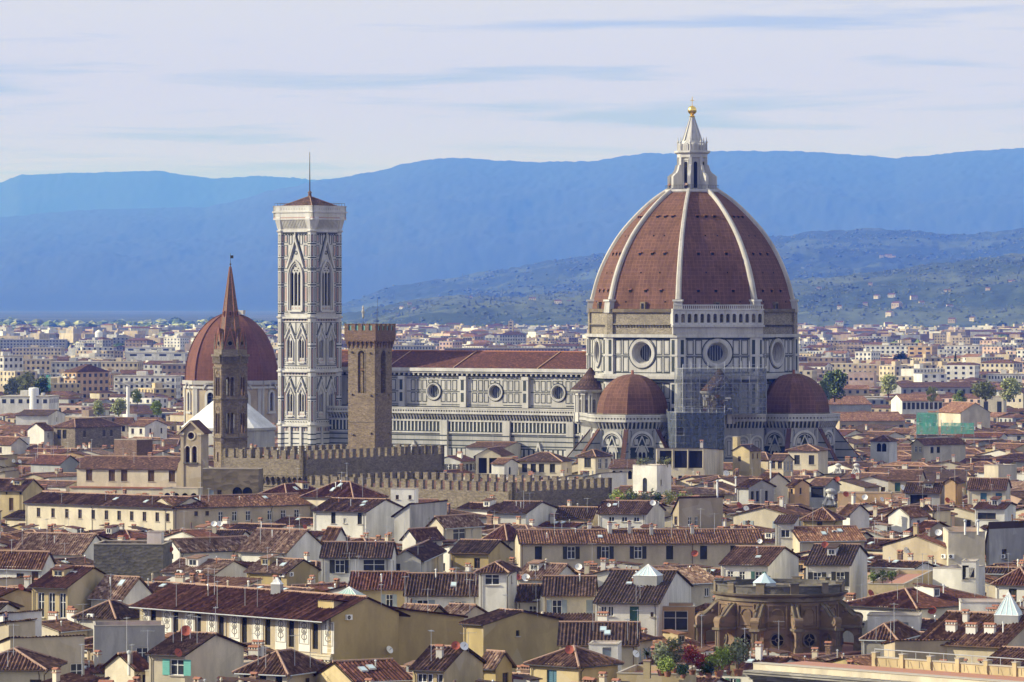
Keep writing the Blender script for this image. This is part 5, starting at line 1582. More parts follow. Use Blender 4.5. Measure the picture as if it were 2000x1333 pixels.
def open_loggia(o, fr, ze, hx, hy, zr):
    f, hw_ = fr['front']
    b = MB()
    for i in range(4): b.tube(f.p(-hw_ + .3 + i * (2 * hw_ - .6) / 3, ze - 2.9, .12), f.p(-hw_ + .3 + i * (2 * hw_ - .6) / 3, ze + 1.5, .12), .16, .14, 8, 'plaster cream')
    b.build('pillar_row', o)
H('cream house with a dark open roof loggia below the scaffolding', 1281, 1376, 1413, 891, None, -8, 'SB', 1.8, 'cream', 'rust', W_([.22, .52, .82], 'dark', 3.2, 4.0, -1.2) + W_([.08, .3, .5, .8], 'shut', .9, .9, 4.6), None, vb=40, Y=1070, extra=open_loggia, ch=[(.9, .1, 1.4)])
H('yellow house with a slim turret just right of the roof loggia', 1431, 1464, 1486, 880, 21.5, -32, 'R', 1.6, 'yellow', 'dark', W_([.4], 'plain', .8, 1.2, 1.5), W_([.3, .7], 'shutbr', .7, 1.3, .8), vb=36)
H('slim yellow roof turret standing on the yellow house', 1431, 1440, 1446, 854, 24, -32, 'F', None, 'yellow', 'dark', None, None, vb=20)
H('dark roofed low house right of the yellow house', 1462, 1500, 1522, 897, 19, -38, 'H', 1.9, 'beige', 'dark', None, None, vb=14)
H('grey plastered house with tall dark windows and shaded gable below the yellow house', 1440, 1462, 1512, 952, 18.5, -44, 'L', 2.0, 'grey', 'brown', None, W_([.15, .35, .7], 'shut', .9, 2.2, .9), vb=36)
H('grey house with orange lean-to roof sloping up right of the trees', 1314, 1326, 1412, 1000, 18.4, -58, 'SX', 2.5, 'tan', 'orange', W_([.5], 'plain'), W_([.25, .4], 'white', .8, 1.8, 1.0), vb=36)
H('white house under a long brown roof with small paired windows below the trees', 1168, 1262, 1298, 1004, 18, -14, 'L', 2.6, 'white', 'brown', W_([.28, .55, .8], 'white', 1.1, .9, .6), None, vb=28)
H('white and grey gabled house left of the long dark-tiled house', 955, 1027, 1088, 1003, 18.2, -16, 'L', 2.2, 'white', 'brown', None, W_([.75], 'plain', .9, 1.6, .8), vb=24)
H('low dark-tiled house between the grey gable and the white long-roofed house', 1086, 1158, 1172, 1010, 17, -20, 'L', 2.2, 'beige', 'dark', None, None, vb=12)
# -- big long cream house
H('big long cream house with seven shuttered windows under a wide tiled roof', 1000, 1016, 1490, 1061, 18.2, -86, 'R', 2.3, 'beige', 'rust', None, W_([.075, .555 + .06, .755, .88], 'shut', 1.15, 2.2, .55) + W_([.21, .35, .485], 'open', 1.3, 2.0, .6), dl=12, vb=52, ch=[(.62, .46, 1.5), (.68, .55, 1.3), (.58, .38, 1.2, 'plaster white', 2), (.66, .72, 1.1), (.4, .3, 1.2, 'plaster white')])
H('beige house with orange tiled roof continuing right of the big long cream house', 1559, 1562, 1688, 1056, 17.8, -74, 'R', 2.6, 'beige', 'orange', None, W_([.3, .7], 'plain'), dl=9, vb=30)
H('white roof turret with a grey paired window beside the orange tiled roof', 1514, 1550, 1560, 1022, 20.5, -8, 'SL', .8, 'white', 'brown', W_([.55], 'white', 1.5, 1.3, 1.1), None, vb=36)
# -- right field
H('cream turret-like house with hipped roof in front of the east apse buttress', 1539, 1598, 1617, 880, 21.5, -22, 'H', 1.6, 'cream', 'brown', W_([.3, .78], 'shut', 1.4, 2.2, 1.2), None, vb=40)
H('small beige glazed attic house left of the cream turret-like house', 1503, 1530, 1549, 898, 20, -38, 'L', 1.6, 'beige', 'dark', W_(2, 'plain', 1.2, 1.8, .4), W_(3, 'white', .9, 2.4, .4), vb=30)
H('square grey-white tower house with twin arched windows and brown side wall', 1700, 1737, 1752, 861, 21, -26, 'H', 1.8, 'white', 'brown', W_([.45, .72], 'dark', 1.3, 2.2, .7, 'arch'), None, vb=44)
H('cream house with grey side wall right of the square tower house', 1780, 1804, 1886, 868, 19.5, -50, 'R', 1.8, 'cream', 'rust', W_([.35, .7], 'white', 1, 1.6, .6), W_([.2, .35], 'shut', 1.2, 1.6, .8), vb=30)
H('ochre terrace wall strip with flat top among the right-hand roofs', 1636, 1740, 1770, 964, 17.5, -8, 'F', None, 'peach', 'brown', None, None, dr=6, vb=20)
H('beige house with two dark green shutters and a plain brown roof', 1735, 1795, 1812, 938, 18.5, -12, 'L', 2.6, 'beige', 'brown', W_([.3, .76], 'shutg', 1.2, 1.9, .6), None, vb=30, dr=11)
H('dark roofed grey house with green terrace beneath its eave', 1767, 1836, 1856, 962, 17.8, -14, 'L', 2.4, 'grey', 'dark', W_([.4], 'dark', 3.6, 2.4, .6), None, vb=26, dr=9)
H('cream house with blue green shutters near the right edge, brown roof', 1890, 1964, 1974, 956, 18.8, -12, 'L', 2.6, 'cream', 'brown', W_([.42, .82], 'shutb', 1.3, 2.2, .8), None, dr=10, vb=34)
H('yellow box dormer house with rounded top left of the blue green shutters', 1845, 1866, 1880, 942, 20, -20, 'R', 1.0, 'peach', 'brown', None, None, vb=18)
H('flat-topped cream rooftop box behind the blue green shutters', 1922, 1950, 1986, 910, 20.5, -38, 'F', None, 'cream', 'brown', None, None, vb=24)
H('cream gabled house with one narrow window left of the orange house', 1478, 1500, 1538, 940, 19, -60, 'L', 2.2, 'cream', 'brown', None, W_([.35], 'white', .5, 1.6, 1.2), vb=44)
H('small orange gabled house with a slit window', 1540, 1552, 1581, 948, 18.8, -52, 'L', 1.5, 'peach', 'brown', W_([.5], 'dark', .8, 1.0, .8), W_([.4], 'shut', .5, 1.3, .6), vb=26)
H('dark recessed terrace house right of the orange house', 1580, 1612, 1640, 948, 18, -30, 'L', 1.8, 'grey', 'brown', W_([.5], 'dark', 3, 2.2, .5), None, vb=24)
H('big bare cream firewall block with slim white flues, right side', 1852, 1924, 1950, 1040, 20.8, -2, 'F', None, 'cream', 'brown', None, None, dr=14, vb=62)
H('stained grey sloping gable behind the big bare firewall', 1926, 1932, 2050, 1062, 19, -52, 'SX', 2.6, 'stained plaster', 'brown', None, W_([.25], 'plain', 1.1, 1.6, 1.0), vb=34)
H('long rust roofed house sloping left of the big bare firewall', 1724, 1852, 1866, 1072, 18, -48, 'R', 2.4, 'tan', 'red', None, None, vb=26)
H('ochre beige house with hipped brown roof and one dark window near the right field centre', 1568, 1628, 1646, 1014, 18.4, -20, 'H', 2.4, 'ochre', 'rust', W_([.55], 'plain', 1.0, 1.6, .5), None, vb=26)
H('white gabled house with tall chimney right of the hipped ochre house', 1640, 1660, 1698, 1004, 18.5, -60, 'L', 2.2, 'white', 'brown', None, None, vb=26, ch=[(.4, .5, 1.6)])
H('white house with orange roof slope facing the sun, right field', 1735, 1776, 1812, 1008, 18, -40, 'R', 2.0, 'white', 'orange', None, W_([.5], 'plain'), vb=24)
H('white house with a red awning line, near the right edge', 1904, 1962, 1984, 994, 18.6, -14, 'L', 1.0, 'white', 'red', W_([.4], 'plain', 3.4, 1.2, .8), None, vb=24)
H('house with brick red roof and long side in the right middle', 1775, 1800, 1866, 1040, 17.6, -50, 'L', 2.2, 'tan', 'red', None, None, vb=16)
H('yellow chimneyed house left of the big bare firewall', 1779, 1800, 1822, 1062, 18, -30, 'F', None, 'yellow', 'brown', None, None, vb=20, ch=[(.15, .3, 3.2, 'plaster yellow'), (.8, .5, 1.6, 'plaster yellow')])
# -- left of centre, striped roofs
H('house with a big sunlit striped tile roof, left', 24, 160, 212, 1082, 17, -22, 'L', 3.8, 'white', 'pale', None, None, vb=12)
H('dark grey stone firewall block, blank, left', 183, 318, 330, 1064, 20.0, -4, 'F', None, 'dark stone', 'brown', None, None, dr=10, vb=78, cat='firewall block')
H('small white roof cabin on the dark stone firewall', 287, 315, 319, 1040, 21.6, -4, 'F', None, 'white', 'brown', None, None, dr=3, vb=22)
H('white house with long sunlit tile roof right of the dark stone firewall', 320, 352, 494, 1076, 18, -50, 'R', 2.2, 'white', 'pale', W_([.5], 'dark', .7, .8, .6), W_([.45, .62], 'plain', 1, 1.6, 1.6), vb=30)
H('striped tile roof house between the white house and the white gable', 466, 560, 636, 1078, 17.8, -30, 'L', 4.2, 'white', 'pale', None, None, vb=8)
H('white firewall house left of the big-windowed white house', 632, 655, 676, 1052, 19, -50, 'L', 2.2, 'white', 'brown', None, None, vb=30)
H('white house with a large dark shuttered window under dark striped tiles', 627, 763, 790, 1088, 18.2, -4, 'L', 2.6, 'white', 'dark', W_([.27], 'open', 1.5, 2.0, .5) + W_([.76], 'white', 3.4, 2.2, .4), W_([.5], 'shut'), dr=9, vb=56)
H('grey white house with one dark door window right of the large dark shuttered window', 763, 822, 866, 1094, 17.2, -6, 'R', 2.0, 'pale', 'dark', W_([.2], 'shut', 1.1, 2.2, .6), None, vb=44)
H('yellow fronted low house with striped roof and air conditioners, left centre', 482, 560, 622, 1118, 17, -30, 'L', 2.2, 'ochre', 'pale', W_([.8], 'plain', .9, 1.2, .6), None, vb=20)
H('low house with sunlit tiles below the white long-roofed house', 318, 420, 490, 1120, 16.4, -30, 'L', 2.2, 'white', 'pale', None, None, vb=12)
H('white house with rusty roof at the left edge above the french windows', -30, 82, 108, 1108, 17.8, -20, 'L', 2.8, 'white', 'rust', W_([.62], 'plain', 1.2, 1.7, 1.0) + W_([.88], 'shutbr', 1.2, 2.4, .7), None, vb=40)
# -- foreground
H('yellow house with three tall white french windows and a beige gable', 62, 132, 229, 1146, 18.6, -24, 'L', 3.0, 'yellow', 'red', W_([.26, .56, .86], 'white', 1.0, 3.4, .9), None, vb=70, over=.8)
H('sunlit striped tile roof behind the decorated yellow palace', 178, 240, 300, 1168, 17, -30, 'L', 3.4, 'white', 'pale', None, None, vb=8)
# decorated palace: long left face with white graffito panels between windows
def graffito(o, fr, ze, hx, hy, zr):
    f, hw_ = fr['front']
    b = MB()
    n = 8
    for i in range(n + 1):
        u = -hw_ + 1.0 + i * (2 * hw_ - 1.6) / n
        if i < n + 1:
            w = .98
            q = MB()
            q.box(f, u - w - .08, u + w + .08, ze - 4.6, ze - .75, 0, .10, 'graffito white')
            for s in (-1, 1):
                for z0, z1 in ((1.0, 1.9), (1.7, 2.6), (2.4, 3.3)):
                    q.strip(f, [(u, ze - z0), (u + s * .42, ze - z0 - .18), (u + s * .5, ze - z0 - .5), (u + s * .22, ze - z0 - .7), (u + s * .1, ze - z1 + .15)], .11, .10, .125, 'graffito grey')
            q.strip(f, [(u, ze - .9), (u, ze - 3.5)], .12, .10, .125, 'graffito grey'); q.frame(f, u - w + .06, u + w - .06, ze - 3.7, ze - .85, .07, .10, .13, 'graffito grey')
            q.prism(f, circ(u, ze - 2.2, .3, 10), .10, .13, 'graffito grey')
            q.build('painted_panel', o)
    b.box(f, -hw_ - .2, hw_ + .2, ze - 5.35, ze - 5.0, 0, .5, 'plaster cream'); b.box(f, -hw_, hw_, ze - 6.3, ze - 5.9, 0, .4, 'plaster cream')
    for i in range(60): b.box(f, -hw_ + .2 + i * hw_ / 30, -hw_ + .42 + i * hw_ / 30, ze - 5.62, ze - 5.35, 0, .35, 'plaster white')
    b.box(f, -hw_ - .1, hw_ + .1, ze - 4.95, ze - 4.75, 0, .3, 'plaster cream')
    for s in (-1, 1):
        for j in range(9): b.box(f, s * (hw_ - .35) - .35, s * (hw_ - .35) + .35, ze - 5 + j * .55, ze - 4.52 + j * .55, 0, .12, 'plaster yellow')
    b.build('cornice', o)
pw = [(.4 + i) / 8.25 + .02 for i in range(8)]
H('long yellow palace with white scrollwork panels between windows and deep red-brown roof', 275, 648, 906, 1204, 18.5, -47, 'L', 2.8, 'ochre', 'red', W_([(1.0 + (i + .5) * 3.5) / 1 for i in []] or pw, 'brown', 1.05, 3.2, 1.0), None, vb=80, over=1.7, extra=graffito, wfront='plaster tan', name='palace', cat='palace', dr=11)
H('plain ochre firewall block filling the space behind the scrollwork palace gable', 640, 652, 906, 1222, 17.2, -47, 'SB', 3.0, 'ochre', 'red', None, None, dl=3, vb=84, cat='firewall block')
H('grey weather-stained plaster house with one small window, lower left', 178, 184, 322, 1224, 17.6, -84, 'F', None, 'stained plaster', 'dark', None, W_([.68], 'white', 1.5, 1.8, 2.6), dl=8, vb=78)
H('dark roofed house with lean-to right behind the weather-stained plaster house', 150, 225, 286, 1206, 16.6, -30, 'H', 2.4, 'pale', 'dark', None, None, vb=10)
H('beige house with narrow lit front at the left edge, thin roof', -40, 17, 69, 1231, 18, -38, 'SX', .9, 'beige', 'brown', W_([.85], 'plain', .6, 1.3, 1.5), None, vb=34)
H('plain beige block with grilled window, lower left', -10, 20, 165, 1264, 17.4, -62, 'SX', 1.0, 'beige', 'brown', None, W_([.9], 'white', 1.6, 2.4, 2.2) + W_([.35], 'shutbr', 1.0, 2.2, 2.6), vb=64)
H('beige corner house with a striped hipped roof in the bottom left corner', -60, 84, 90, 1306, 17.6, -6, 'H', 2.3, 'beige', 'brown', W_([.9], 'plain', 1.3, 1.5, 1.2), None, dr=10, vb=30)
H('cream house with teal shutters and a red dish on its brown roof', 291, 361, 482, 1279, 18.4, -24, 'L', 2.4, 'cream', 'brown', W_([.78], 'opent', 1.7, 1.75, .55) + W_([.22], 'shutg' if False else 'shut', .01, .01, .5), None, vb=44, dr=14)
H('long plain beige lower wall under the teal-shuttered house', 284, 362, 500, 1314, 15.6, -24, 'F', None, 'beige', 'brown', None, W_([.5, .93], 'shut', 1.2, 1.3, .8), vb=30)
H('dark red roofed low house left of the teal shutters', 205, 262, 292, 1306, 15.8, -40, 'R', 2.0, 'cream', 'red', None, W_(2, 'plain', 1, 1, .8), vb=18)
H('yellow house with grey shutters under dark red-brown striped tiles', 682, 791, 800, 1150, 18, -4, 'L', 2.6, 'yellow', 'red', W_([.72], 'openw', 1.0, 1.9, .8), None, dr=9, vb=38)
H('white house with blue grey shutters beside the grey roof tower', 791, 935, 942, 1161, 17.9, -4, 'L', 3.2, 'white', 'dark', W_([.24], 'openw', 1.6, 1.9, .8) + W_([.72], 'openw', 1.0, 1.4, 1.0), None, dr=10, vb=30)
H('square white roof tower with a paired window under a hipped tile roof', 935, 989, 1009, 1116, 21.2, -10, 'H', 1.3, 'white', 'brown', W_([.48], 'white', 2.0, 1.4, .45), W_([.5], 'plain', .7, 1.0, .8), vb=78)
H('small cream dormer house with sunlit tiles right of the ochre firewall', 856, 902, 951, 1204, 17.2, -30, 'L', 1.6, 'cream', 'pale', W_([.5], 'white', 1.6, 1.0, .4), None, vb=18)
H('small sunlit striped roof above the ochre firewall', 768, 830, 880, 1212, 17.0, -36, 'L', 2.2, 'ochre', 'pale', None, None, vb=6)
H('large ochre blank house with a single small window and bare sloping gable', 905, 944, 1092, 1220, 18.2, -46, 'L', 1.7, 'ochre', 'brown', None, W_([.45], 'shut', .6, .7, 1.0), vb=100)
H('bottom house with brown hipped roof and white wall, left of centre', 466, 560, 642, 1314, 17.6, -28, 'H', 2.5, 'cream', 'brown', W_(3, 'brown', .9, 1.4, .3), W_([.5], 'plain'), vb=30)
H('ochre walled house with long dark red roof, bottom centre left', 664, 690, 800, 1330, 17.0, -62, 'R', 2.2, 'yellow', 'red', None, None, dl=9, vb=20)
H('ochre gabled house with dark glazed front and brown roof, bottom centre', 806, 867, 943, 1308, 18.4, -22, 'L', 2.6, 'yellow', 'brown', W_([.3, .62, .88], 'white', 1.1, 2.4, .5), None, vb=30, ch=[(.55, .25, .9)])
H('ochre low house with sunlit striped roof right of the glazed front', 938, 968, 1000, 1300, 17.2, -40, 'L', 1.8, 'ochre', 'pale', None, W_([.6], 'plain'), vb=30)
H('cream house with tall grey blue shutters and striped dark roof, centre', 1061, 1160, 1166, 1162, 18.2, -3, 'L', 2.8, 'cream', 'dark', W_([.27], 'openw', 1.3, 2.4, .7) + W_([.96], 'shutw', .9, 2.4, .7), None, dr=10, vb=56)
H('white house with green door and striped roof bearing the glass pyramid lantern', 1162, 1286, 1350, 1178, 18.0, -9, 'L', 4.2, 'white', 'dark', W_([.14], 'white', .75, 1.3, .5) + W_([.25], 'white', .75, 1.3, .5) + W_([.62], 'shutg', 1.2, 2.5, .5) + W_([.9], 'plain', .4, .6, 1.2), None, vb=50)
H('ochre orange box house with a big white window below the blue grey gable', 1286, 1356, 1364, 1186, 17.2, -3, 'F', None, 'peach', 'dark', W_([.48], 'white', 3.2, 2.6, .5), None, dr=7, vb=62)
H('house with broad striped roof falling right behind the blue grey gable', 1278, 1312, 1404, 1140, 18.4, -56, 'R', 2.6, 'cream', 'pale', None, W_([.75], 'white', .8, 1.2, .8), dl=11, vb=44)
H('low beige house with long dark striped roof, front centre', 1092, 1245, 1258, 1258, 17.2, -3, 'L', 2.8, 'beige', 'dark', None, None, dr=10, vb=16)
H('small sunlit-roofed house left behind the cream tall-shuttered house', 1010, 1082, 1128, 1130, 17.6, -30, 'L', 2.4, 'pale', 'pale', None, None, vb=16)
H('narrow house with brown roof between roof tower and tall-shuttered house', 1010, 1050, 1064, 1172, 17, -10, 'L', 2.4, 'white', 'dark', W_([.8], 'white', 1.1, 1.7, .8), None, dr=7, vb=34)
H('bright white rooftop cabin with a flat roof, front centre', 1150, 1207, 1214, 1260, 18.2, -6, 'F', None, 'white', 'brown', W_([.62], 'shutw', 1.0, 1.6, .3), None, dr=5, vb=32)
H('yellow house with two brown roofs at the bottom centre', 1035, 1130, 1207, 1300, 17.8, -40, 'H', 2.2, 'yellow', 'brown', W_([.45], 'shutb', 1.4, 1.6, .7), None, vb=40)
H('yellow roof-garden house at the bottom centre right', 1205, 1326, 1470, 1318, 17.2, -12, 'F', None, 'yellow', 'brown', W_([.12], 'shutw', 1.2, 1.4, .8), None, vb=20, dr=11)
# -- right foreground
H('white house with dark shutters above the round stone church drum', 1574, 1660, 1694, 1104, 18.6, -10, 'L', 3.0, 'white', 'dark', W_([.26], 'open', 1.25, 1.9, 1.1) + W_([.78], 'open', 1.25, 2.1, 1.0), None, vb=70)
H('cream house with rusty roofs left behind the church drum', 1408, 1500, 1560, 1104, 17.8, -16, 'L', 2.8, 'white', 'rust', W_([.2, .45], 'white', .9, 1.4, 1) + W_([.8], 'openg', 1.1, 1.6, 1), None, vb=40)
H('yellow terrace house with plants and a glazed conservatory', 1694, 1766, 1822, 1142, 17.6, -12, 'F', None, 'yellow', 'brown', W_([.4, .7], 'shutw', 1.2, 1.6, 2.0), W_([.4], 'white', 2.4, 2.0, .6), vb=36)
H('white house with dark garage-like openings and a red terrace edge', 1822, 1878, 1924, 1112, 18.6, -28, 'F', None, 'white', 'red', W_([.35], 'shut', 1.8, 1.6, 2.6), W_([.4], 'shut', 2.0, 2.2, 2.4), vb=56)
H('taller white stair block behind the red terrace edge', 1878, 1906, 1924, 1098, 20.4, -10, 'F', None, 'white', 'brown', W_([.6], 'plain', 1.2, 1.4, .8) + W_([.12], 'shut', .9, 2.0, .5), None, vb=40, dr=6)
H('low house with chunky red striped tiles behind the white firewall', 1646, 1790, 1950, 1188, 16.8, -40, 'H', 2.6, 'white', 'red', None, None, vb=6)
H('long white wall house with a stepped top near the glass cone', 1876, 1968, 1980, 1178, 18, -4, 'F', None, 'white', 'brown', None, None, dr=7, vb=22)
H('white house with red roof at the right edge', 1944, 2012, 2060, 1140, 18, -30, 'H', 2.6, 'white', 'red', W_([.5], 'shut', 1.2, 1.8, .8), None, vb=34)
H('brilliant white low house with small louvred windows right of the drum', 1694, 1796, 1804, 1204, 16.8, -8, 'F', None, 'white', 'brown', W_([.6, .72], 'shutw', .9, 1.0, .8), None, dr=6, vb=34)
H('house with wide mottled brown roof along the right edge', 1792, 1960, 2080, 1262, 16.6, -34, 'L', 4.2, 'beige', 'rust', None, None, vb=12, ch=[(.25, .2, .7, 'plaster white', 2), (.5, .18, .7, 'plaster white', 2), (.7, .2, .6, 'plaster white', 2), (.3, .36, .9)])
H('plain brown hipped roof with a stone cornice beside the church drum', 1682, 1752, 1796, 1250, 16.2, -20, 'H', 2.2, 'grey cornice stone', 'brown', None, None, vb=10, over=.2)
H('long bare beige firewall below the brown hipped roof', 1742, 1748, 1918, 1262, 16.4, -76, 'SX', .6, 'tan', 'rust', None, None, dl=4, vb=48, cat='firewall block')
H('low house with pinkish rust tiles in the bottom right corner', 1916, 1990, 2080, 1304, 15.2, -30, 'L', 2.2, 'beige', 'rust', None, None, vb=8)
# ---- mid distance on the right
H('long low barrack with a wide brown roof and grey windows among trees', 1758, 1760, 1904, 757, 12, -80, 'R', 3.2, 'grey', 'brown', None, W_(10, 'plain', 1.4, 2.2, 1.2), dl=22, vb=18, far=True)
H('grey brown flat modern block with side wall left of the barrack', 1657, 1707, 1717, 728, 17, -10, 'F', None, 'pink', 'brown', W_(5, 'plain', 1.6, 1.4, 3), None, dr=14, vb=32, far=True)
H('cream house with a row of nine dark windows and orange roof', 1760, 1762, 1841, 783, 16, -78, 'R', 3.4, 'white', 'orange', None, W_(9, 'shut', 1.3, 2.8, .8) + W_([.1, .3], 'shut', 1.6, 2.6, 6.2), dl=16, vb=26)
H('broad orange roofed hall right of the east apse dome', 1616, 1618, 1702, 790, 15, -76, 'R', 4.2, 'grey', 'orange', None, None, dl=22, vb=14)
H('large brick red roof hall beyond the east apse gallery', 1634, 1640, 1768, 822, 15, -78, 'R', 3.6, 'tan', 'orange', None, W_(8, 'plain', 1.4, 1.6, 1.6), dl=18, vb=14)
H('cream gabled house with a broad shaded gable wall, right distance', 1872, 1876, 1934, 806, 17, -70, 'L', 4.6, 'cream', 'orange', None, None, dl=20, vb=22)
H('square cream house with tall side windows, right distance', 1914, 1960, 1977, 776, 18, -12, 'F', None, 'cream', 'brown', W_([.25, .82], 'plain', 1.8, 4.6, 1.8), None, vb=28, dr=12)
H('cream stepped house at the right edge with small windows', 1951, 1998, 2030, 768, 17, -30, 'R', 2.6, 'cream', 'brown', W_(4, 'plain', 1, 1.4, 2.6), None, vb=30)
H('low cream house with rusty roof between the nine-window house and the square cream house', 1842, 1880, 1918, 798, 15.5, -60, 'R', 2.2, 'yellow', 'rust', None, W_(6, 'plain', 1.0, 1.6, 1.0), vb=20)

# ================================================================ round baroque church drum with scroll buttresses
DY = 592.0
dc = P(1522, HOR, DY).xy.to_3d()
DR = empty('church_drum', dc, -20, 'round dark stone church drum ringed by scroll buttresses, lower right', 'church drum')
R0 = 8.0
mb = MB()
nseg = 60
zb, zc = 12.6, 19.9
mb.lathe((0, 0, 0), [(R0, 5), (R0, zc - .9)], nseg, 'old sandstone', 0, True)
mb.build('drum_wall', DR)
mb = MB()
mb.lathe((0, 0, 0), [(R0, zc - 1.1), (R0 + .25, zc - .95), (R0 + .25, zc - .5), (R0 + .75, zc - .25), (R0 + .9, zc), (R0 + .3, zc + .05)], nseg, 'weathered stone', 0, False)
mb.lathe((0, 0, 0), [(R0 + .3, zc), (R0 + .3, zc + .85), (R0 + .42, zc + .9), (R0 + .42, zc + 1.05), (R0 - .35, zc + 1.05), (R0 - .35, zc + .2)], nseg, 'dark stone', 0, False)
mb.lathe((0, 0, 0), [(R0 - .3, zc + .3), (0, zc + 1.0)], nseg, 'weathered stone')
for i in range(12):
    a = 30 * i
    fr = Fr(D(a) * (R0 + .1), a)
    mb.box(fr, -.55, .55, zc, zc + 1.3, -.45, .42, 'weathered stone'); mb.box(fr, -.62, .62, zc + 1.3, zc + 1.42, -.5, .5, 'dark stone')
mb.build('cornice', DR)
mb = MB()
mb.tube((-1.0, -3.2, zc + .6), (-1.0, -3.2, zc + 1.2), 1.5, 1.5, 8, 'lead', True, False)
mb.lathe((-1.0, -3.2, zc + 1.2), [(1.6, 0), (0, 1.3)], 8, 'skylight glass')
mb.build('roof_lantern', DR)
for i in range(12):
    a = 30 * i + 15
    fr = Fr(D(a) * (R0 * math.cos(rad(1)) - .02), a)
    o = MB()
    o.ring(fr, 0, 14.1, .78, 1.02, -.4, .16, 'weathered stone', 20); o.prism(fr, circ(0, 14.1, .8, 20), -.2, -.12 + .16, 'dark opening')
    o.ring(fr, 0, 14.1, .22, .34, 0, .1, 'weathered stone', 10)
    for q in range(4): o.strip(fr, [(.3 * math.cos(q * math.pi / 2), 14.1 + .3 * math.sin(q * math.pi / 2)), (.78 * math.cos(q * math.pi / 2), 14.1 + .78 * math.sin(q * math.pi / 2))], .09, 0, .1, 'weathered stone')
    o.build('round_window', DR)
    q = MB()
    q.frame(fr, -1.25, 1.25, 15.5, 18.6, .2, -.3, .16, 'old sandstone'); q.strip(fr, arch(0, 16, 1.5, 17.3, 'semi', 10), .14, -.2, .15, 'old sandstone')
    q.build('relief_panel', DR)
    # scroll buttress
    a = 30 * i
    fr = Fr((0, 0, 0), a - 90)
    b = MB()
    top = [(R0 - .2, 18.6)] + [(R0 + .1 + 2.2 * t, 18.5 - 1.7 * math.sin(t * math.pi / 2) ** 1.4 + .12 * math.sin(t * math.pi)) for t in [j / 10 for j in range(11)]]
    sl(b, fr, [(R0 - .2, 15.6), (R0 + 2.9, 15.6), (R0 + 2.95, 16.2)] + top[::-1], -.45, .45, 'old sandstone')
    for p0, p1 in zip(top, top[1:]):
        for w in (-.32, .32): b.tube(fr.p(p0[0], p0[1] + .02, w), fr.p(p1[0], p1[1] + .02, w), .2, .2, 6, 'weathered stone')
    b.tube(fr.p(R0 + 2.35, 16.45, -.56), fr.p(R0 + 2.35, 16.45, .56), .62, .62, 16, 'old sandstone', True, False)
    b.tube(fr.p(R0 + 2.35, 16.45, -.62), fr.p(R0 + 2.35, 16.45, .62), .26, .26, 12, 'weathered stone', True, False)
    b.box(fr, R0 - .2, R0 + 3.1, 15.35, 15.65, -.7, .7, 'weathered stone')
    sl(b, fr, [(R0 - .2, zb - 2), (R0 + .25, zb - 2), (R0 + .25, 14.0)] + [(R0 + 1.15 - .9 * math.cos(math.pi * j / 10), 14.1 + .9 * math.sin(math.pi * j / 10)) for j in range(11)] + [(R0 + 2.05, zb - 2), (R0 + 2.8, zb - 2), (R0 + 2.8, 15.4), (R0 - .2, 15.4)], -.42, .42, 'old sandstone')
    b.box(fr, R0 + 2.0, R0 + 2.95, zb - 2, 13.3, -.55, .55, 'weathered stone')
    for w in (-.22, .22): b.box(fr, R0 + 2.8, R0 + 2.88, 13.4, 15.2, w - .09, w + .09, 'weathered stone')
    for j in range(3): b.ball(fr.p(R0 + random.uniform(.3, 1.2), random.uniform(17.2, 18.0), random.choice((-.45, .45))), random.uniform(.16, .28), 'old sandstone', 5)
    b.build('scroll_buttress', DR)
mb = MB()
mb.lathe((0, 0, 0), [(12.2, 0), (12.2, zb - .2), (12.5, zb - .1), (12.5, zb + .1), (11.9, zb + .1), (11.9, zb - .15), (R0 - .3, zb - .05)], 40, 'terrace paving', 0, False)
mb.build('terrace', DR)
FOOT.append((dc.xy, 12, 12, 0)); PROTECT.append((1355, 1690, 1120, 1285, DY - 12))
# long church wing with parapet walk, bottom right corner
c0 = P(1470, 1300, 520)
WG = empty('church_wing', c0.xy.to_3d(), -45, 'long yellow parapet walk above a grey stone cornice in the bottom right corner', 'church wing')
mb = MB()
L = 58.0
zt = 16.3
fr = Fr((0, 0, 0), 0)
mb.box(fr, 0, L, 0, zt - 1.7, -9, 0, 'weathered stone')
mb.build('wall', WG)
mb = MB()
for z0, z1, d in ((zt - 1.9, zt - 1.55, .45), (zt - 1.55, zt - 1.25, .95), (zt - 1.25, zt - .95, 1.45), (zt - .95, zt - .8, 1.65)): mb.box(fr, -.2, L, z0, z1, -.5, d, 'grey cornice stone')
for i in range(40): mb.box(fr, i * 1.45, i * 1.45 + .04, zt - .79, zt - .77, 0, 1.6, 'dark stone')
mb.build('cornice', WG)
mb = MB()
mb.box(fr, 0, L, zt - 1, zt - .1, -1.3, -.1, 'plaster cream'); mb.box(fr, 0, L, zt - .1, zt, -1.35, 0, 'eave pale')
mb.build('ledge', WG)
mb = MB(); mb.box(fr, 3, L, zt - 1, zt + .02, -5.5, -1.4, 'terrace paving'); mb.build('walkway', WG)
mb = MB()
mb.box(fr, 13, L, zt, zt + 1.0, -6.1, -5.6, 'plaster yellow'); mb.box(fr, 13, L, zt + 1.0, zt + 1.12, -6.2, -5.5, 'eave pale')
mb.build('parapet', WG)
for i in range(12):
    q = MB(); u = 13 + i * 4.0; q.box(fr, u, u + .55, zt, zt + 1.5, -6.25, -5.4, 'plaster yellow'); q.box(fr, u - .06, u + .61, zt + 1.5, zt + 1.62, -6.3, -5.35, 'eave pale'); q.build('parapet_post', WG)
mb = MB()
for i in range(30): mb.tube(fr.p(13.5 + i * 1.6, zt + .9, -5.4), fr.p(13.7 + i * 1.6, zt + .2, -5.2), .035, .035, 4, 'iron')
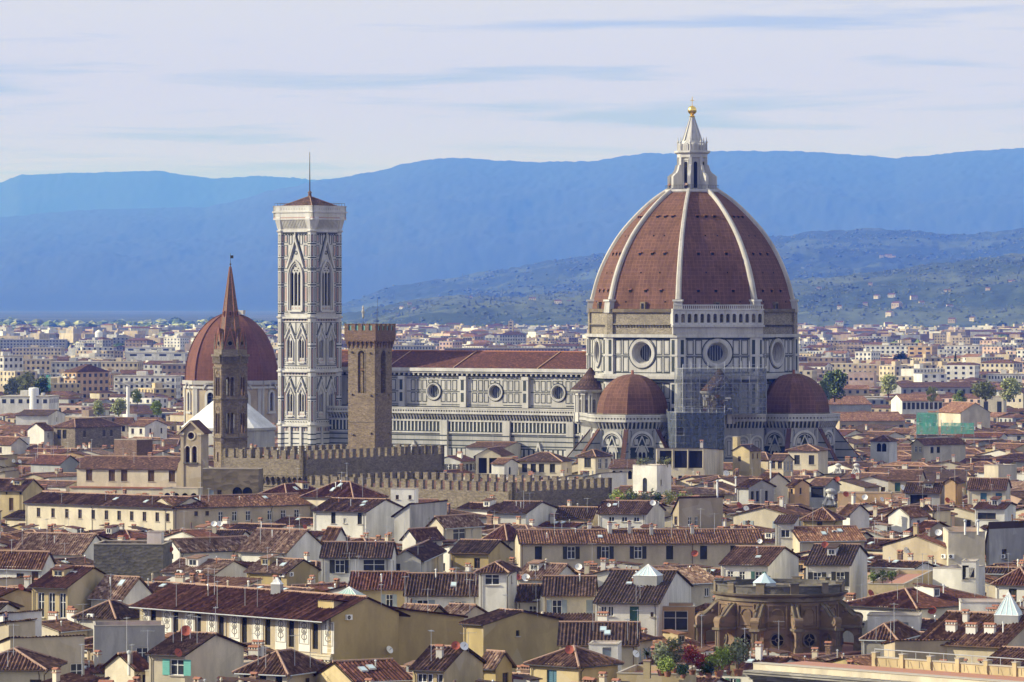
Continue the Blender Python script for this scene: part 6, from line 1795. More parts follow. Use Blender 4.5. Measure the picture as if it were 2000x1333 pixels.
for i in range(24): mb.tube(fr.p(13 + i * 2, zt + 1.1, -5.9), fr.p(13 + i * 2, zt + 1.9, -5.9), .03, .03, 4, 'galvanised')
mb.tube(fr.p(13, zt + 1.9, -5.9), fr.p(L, zt + 1.9, -5.9), .06, .06, 6, 'galvanised')
mb.build('railing', WG)
FOOT.append(((c0 + Vector((math.cos(rad(-45)) * 28, math.sin(rad(-45)) * 28, 0)) + Vector((-math.sin(rad(-45)), math.cos(rad(-45)), 0)) * 4).xy, 30, 9, -45)); PROTECT.append((1470, 2100, 1265, 1400, 518))

# ---------------------------------------------------------------- glass roofs standing on houses
def pyramid_light(px, ytop, ybase, wpx, Y, label, name='glass_pyramid', boxh=0, m='skylight glass', bars=5, a=-20):
    s = Y / F
    c = P(px, ybase, Y)
    o = empty(name, c - Vector((0, 0, boxh)), a, label, 'skylight')
    r = wpx * s / 2; hh = (ybase - ytop) * s
    b = MB()
    q = [(-r, -r * .8, boxh), (r, -r * .8, boxh), (r, r * .8, boxh), (-r, r * .8, boxh)]
    tp = (0, 0, boxh + hh)
    for i in range(4): b.face([q[i], q[(i + 1) % 4], tp], m)
    b.build('glass', o)
    b = MB()
    for i in range(4):
        A, B = Vector(q[i]), Vector(q[(i + 1) % 4])
        for j in range(bars):
            p = A + (B - A) * j / bars
            f_ = 0 if j == 0 else .86 if bars > 3 and j % 2 else .95
            b.tube(p, p + (Vector(tp) - p) * (1 if j == 0 else 1 - abs(j / bars - .5) * .2), .05, .04, 5, 'white paint')
        b.tube(A, B, .06, .06, 5, 'white paint')
    b.build('glazing_bars', o)
    b = MB(); b.cube(-r, r, -r * .8, r * .8, -1.5, boxh, 'plaster grey'); b.build('base', o)
    return o
pyramid_light(1266, 1102, 1124, 48, 608, 'glass pyramid lantern with white bars on the striped roof of the white house', boxh=1.4)
pyramid_light(1970, 1156, 1201, 48, 548, 'tall steep glass cone skylight near the right edge', bars=4, boxh=.3)
pyramid_light(682, 1146, 1170, 68, 606, 'pale green copper sheeted pyramid skylight behind the scrollwork palace roof', boxh=1.2, m='copper green')
pyramid_light(541, 1128, 1141, 20, 580, 'small white ribbed pyramid skylight above the scrollwork palace roof', boxh=.4, m='white paint')

# ================================================================ mid and far city
def tree(px, ybase, Y, hpx, wpx, label, leafm='leaf spring', n=900, trunk=.22, group=None, name='tree', size=None, cone=False, pot=None, cat='tree'):
    s = Y / F
    base = P(px, ybase, Y)
    hh, ww = hpx * s, wpx * s
    o = empty(name, base, random.uniform(0, 360), label, cat, group)
    b = MB()
    tz = hh * trunk
    rt = max(.05, ww * .035)
    b.tube((0, 0, 0), (ww * .02, 0, hh * .55), rt, rt * .6, 7, 'bark')
    for i in range(5):
        a = i * 1.3
        b.tube((0, 0, tz + hh * .05 * i), (math.cos(a) * ww * .3, math.sin(a) * ww * .3, tz + hh * (.3 + .08 * i)), rt * .5, rt * .15, 5, 'bark')
    b.build('trunk', o)
    c = MB()
    cl = []
    for i in range(16 if not cone else 14):
        if cone: t = (i + .5) / 14; cl.append((random.uniform(-.1, .1) * ww * (1 - t), random.uniform(-.1, .1) * ww * (1 - t), tz + t * (hh - tz), ww * .5 * (1 - t) ** .7 * .8 + .1))
        else:
            a, u, q = random.uniform(0, 6.28), random.uniform(0, 1) ** .5, random.uniform(-1, 1)
            rr = math.sqrt(max(0, 1 - q * q)) * u
            cl.append((math.cos(a) * rr * ww * .38, math.sin(a) * rr * ww * .38, tz + (hh - tz) * (.52 + .36 * q), ww * random.uniform(.17, .30)))
    ls = size or max(.14, ww * .045)
    for i in range(n):
        x, y, z, r = random.choice(cl)
        d = Vector((random.gauss(0, 1), random.gauss(0, 1), random.gauss(0, .8))).normalized() * r * random.uniform(.55, 1.08)
        p = Vector((x, y, z)) + d
        u = Vector((random.gauss(0, 1), random.gauss(0, 1), random.gauss(0, 1))).normalized(); v = u.orthogonal().normalized()
        l = ls * random.uniform(.6, 1.4)
        c.face([p - u * l, p + v * l * .6, p + u * l, p - v * l * .6], leafm)
    c.build('crown' if cat == 'tree' else 'foliage', o)
    if pot:
        q = MB(); r = ww * .19
        q.lathe((0, 0, 0), [(r * .7, -.02), (r, r * 1.1), (r * 1.1, r * 1.1), (r * 1.1, r * 1.3), (r * .8, r * 1.3), (0, r * 1.2)], 14, pot); q.build('pot', o)
    return o
def farblock(label, x0, x1, ytop, Y, wall, dep=14, a=-12, floors=5, bays=7, roof=None, win='window glass', base=0, name='apartment_block', cat='apartment block', group=None, balc=False):
    """one small mesh: walls, rows of windows, roof"""
    s = Y / F
    a_ = rad(a)
    C0 = P(x0, ytop, Y); Wd = (x1 - x0) * s / math.cos(a_)
    zt = C0.z
    b = MB()
    fr = Fr((0, 0, 0), 0)
    wm = 'plaster ' + wall
    b.box(fr, 0, Wd, base, zt, -dep, 0, wm)
    fh = min(3.4, zt / floors)
    for j in range(floors):
        z = zt - fh * (j + 1) + fh * .25
        if z < 0: break
        for f2, Ln in ((fr, Wd), (Fr((Wd, 0, 0), 90), dep)):
            nb = bays if f2 is fr else max(2, int(dep / 4))
            for i in range(nb):
                u = Ln * (i + .5) / nb; w = Ln / nb * .24
                b.box(f2, u - w, u + w, z, z + fh * .5, -.1, .03, win)
                if balc and i % 2 == 0 and f2 is fr: b.box(f2, u - w * 1.7, u + w * 1.7, z - .35, z + .55, 0, 1.2, 'plaster white')
    if roof:
        q = [(-.5, .5, zt), (Wd + .5, .5, zt), (Wd + .5, -dep - .5, zt), (-.5, -dep - .5, zt)]
        hq = dep * .16
        r0, r1 = (min(dep / 2, Wd / 3), -dep / 2, zt + hq), (Wd - min(dep / 2, Wd / 3), -dep / 2, zt + hq)
        q = [(x, -y, z) for x, y, z in q]; r0, r1 = (r0[0], -r0[1], r0[2]), (r1[0], -r1[1], r1[2])
        tm = 'tiles ' + roof
        uvr = [(0, 0), (Wd, 0), (Wd - 4, dep / 2), (4, dep / 2)]
        b.face([q[0], q[1], r1, r0], tm, uvr); b.face([q[2], q[3], r0, r1], tm, uvr)
        b.face([q[1], q[2], r1], tm, [(0, 0), (dep, 0), (dep / 2, dep / 2)]); b.face([q[3], q[0], r0], tm, [(0, 0), (dep, 0), (dep / 2, dep / 2)])
    else:
        b.box(fr, -.2, Wd + .2, zt, zt + .5, -dep - .2, .2, 'eave pale')
        b.box(fr, Wd * .35, Wd * .5, zt, zt + 2.6, -dep * .7, -dep * .3, wm)
        b.box(fr, Wd * .75, Wd * .8, zt, zt + 1.6, -dep * .6, -dep * .4, 'plaster white')
    o = b.build(name)
    o.location = (C0.x, C0.y, 0); o.rotation_euler = (0, 0, a_)
    tag(o, label, cat, group)
    FOOT.append((Vector((C0.x + Wd / 2 * math.cos(a_) - dep / 2 * math.sin(a_), C0.y + Wd / 2 * math.sin(a_) + dep / 2 * math.cos(a_))), Wd / 2 + 1, dep / 2 + 1, a))
    PROTECT.append((x0, x1, ytop, ytop + 22, Y))
    return o
FB = farblock
FB('white apartment block with regular windows behind the low brown roofs, left', 222, 344, 736, 2330, 'white', 14, -6, 5, 12, balc=True)
FB('orange brick apartment block with balconies, left of the white block', 125, 151, 727, 2300, 'peach', 24, -38, 5, 3, 'brown', balc=True)
FB('slim orange tower block end beside the white apartment block', 196, 216, 730, 2420, 'peach', 20, -10, 5, 3)
FB('grey slab apartment block with dark balconies behind the orange brick block', 100, 192, 708, 2750, 'grey', 14, -8, 5, 10)
FB('beige five storey slab behind the white apartment block', 198, 270, 708, 2700, 'beige', 14, -8, 5, 8)
FB('grey beige block with shaded front at far left', 12, 100, 703, 2800, 'tan', 16, -8, 5, 9)
FB('bright white block end cut by the left edge', -20, 9, 697, 2500, 'white', 18, -30, 6, 3)
FB('purple brown block left of the tan chapel drum', 316, 366, 712, 2600, 'brown', 16, -8, 6, 5)
FB('long low white shed roof in the left distance', 246, 362, 690, 3900, 'white', 22, -4, 1, 4)
FB('second long pale shed roof behind the white shed', 244, 336, 680, 4400, 'white', 22, -4, 1, 4)
FB('long blue grey slab in the far left distance', 0, 128, 664, 5200, 'grey', 20, -2, 4, 20)
FB('pale beige blocks row in front of the blue grey slab', 24, 120, 680, 4200, 'beige', 20, -4, 4, 14)
FB('row of white zigzag workshop roofs at far left', 0, 97, 776, 1900, 'white', 20, -6, 1, 6)
FB('white balconied apartment block in the right distance', 1848, 1911, 676, 3600, 'white', 16, -14, 6, 8, balc=True)
FB('salmon office block with strip windows, right distance', 1773, 1819, 677, 3500, 'peach', 16, -20, 6, 3)
FB('stepped white terrace block, right distance', 1670, 1700, 688, 3400, 'white', 16, -30, 5, 4)
FB('long white low-rise row beside the stepped terrace block', 1690, 1776, 676, 3900, 'white', 16, -14, 4, 9)
FB('small bright yellow block on the edge of the hills, right', 1825, 1846, 655, 5600, 'yellow', 18, -14, 3, 4)
FB('cream four storey block with lit end wall, right distance', 1915, 1976, 709, 3000, 'cream', 14, -30, 4, 7, 'rust')
FB('tall white block cut by the right edge', 1986, 2020, 684, 3300, 'white', 20, -30, 7, 4)
FB('grey block with flat roof line between barrack and cream block', 1930, 2000, 732, 2700, 'white', 14, -6, 3, 12)
FB('long dark brick slab above the nave roof', 868, 1112, 681, 3700, 'brown', 16, -2, 5, 40)
FB('pale slab above the left end of the nave roof', 766, 848, 676, 3600, 'grey', 16, -4, 4, 14)
FB('white block with red end above the nave roof', 858, 884, 668, 3900, 'pink', 16, -30, 4, 4)
FB('tall square chimney-like tower block above the nave roof', 993, 1002, 628, 5600, 'tan', 6, -10, 8, 1)
FB('dark long hall roof above the nave roof', 976, 1026, 654, 4600, 'grey', 20, -4, 3, 10, 'dark')
FB('pair of pale blocks beside the drum, left', 1118, 1148, 690, 3300, 'grey', 14, -6, 4, 6)
def watertower():
    Y = 4600; s = Y / F; c = P(193, 685, Y)
    o = empty('water_tower', c.xy.to_3d(), 0, 'white mushroom shaped water tower in the left distance', 'water tower')
    b = MB(); b.tube((0, 0, 0), (0, 0, P(0, 662, Y).z), 1.9, 1.7, 10, 'white paint'); b.build('shaft', o)
    z = P(0, 662, Y).z
    b = MB(); b.lathe((0, 0, z), [(1.8, 0), (3.8, 1.6), (3.8, 6.2), (3.2, 7.0), (0, 9.2)], 14, 'white paint', 0, True); b.build('tank', o)
    Y = 1900; c = P(66, 790, Y)
    o = empty('silo', c.xy.to_3d(), 0, 'white cylindrical silo beside the zigzag workshop roofs', 'silo')
    b = MB(); b.lathe((0, 0, 0), [(2.1, 0), (2.1, P(0, 759, Y).z), (1.9, P(0, 758, Y).z), (0, P(0, 757, Y).z)], 18, 'white paint', 0, True); b.build('shell', o)
    b = MB(); b.tube((2.2, -.5, 5), (2.2, -.5, 17), .15, .15, 5, 'galvanised'); b.build('ladder', o)
    Y = 1700; c = P(250, 790, Y)
    o = empty('factory_chimney', c.xy.to_3d(), 0, 'thin white factory chimney in front of the white apartment block', 'chimney')
    b = MB(); b.tube((0, 0, 0), (0, 0, P(0, 756, Y).z), .75, .6, 10, 'white paint'); b.build('stack', o)
    b = MB(); b.tube((0, 0, P(0, 756, Y).z), (0, 0, P(0, 754, Y).z), .7, .7, 10, 'concrete'); b.build('rim', o)
watertower()
# green scaffold nets on the right
def greennet(x0, x1, y0, y1, Y, label):
    s = Y / F; c = P(x0, y1, Y); w = (x1 - x0) * s; z1 = P(0, y0, Y).z; z0 = P(0, y1, Y).z - 1
    o = empty('netted_scaffold', (c.x, c.y, 0), -6, label, 'scaffolding')
    b = MB(); n = MB()
    nx = max(2, int(w / 2.5))
    for i in range(nx + 1):
        for y in (0, 5): b.tube((w * i / nx, y, 0), (w * i / nx, y, z1 + .8), .08, .08, 4, 'galvanised')
    for j in range(int((z1 - z0) / 2) + 1): b.cube(0, w, 0.1, 4.9, z0 + j * 2, z0 + j * 2 + .08, 'galvanised')
    for i in range(nx):
        for j in range(3): n.face([(w * i / nx, -.1 - .1 * (i % 2), z0 + (z1 - z0) * j / 3), (w * (i + 1) / nx, -.1, z0 + (z1 - z0) * j / 3), (w * (i + 1) / nx, -.1, z0 + (z1 - z0) * (j + 1) / 3), (w * i / nx, -.1 - .1 * (i % 2), z0 + (z1 - z0) * (j + 1) / 3)], 'green scaffold net')
    n.face([(0, 0, z0), (0, 5, z0), (0, 5, z1), (0, 0, z1)], 'green scaffold net')
    b.build('tubes', o); n.build('netting', o)
    PROTECT.append((x0, x1, y0, y1 - 4, Y))
greennet(1790, 1832, 806, 842, 1350, 'tall green netted scaffold right of the brick red hall')
greennet(1838, 1902, 826, 841, 1330, 'low wide green netted scaffold right of the tall netted one')
greennet(90, 99, 733, 760, 2150, 'small turquoise netted scaffold among the left apartment blocks')
# trees one can tell apart
for args in (
 (1735, 764, 1900, 32, 38, 'pale green round tree behind the grey brown modern block, left of the barrack', 'leaf spring'),
 (1630, 772, 1800, 46, 52, 'large mixed green tree clump right of the east apse dome', 'leaf green'),
 (1612, 776, 1780, 34, 30, 'darker tree hugging the east apse dome', 'leaf green'),
 (1925, 772, 1800, 34, 46, 'left one of two wide pale spring trees beside the barrack', 'leaf spring'),
 (1972, 772, 1820, 34, 44, 'right one of two wide pale spring trees near the right edge', 'leaf spring'),
 (1820, 782, 1780, 32, 22, 'slender pale tree in front of the barrack windows', 'leaf spring'),
 (1875, 782, 1750, 18, 30, 'low green tree clump at the right foot of the barrack', 'leaf green'),
 (1762, 712, 3300, 20, 34, 'dark umbrella pine in front of the salmon office block', 'leaf dark'),
 (1866, 716, 3200, 30, 11, 'dark narrow cypress in front of the white balconied block', 'leaf dark'),
 (55, 770, 2050, 42, 46, 'large pale green tree beside the turquoise net', 'leaf spring'),
 (82, 772, 2060, 34, 40, 'second green tree just left of the turquoise net', 'leaf green'),
 (25, 765, 2080, 24, 40, 'grey green tree in front of the far left block', 'leaf olive'),
 (268, 786, 1750, 30, 22, 'light green tree in front of the white apartment block', 'leaf light'),
 (232, 800, 1600, 20, 34, 'round yellow green tree left of the thin white chimney', 'leaf spring'),
 (192, 800, 1620, 16, 28, 'low yellow green tree beyond the low brown roofs', 'leaf spring'),
 (306, 800, 1600, 15, 24, 'bright green shrub-like tree left of the chapel drum', 'leaf light')):
    px, yb, Y, hp, wp, lab, lm = args
    hp += (yb - 590) * 0 + 14
    tree(px, yb + 14, Y, hp, wp, lab, lm, 2200, .10, cone='cypress' in lab, size=wp * Y / F * .05, name='cypress' if 'cypress' in lab else 'tree')
    FOOT.append((P(px, 0, Y).xy, 5, 5, 0)); PROTECT.append((px - wp / 2, px + wp / 2, yb - hp, yb - 2, Y - 5))
# the many small far buildings and trees nobody could count
rng = random.Random(5)
def blocked(x, y, r):
    for c, a, b_, an in FOOT:
        d = Vector((x, y)) - c
        if d.length > a + b_ + r + 5: continue
        ca, sa = math.cos(rad(an)), math.sin(rad(an))
        if abs(d.x * ca + d.y * sa) < a + r and abs(-d.x * sa + d.y * ca) < b_ + r: return True
    return False
LAND = [(CC.xy, 46, 42, AC), ((CC + Matrix.Rotation(rad(AC), 3, 'Z') @ Vector((-68, 0, 0))).xy, 56, 27, AC), (BT.location.xy, 11, 11, -38), (CH_.location.xy, 20, 20, 0), (BP.location.xy, 18, 18, 0),
        (TW.location.xy, 6, 6, 0), (SP.location.xy, 6, 6, 0)]
FOOT.extend(LAND)
for o in bpy.data.objects:
    if o.name.startswith(('battlemented_palace', 'palace_wing')):
        m = [c for c in o.children if c.name.startswith('wall')][0]
        xs = [v.co.x for v in m.data.vertices]; ys = [v.co.y for v in m.data.vertices]
        FOOT.append((o.location.xy, max(xs) + 1, max(ys) + 1, math.degrees(o.rotation_euler.z)))
PROTECT += [(350, 545, 600, 790, 1500), (538, 670, 400, 868, 1230), (676, 768, 630, 868, 995), (762, 1300, 690, 868, 1180), (1110, 1640, 690, 862, 1150), (418, 484, 510, 880, 1075),
            (432, 592, 880, 940, 970), (592, 868, 880, 932, 970), (600, 1000, 930, 985, 900), (1000, 1195, 930, 978, 900), (350, 430, 780, 845, 1300)]
def limit(x, y, r, z):
    """the height a filler may have without covering what must stay open"""
    px = 1000 + F * x / y; w = r * F / y
    for x0, x1, yt, yb, Yp in PROTECT:
        if Yp > y + 1 and px + w > x0 and px - w < x1:
            z = min(z, CH - (yb - HOR) * y / F)
    return z
far = MB()
cnt = 0
for i in range(12000):
    Y = 1480 * (7600 / 1480) ** rng.random()
    px = rng.uniform(-40, 2040)
    if Y > 3000 and px < 560 and rng.random() < .3: continue
    x = (px - 1000) / F * Y
    big = rng.random() < (.3 if Y > 2000 else .12)
    w, d = (rng.uniform(14, 34), rng.uniform(11, 15)) if big else (rng.uniform(7, 13), rng.uniform(7, 11))
    hh = rng.uniform(12, 22) if big else rng.uniform(6, 13)
    if Y < 2200: hh = min(hh, rng.uniform(10, 15))
    if blocked(x, Y, max(w, d) * .6): continue
    hh = limit(x, Y, w * .6, hh)
    if hh < 4: continue
    a = rad(rng.choice((-38, 52, -20, -60, 10)) + rng.uniform(-8, 8))
    R_ = Matrix.Rotation(a, 3, 'Z'); o_ = Vector((x, Y, 0))
    T = lambda p: R_ @ Vector(p) + o_
    wm = 'plaster ' + rng.choice(['white', 'pale', 'beige', 'beige', 'grey', 'grey', 'tan', 'pink', 'brown'] + (['yellow', 'peach', 'cream'] if Y < 2500 else ['white', 'grey', 'tan', 'brown']))  # duller, greyer walls far off put haze into the colour
    q = [(-w / 2, -d / 2), (w / 2, -d / 2), (w / 2, d / 2), (-w / 2, d / 2)]
    for j in range(4):
        (x0, y0), (x1, y1) = q[j], q[(j + 1) % 4]
        far.face([T((x0, y0, 0)), T((x1, y1, 0)), T((x1, y1, hh)), T((x0, y0, hh))], wm)
    if Y < 5000:
        nf = int(hh / 3.2)
        for j in range(2):
            (x0, y0), (x1, y1) = q[j], q[(j + 1) % 4]
            ln = math.hypot(x1 - x0, y1 - y0); nb = max(2, int(ln / 3.6)); nx, ny = (0, -1) if j == 0 else (1, 0)
            for f_ in range(min(nf, 3)):
                z = hh - 3.1 * (f_ + 1) + 1.0
                for b_ in range(nb):
                    t0, t1 = (b_ + .32) / nb, (b_ + .68) / nb
                    P0 = (x0 + (x1 - x0) * t0 + nx * .06, y0 + (y1 - y0) * t0 + ny * .06); P1 = (x0 + (x1 - x0) * t1 + nx * .06, y0 + (y1 - y0) * t1 + ny * .06)
                    far.face([T((*P0, z)), T((*P1, z)), T((*P1, z + 1.5)), T((*P0, z + 1.5))], 'window glass')
    if (not big and (Y < 2600 or rng.random() < .6)) or rng.random() < .25:
        rs = min(w, d) * .16; tm = 'tiles ' + rng.choice(['rust', 'brown', 'orange', 'brown', 'brown'])
        e = .4
        A = [T((-w / 2 - e, -d / 2 - e, hh)), T((w / 2 + e, -d / 2 - e, hh)), T((w / 2 + e, d / 2 + e, hh)), T((-w / 2 - e, d / 2 + e, hh))]
        if rng.random() < .5:
            g0, g1 = T((-w / 2 - e, 0, hh + rs)), T((w / 2 + e, 0, hh + rs))
            far.face([T((w / 2, -d / 2, hh)), T((w / 2, d / 2, hh)), T((w / 2, 0, hh + rs))], wm); far.face([T((-w / 2, -d / 2, hh)), T((-w / 2, d / 2, hh)), T((-w / 2, 0, hh + rs))], wm)
        else:
            g0, g1 = T((-w / 2 + min(w, d) / 2, 0, hh + rs)), T((w / 2 - min(w, d) / 2, 0, hh + rs))
            far.face([A[1], A[2], g1], tm, [(0, 0), (d, 0), (d / 2, d / 2)]); far.face([A[3], A[0], g0], tm, [(0, 0), (d, 0), (d / 2, d / 2)])
        far.face([A[0], A[1], g1, g0], tm, [(0, 0), (w, 0), (w, d / 2), (0, d / 2)]); far.face([A[2], A[3], g0, g1], tm, [(0, 0), (w, 0), (w, d / 2), (0, d / 2)])
    else:
        far.face([T((*p, hh)) for p in q], 'eave pale')
        if rng.random() < .7: far.hexa([T((-2, -2, hh)), T((2, -2, hh)), T((2, 2, hh)), T((-2, 2, hh))], [T((-2, -2, hh + 2.5)), T((2, -2, hh + 2.5)), T((2, 2, hh + 2.5)), T((-2, 2, hh + 2.5))], wm)
    FOOT.append((Vector((x, Y)), w / 2, d / 2, math.degrees(a))) if Y < 2600 else None
structure(far.build('distant_town'), 'stuff')
ft = MB()
def blob(mb, c, r, hh, m, rr, cone=False):
    n = 5
    v = rr.uniform(0, 6)
    pr = [(.35, 0), (1.0, .30), (.9, .62), (.45, .9), (0, 1.0)] if not cone else [(.6, 0), (1, .2), (.7, .6), (0, 1.0)]
    pts = [[c + Vector((math.cos(v + 6.283 * i / n) * r * q * rr.uniform(.7, 1.25), math.sin(v + 6.283 * i / n) * r * q * rr.uniform(.7, 1.25), hh * z * rr.uniform(.9, 1.1))) for i in range(n)] for q, z in pr]
    for a_, b_ in zip(pts, pts[1:]):
        for i in range(n): mb.face([a_[i], a_[(i + 1) % n], b_[(i + 1) % n], b_[i]], m, None, False)
for i in range(4200):
    Y = 1700 * (12000 / 1700) ** rng.random()
    px = rng.uniform(-40, 2040); x = (px - 1000) / F * Y
    if blocked(x, Y, 5): continue
    r = rng.uniform(2.5, 6.5) * (1 if Y < 4500 else 1.8); hh = r * rng.uniform(1.1, 1.8)
    if limit(x, Y, r, hh) < hh: continue
    if Y > 5500: r *= 1.6
    blob(ft, Vector((x, Y, -.5)), r, hh, rng.choice(['leaf green', 'leaf dark', 'leaf spring', 'leaf olive', 'leaf green']), rng)
structure(ft.build('distant_trees'), 'stuff')
# woods, olive rows and cypresses on the near hills
hw = MB()
for i in range(13000):
    fn, Yr, fl, lo = (ho, 12000, 3600, 640) if rng.random() < .6 else (hn, 20500, 5000, 640)
    px, t = rng.uniform(lo, 2100), rng.random() ** .8
    if noise.noise(Vector((px * .012, t * 5, Yr * .001))) < (-.05 if rng.random() < .7 else -.35): continue
    if fn is ho and px < 700: continue
    x, y, z = fn(px, t)
    r = rng.uniform(2.8, 6.0) * (1.0 if Yr < 16000 else 1.5)
    cy = rng.random() < .06
    blob(hw, Vector((x, y, z - 3)), r * (.4 if cy else 1), r * (2.4 if cy else 1.1), rng.choice(['wood green', 'wood olive', 'wood olive']), rng, cy)
structure(hw.build('hillside_woods'), 'stuff')
vill = 0
for (px, t, fn, sc) in ([(1735, .55, hn, 1.5), (1722, .50, hn, 1.2), (1745, .58, hn, 1), (1930, .62, hn, 1.3), (1945, .66, hn, 1.1), (1915, .55, hn, .9), (775, .62, ho, 1.0), (785, .75, ho, 1.1), (800, .8, ho, 1.0), (808, .55, ho, .8), (920, .9, ho, .8), (955, .55, ho, .7),
     (1040, .5, ho, 1.2), (1090, .4, ho, 1.2), (1112, .45, ho, 1.0), (1600, .6, ho, .9), (1640, .3, ho, 1.1), (1690, .35, ho, 1.2), (1713, .4, ho, 1.4), (1742, .42, ho, 1.6), (1752, .30, ho, 1.8), (1738, .2, ho, 1.5), (1785, .40, ho, 1.3), (1800, .36, ho, 1.2), (1850, .45, ho, 1.1), (1930, .4, ho, 1.0), (1975, .52, ho, 1.3), (1700, .62, ho, 1.1), (1855, .3, ho, 1.0), (1640, .12, ho, 1.3), (1735, .08, ho, 1.6), (1860, .1, ho, 1.4), (1900, .12, ho, 1.2)]):
    x, y, z = fn(px, t)
    b = MB()
    w, d, hh = 17 * sc * rng.uniform(.8, 1.5), 11 * sc, 11 * sc * rng.uniform(.8, 1.2)
    w *= (.52 if fn is ho else .85); d *= .7; hh *= (.44 if fn is ho else .66)
    b.cube(-w / 2, w / 2, -d / 2, d / 2, -20, hh, 'plaster ' + rng.choice(['beige', 'cream', 'tan', 'pale']))
    b.face([(-w / 2, -d / 2 - .3, hh), (w / 2, -d / 2 - .3, hh), (w / 2, 0, hh + d * .25), (-w / 2, 0, hh + d * .25)], 'tiles rust', [(0, 0), (w, 0), (w, d), (0, d)]); b.face([(-w / 2, d / 2, hh), (w / 2, d / 2, hh), (w / 2, 0, hh + d * .25), (-w / 2, 0, hh + d * .25)], 'tiles rust', [(0, 0), (w, 0), (w, d), (0, d)])
    for s in (-1, 1): b.face([(s * w / 2, -d / 2, hh), (s * w / 2, d / 2, hh), (s * w / 2, 0, hh + d * .25)], 'plaster cream')
    for q in range(3): b.cube(-w / 2 + w * (q + .35) / 3, -w / 2 + w * (q + .6) / 3, -d / 2 - .1, -d / 2, hh * .45, hh * .75, 'window glass')
    o = b.build('villa'); o.location = (x, y, z); o.rotation_euler = (0, 0, rad(rng.uniform(-40, 10)))
    tag(o, 'pale villa with rusty roof on the wooded hillside', 'villa', 'villas on the hills'); TODO.append(o)

# ================================================================ the rest of the old town, house by house
rng = random.Random(21)
WCH = ['white'] * 6 + ['cream'] * 4 + ['beige'] * 4 + ['pale'] * 5 + ['tan'] * 2 + ['yellow'] * 1 + ['grey'] * 3 + ['ochre', 'peach', 'stained plaster', 'pink']
TCH = ['brown'] * 4 + ['rust'] * 5 + ['red'] * 3 + ['dark'] * 3 + ['orange'] * 1 + ['pale'] * 2
FILL = []
WWORD = {'stained plaster': 'stained grey', 'pale': 'off white', 'peach': 'orange'}
TWORD = {'rust': 'rust brown', 'pale': 'pale striped', 'red': 'dark red', 'brown': 'brown', 'dark': 'blackish', 'orange': 'orange'}
RWORD = {'L': 'gabled', 'R': 'gable fronted', 'H': 'hipped', 'F': 'flat topped', 'SL': 'lean-to', 'SX': 'lean-to', 'SR': 'lean-to'}
for ring in range(2):
    Y = 446.0
    while Y < 1500:
        cell = 10.0 + (Y - 446) / 1000 * 3.0
        px = -60 + rng.uniform(0, 40)
        while px < 2060:
            w, d = cell * rng.uniform(.75, 1.25) * (1 if ring == 0 else .62), cell * rng.uniform(.6, .95) * (1 if ring == 0 else .7)
            yy = Y + rng.uniform(-.4, .4) * cell
            x = (px - 1000) / F * yy
            px += (w + 1.0) * F / yy * 1.12
            a = rng.choice((-38, -38, -30, -45, -24, -12)) + rng.uniform(-5, 5)
            if any(False for _ in ()): continue
            if blocked(x, yy, min(w, d) * .42): continue
            roof = rng.choice('LLLRRRHH') if rng.random() < .9 else rng.choice(['F', 'SL', 'SX'])
            half = {'L': d / 2, 'R': w / 2, 'H': min(w, d) / 2}.get(roof, 2)
            rise = half * .25
            z = rng.uniform(13.5, 17.8) if ring == 0 else rng.uniform(14, 19.5)
            if yy > 1130: z = min(z, rng.uniform(13, 16.5))
            z = limit(x, yy, max(w, d) * .62, z + rise * .9) - rise * .9
            if z < 8.5: continue
            wl_, tl_ = rng.choice(WCH), rng.choice(TCH)
            st = rng.choice(['plain', 'white', 'shut', 'openg', 'open', 'shutbr', 'plain', 'white', 'openw'])
            ww_, hh_ = rng.uniform(.8, 1.15), rng.uniform(1.2, 1.8)
            n1, n2 = rng.choice((1, 2, 2, 3)), rng.choice((0, 1, 2))
            wins = lambda n: [(n, st, ww_, hh_, rng.uniform(.6, 1.3))] if n else None
            ch = [(rng.uniform(.2, .8), rng.uniform(.15, .85), rng.uniform(.7, 1.5), rng.choice(['plaster pale', 'plaster white', 'brick stone', 'plaster cream']), rng.choice((0, 0, 0, 1, 2))) for _ in range(rng.choice((0, 1, 1, 2)))]
            lab = f"{WWORD.get(wl_, wl_)} {RWORD[roof]} house with {TWORD[tl_]} roof" if roof != 'F' else f"{WWORD.get(wl_, wl_)} flat topped house"
            o = build_house('house', lab, 'house', Vector((x, yy, 0)), a, w, d, z, roof, rise if roof in 'LRH' else None, wl_, tl_, wins(n1), wins(n2), ch, corr=yy < 900, far=yy > 1250)
            FILL.append(o)
        Y += cell * (.78 if ring == 0 else 1.2)
print('FILL', len(FILL))

# ---------------------------------------------------------------- what the photograph's viewpoint can see
from mathutils.bvhtree import BVHTree
bpy.context.view_layer.update()
def tree_of(objs):
    vs, fs, own = [], [], []
    for o in objs:
        if o.type != 'MESH' or o.name.startswith(('haze',)): continue
        root = o
        while root.parent: root = root.parent
        M = o.matrix_world
        base = len(vs)
        me = o.data
        if o.name.startswith('roof') and len(me.polygons) > 300:
            # take the two plain undersides only
            keep = [p for p in me.polygons if p.area > 2.0]
        else: keep = me.polygons
        vs.extend(M @ v.co for v in me.vertices) if len(keep) == len(me.polygons) else None
        if len(keep) == len(me.polygons):
            for p in keep: fs.append([base + i for i in p.vertices]); own.append(root)
        else:
            for p in keep:
                b_ = len(vs); vs.extend(M @ me.vertices[i].co for i in p.vertices); fs.append(list(range(b_, b_ + len(p.vertices)))); own.append(root)
    return BVHTree.FromPolygons(vs, fs), own
EYE = Vector((0, 0, CH))
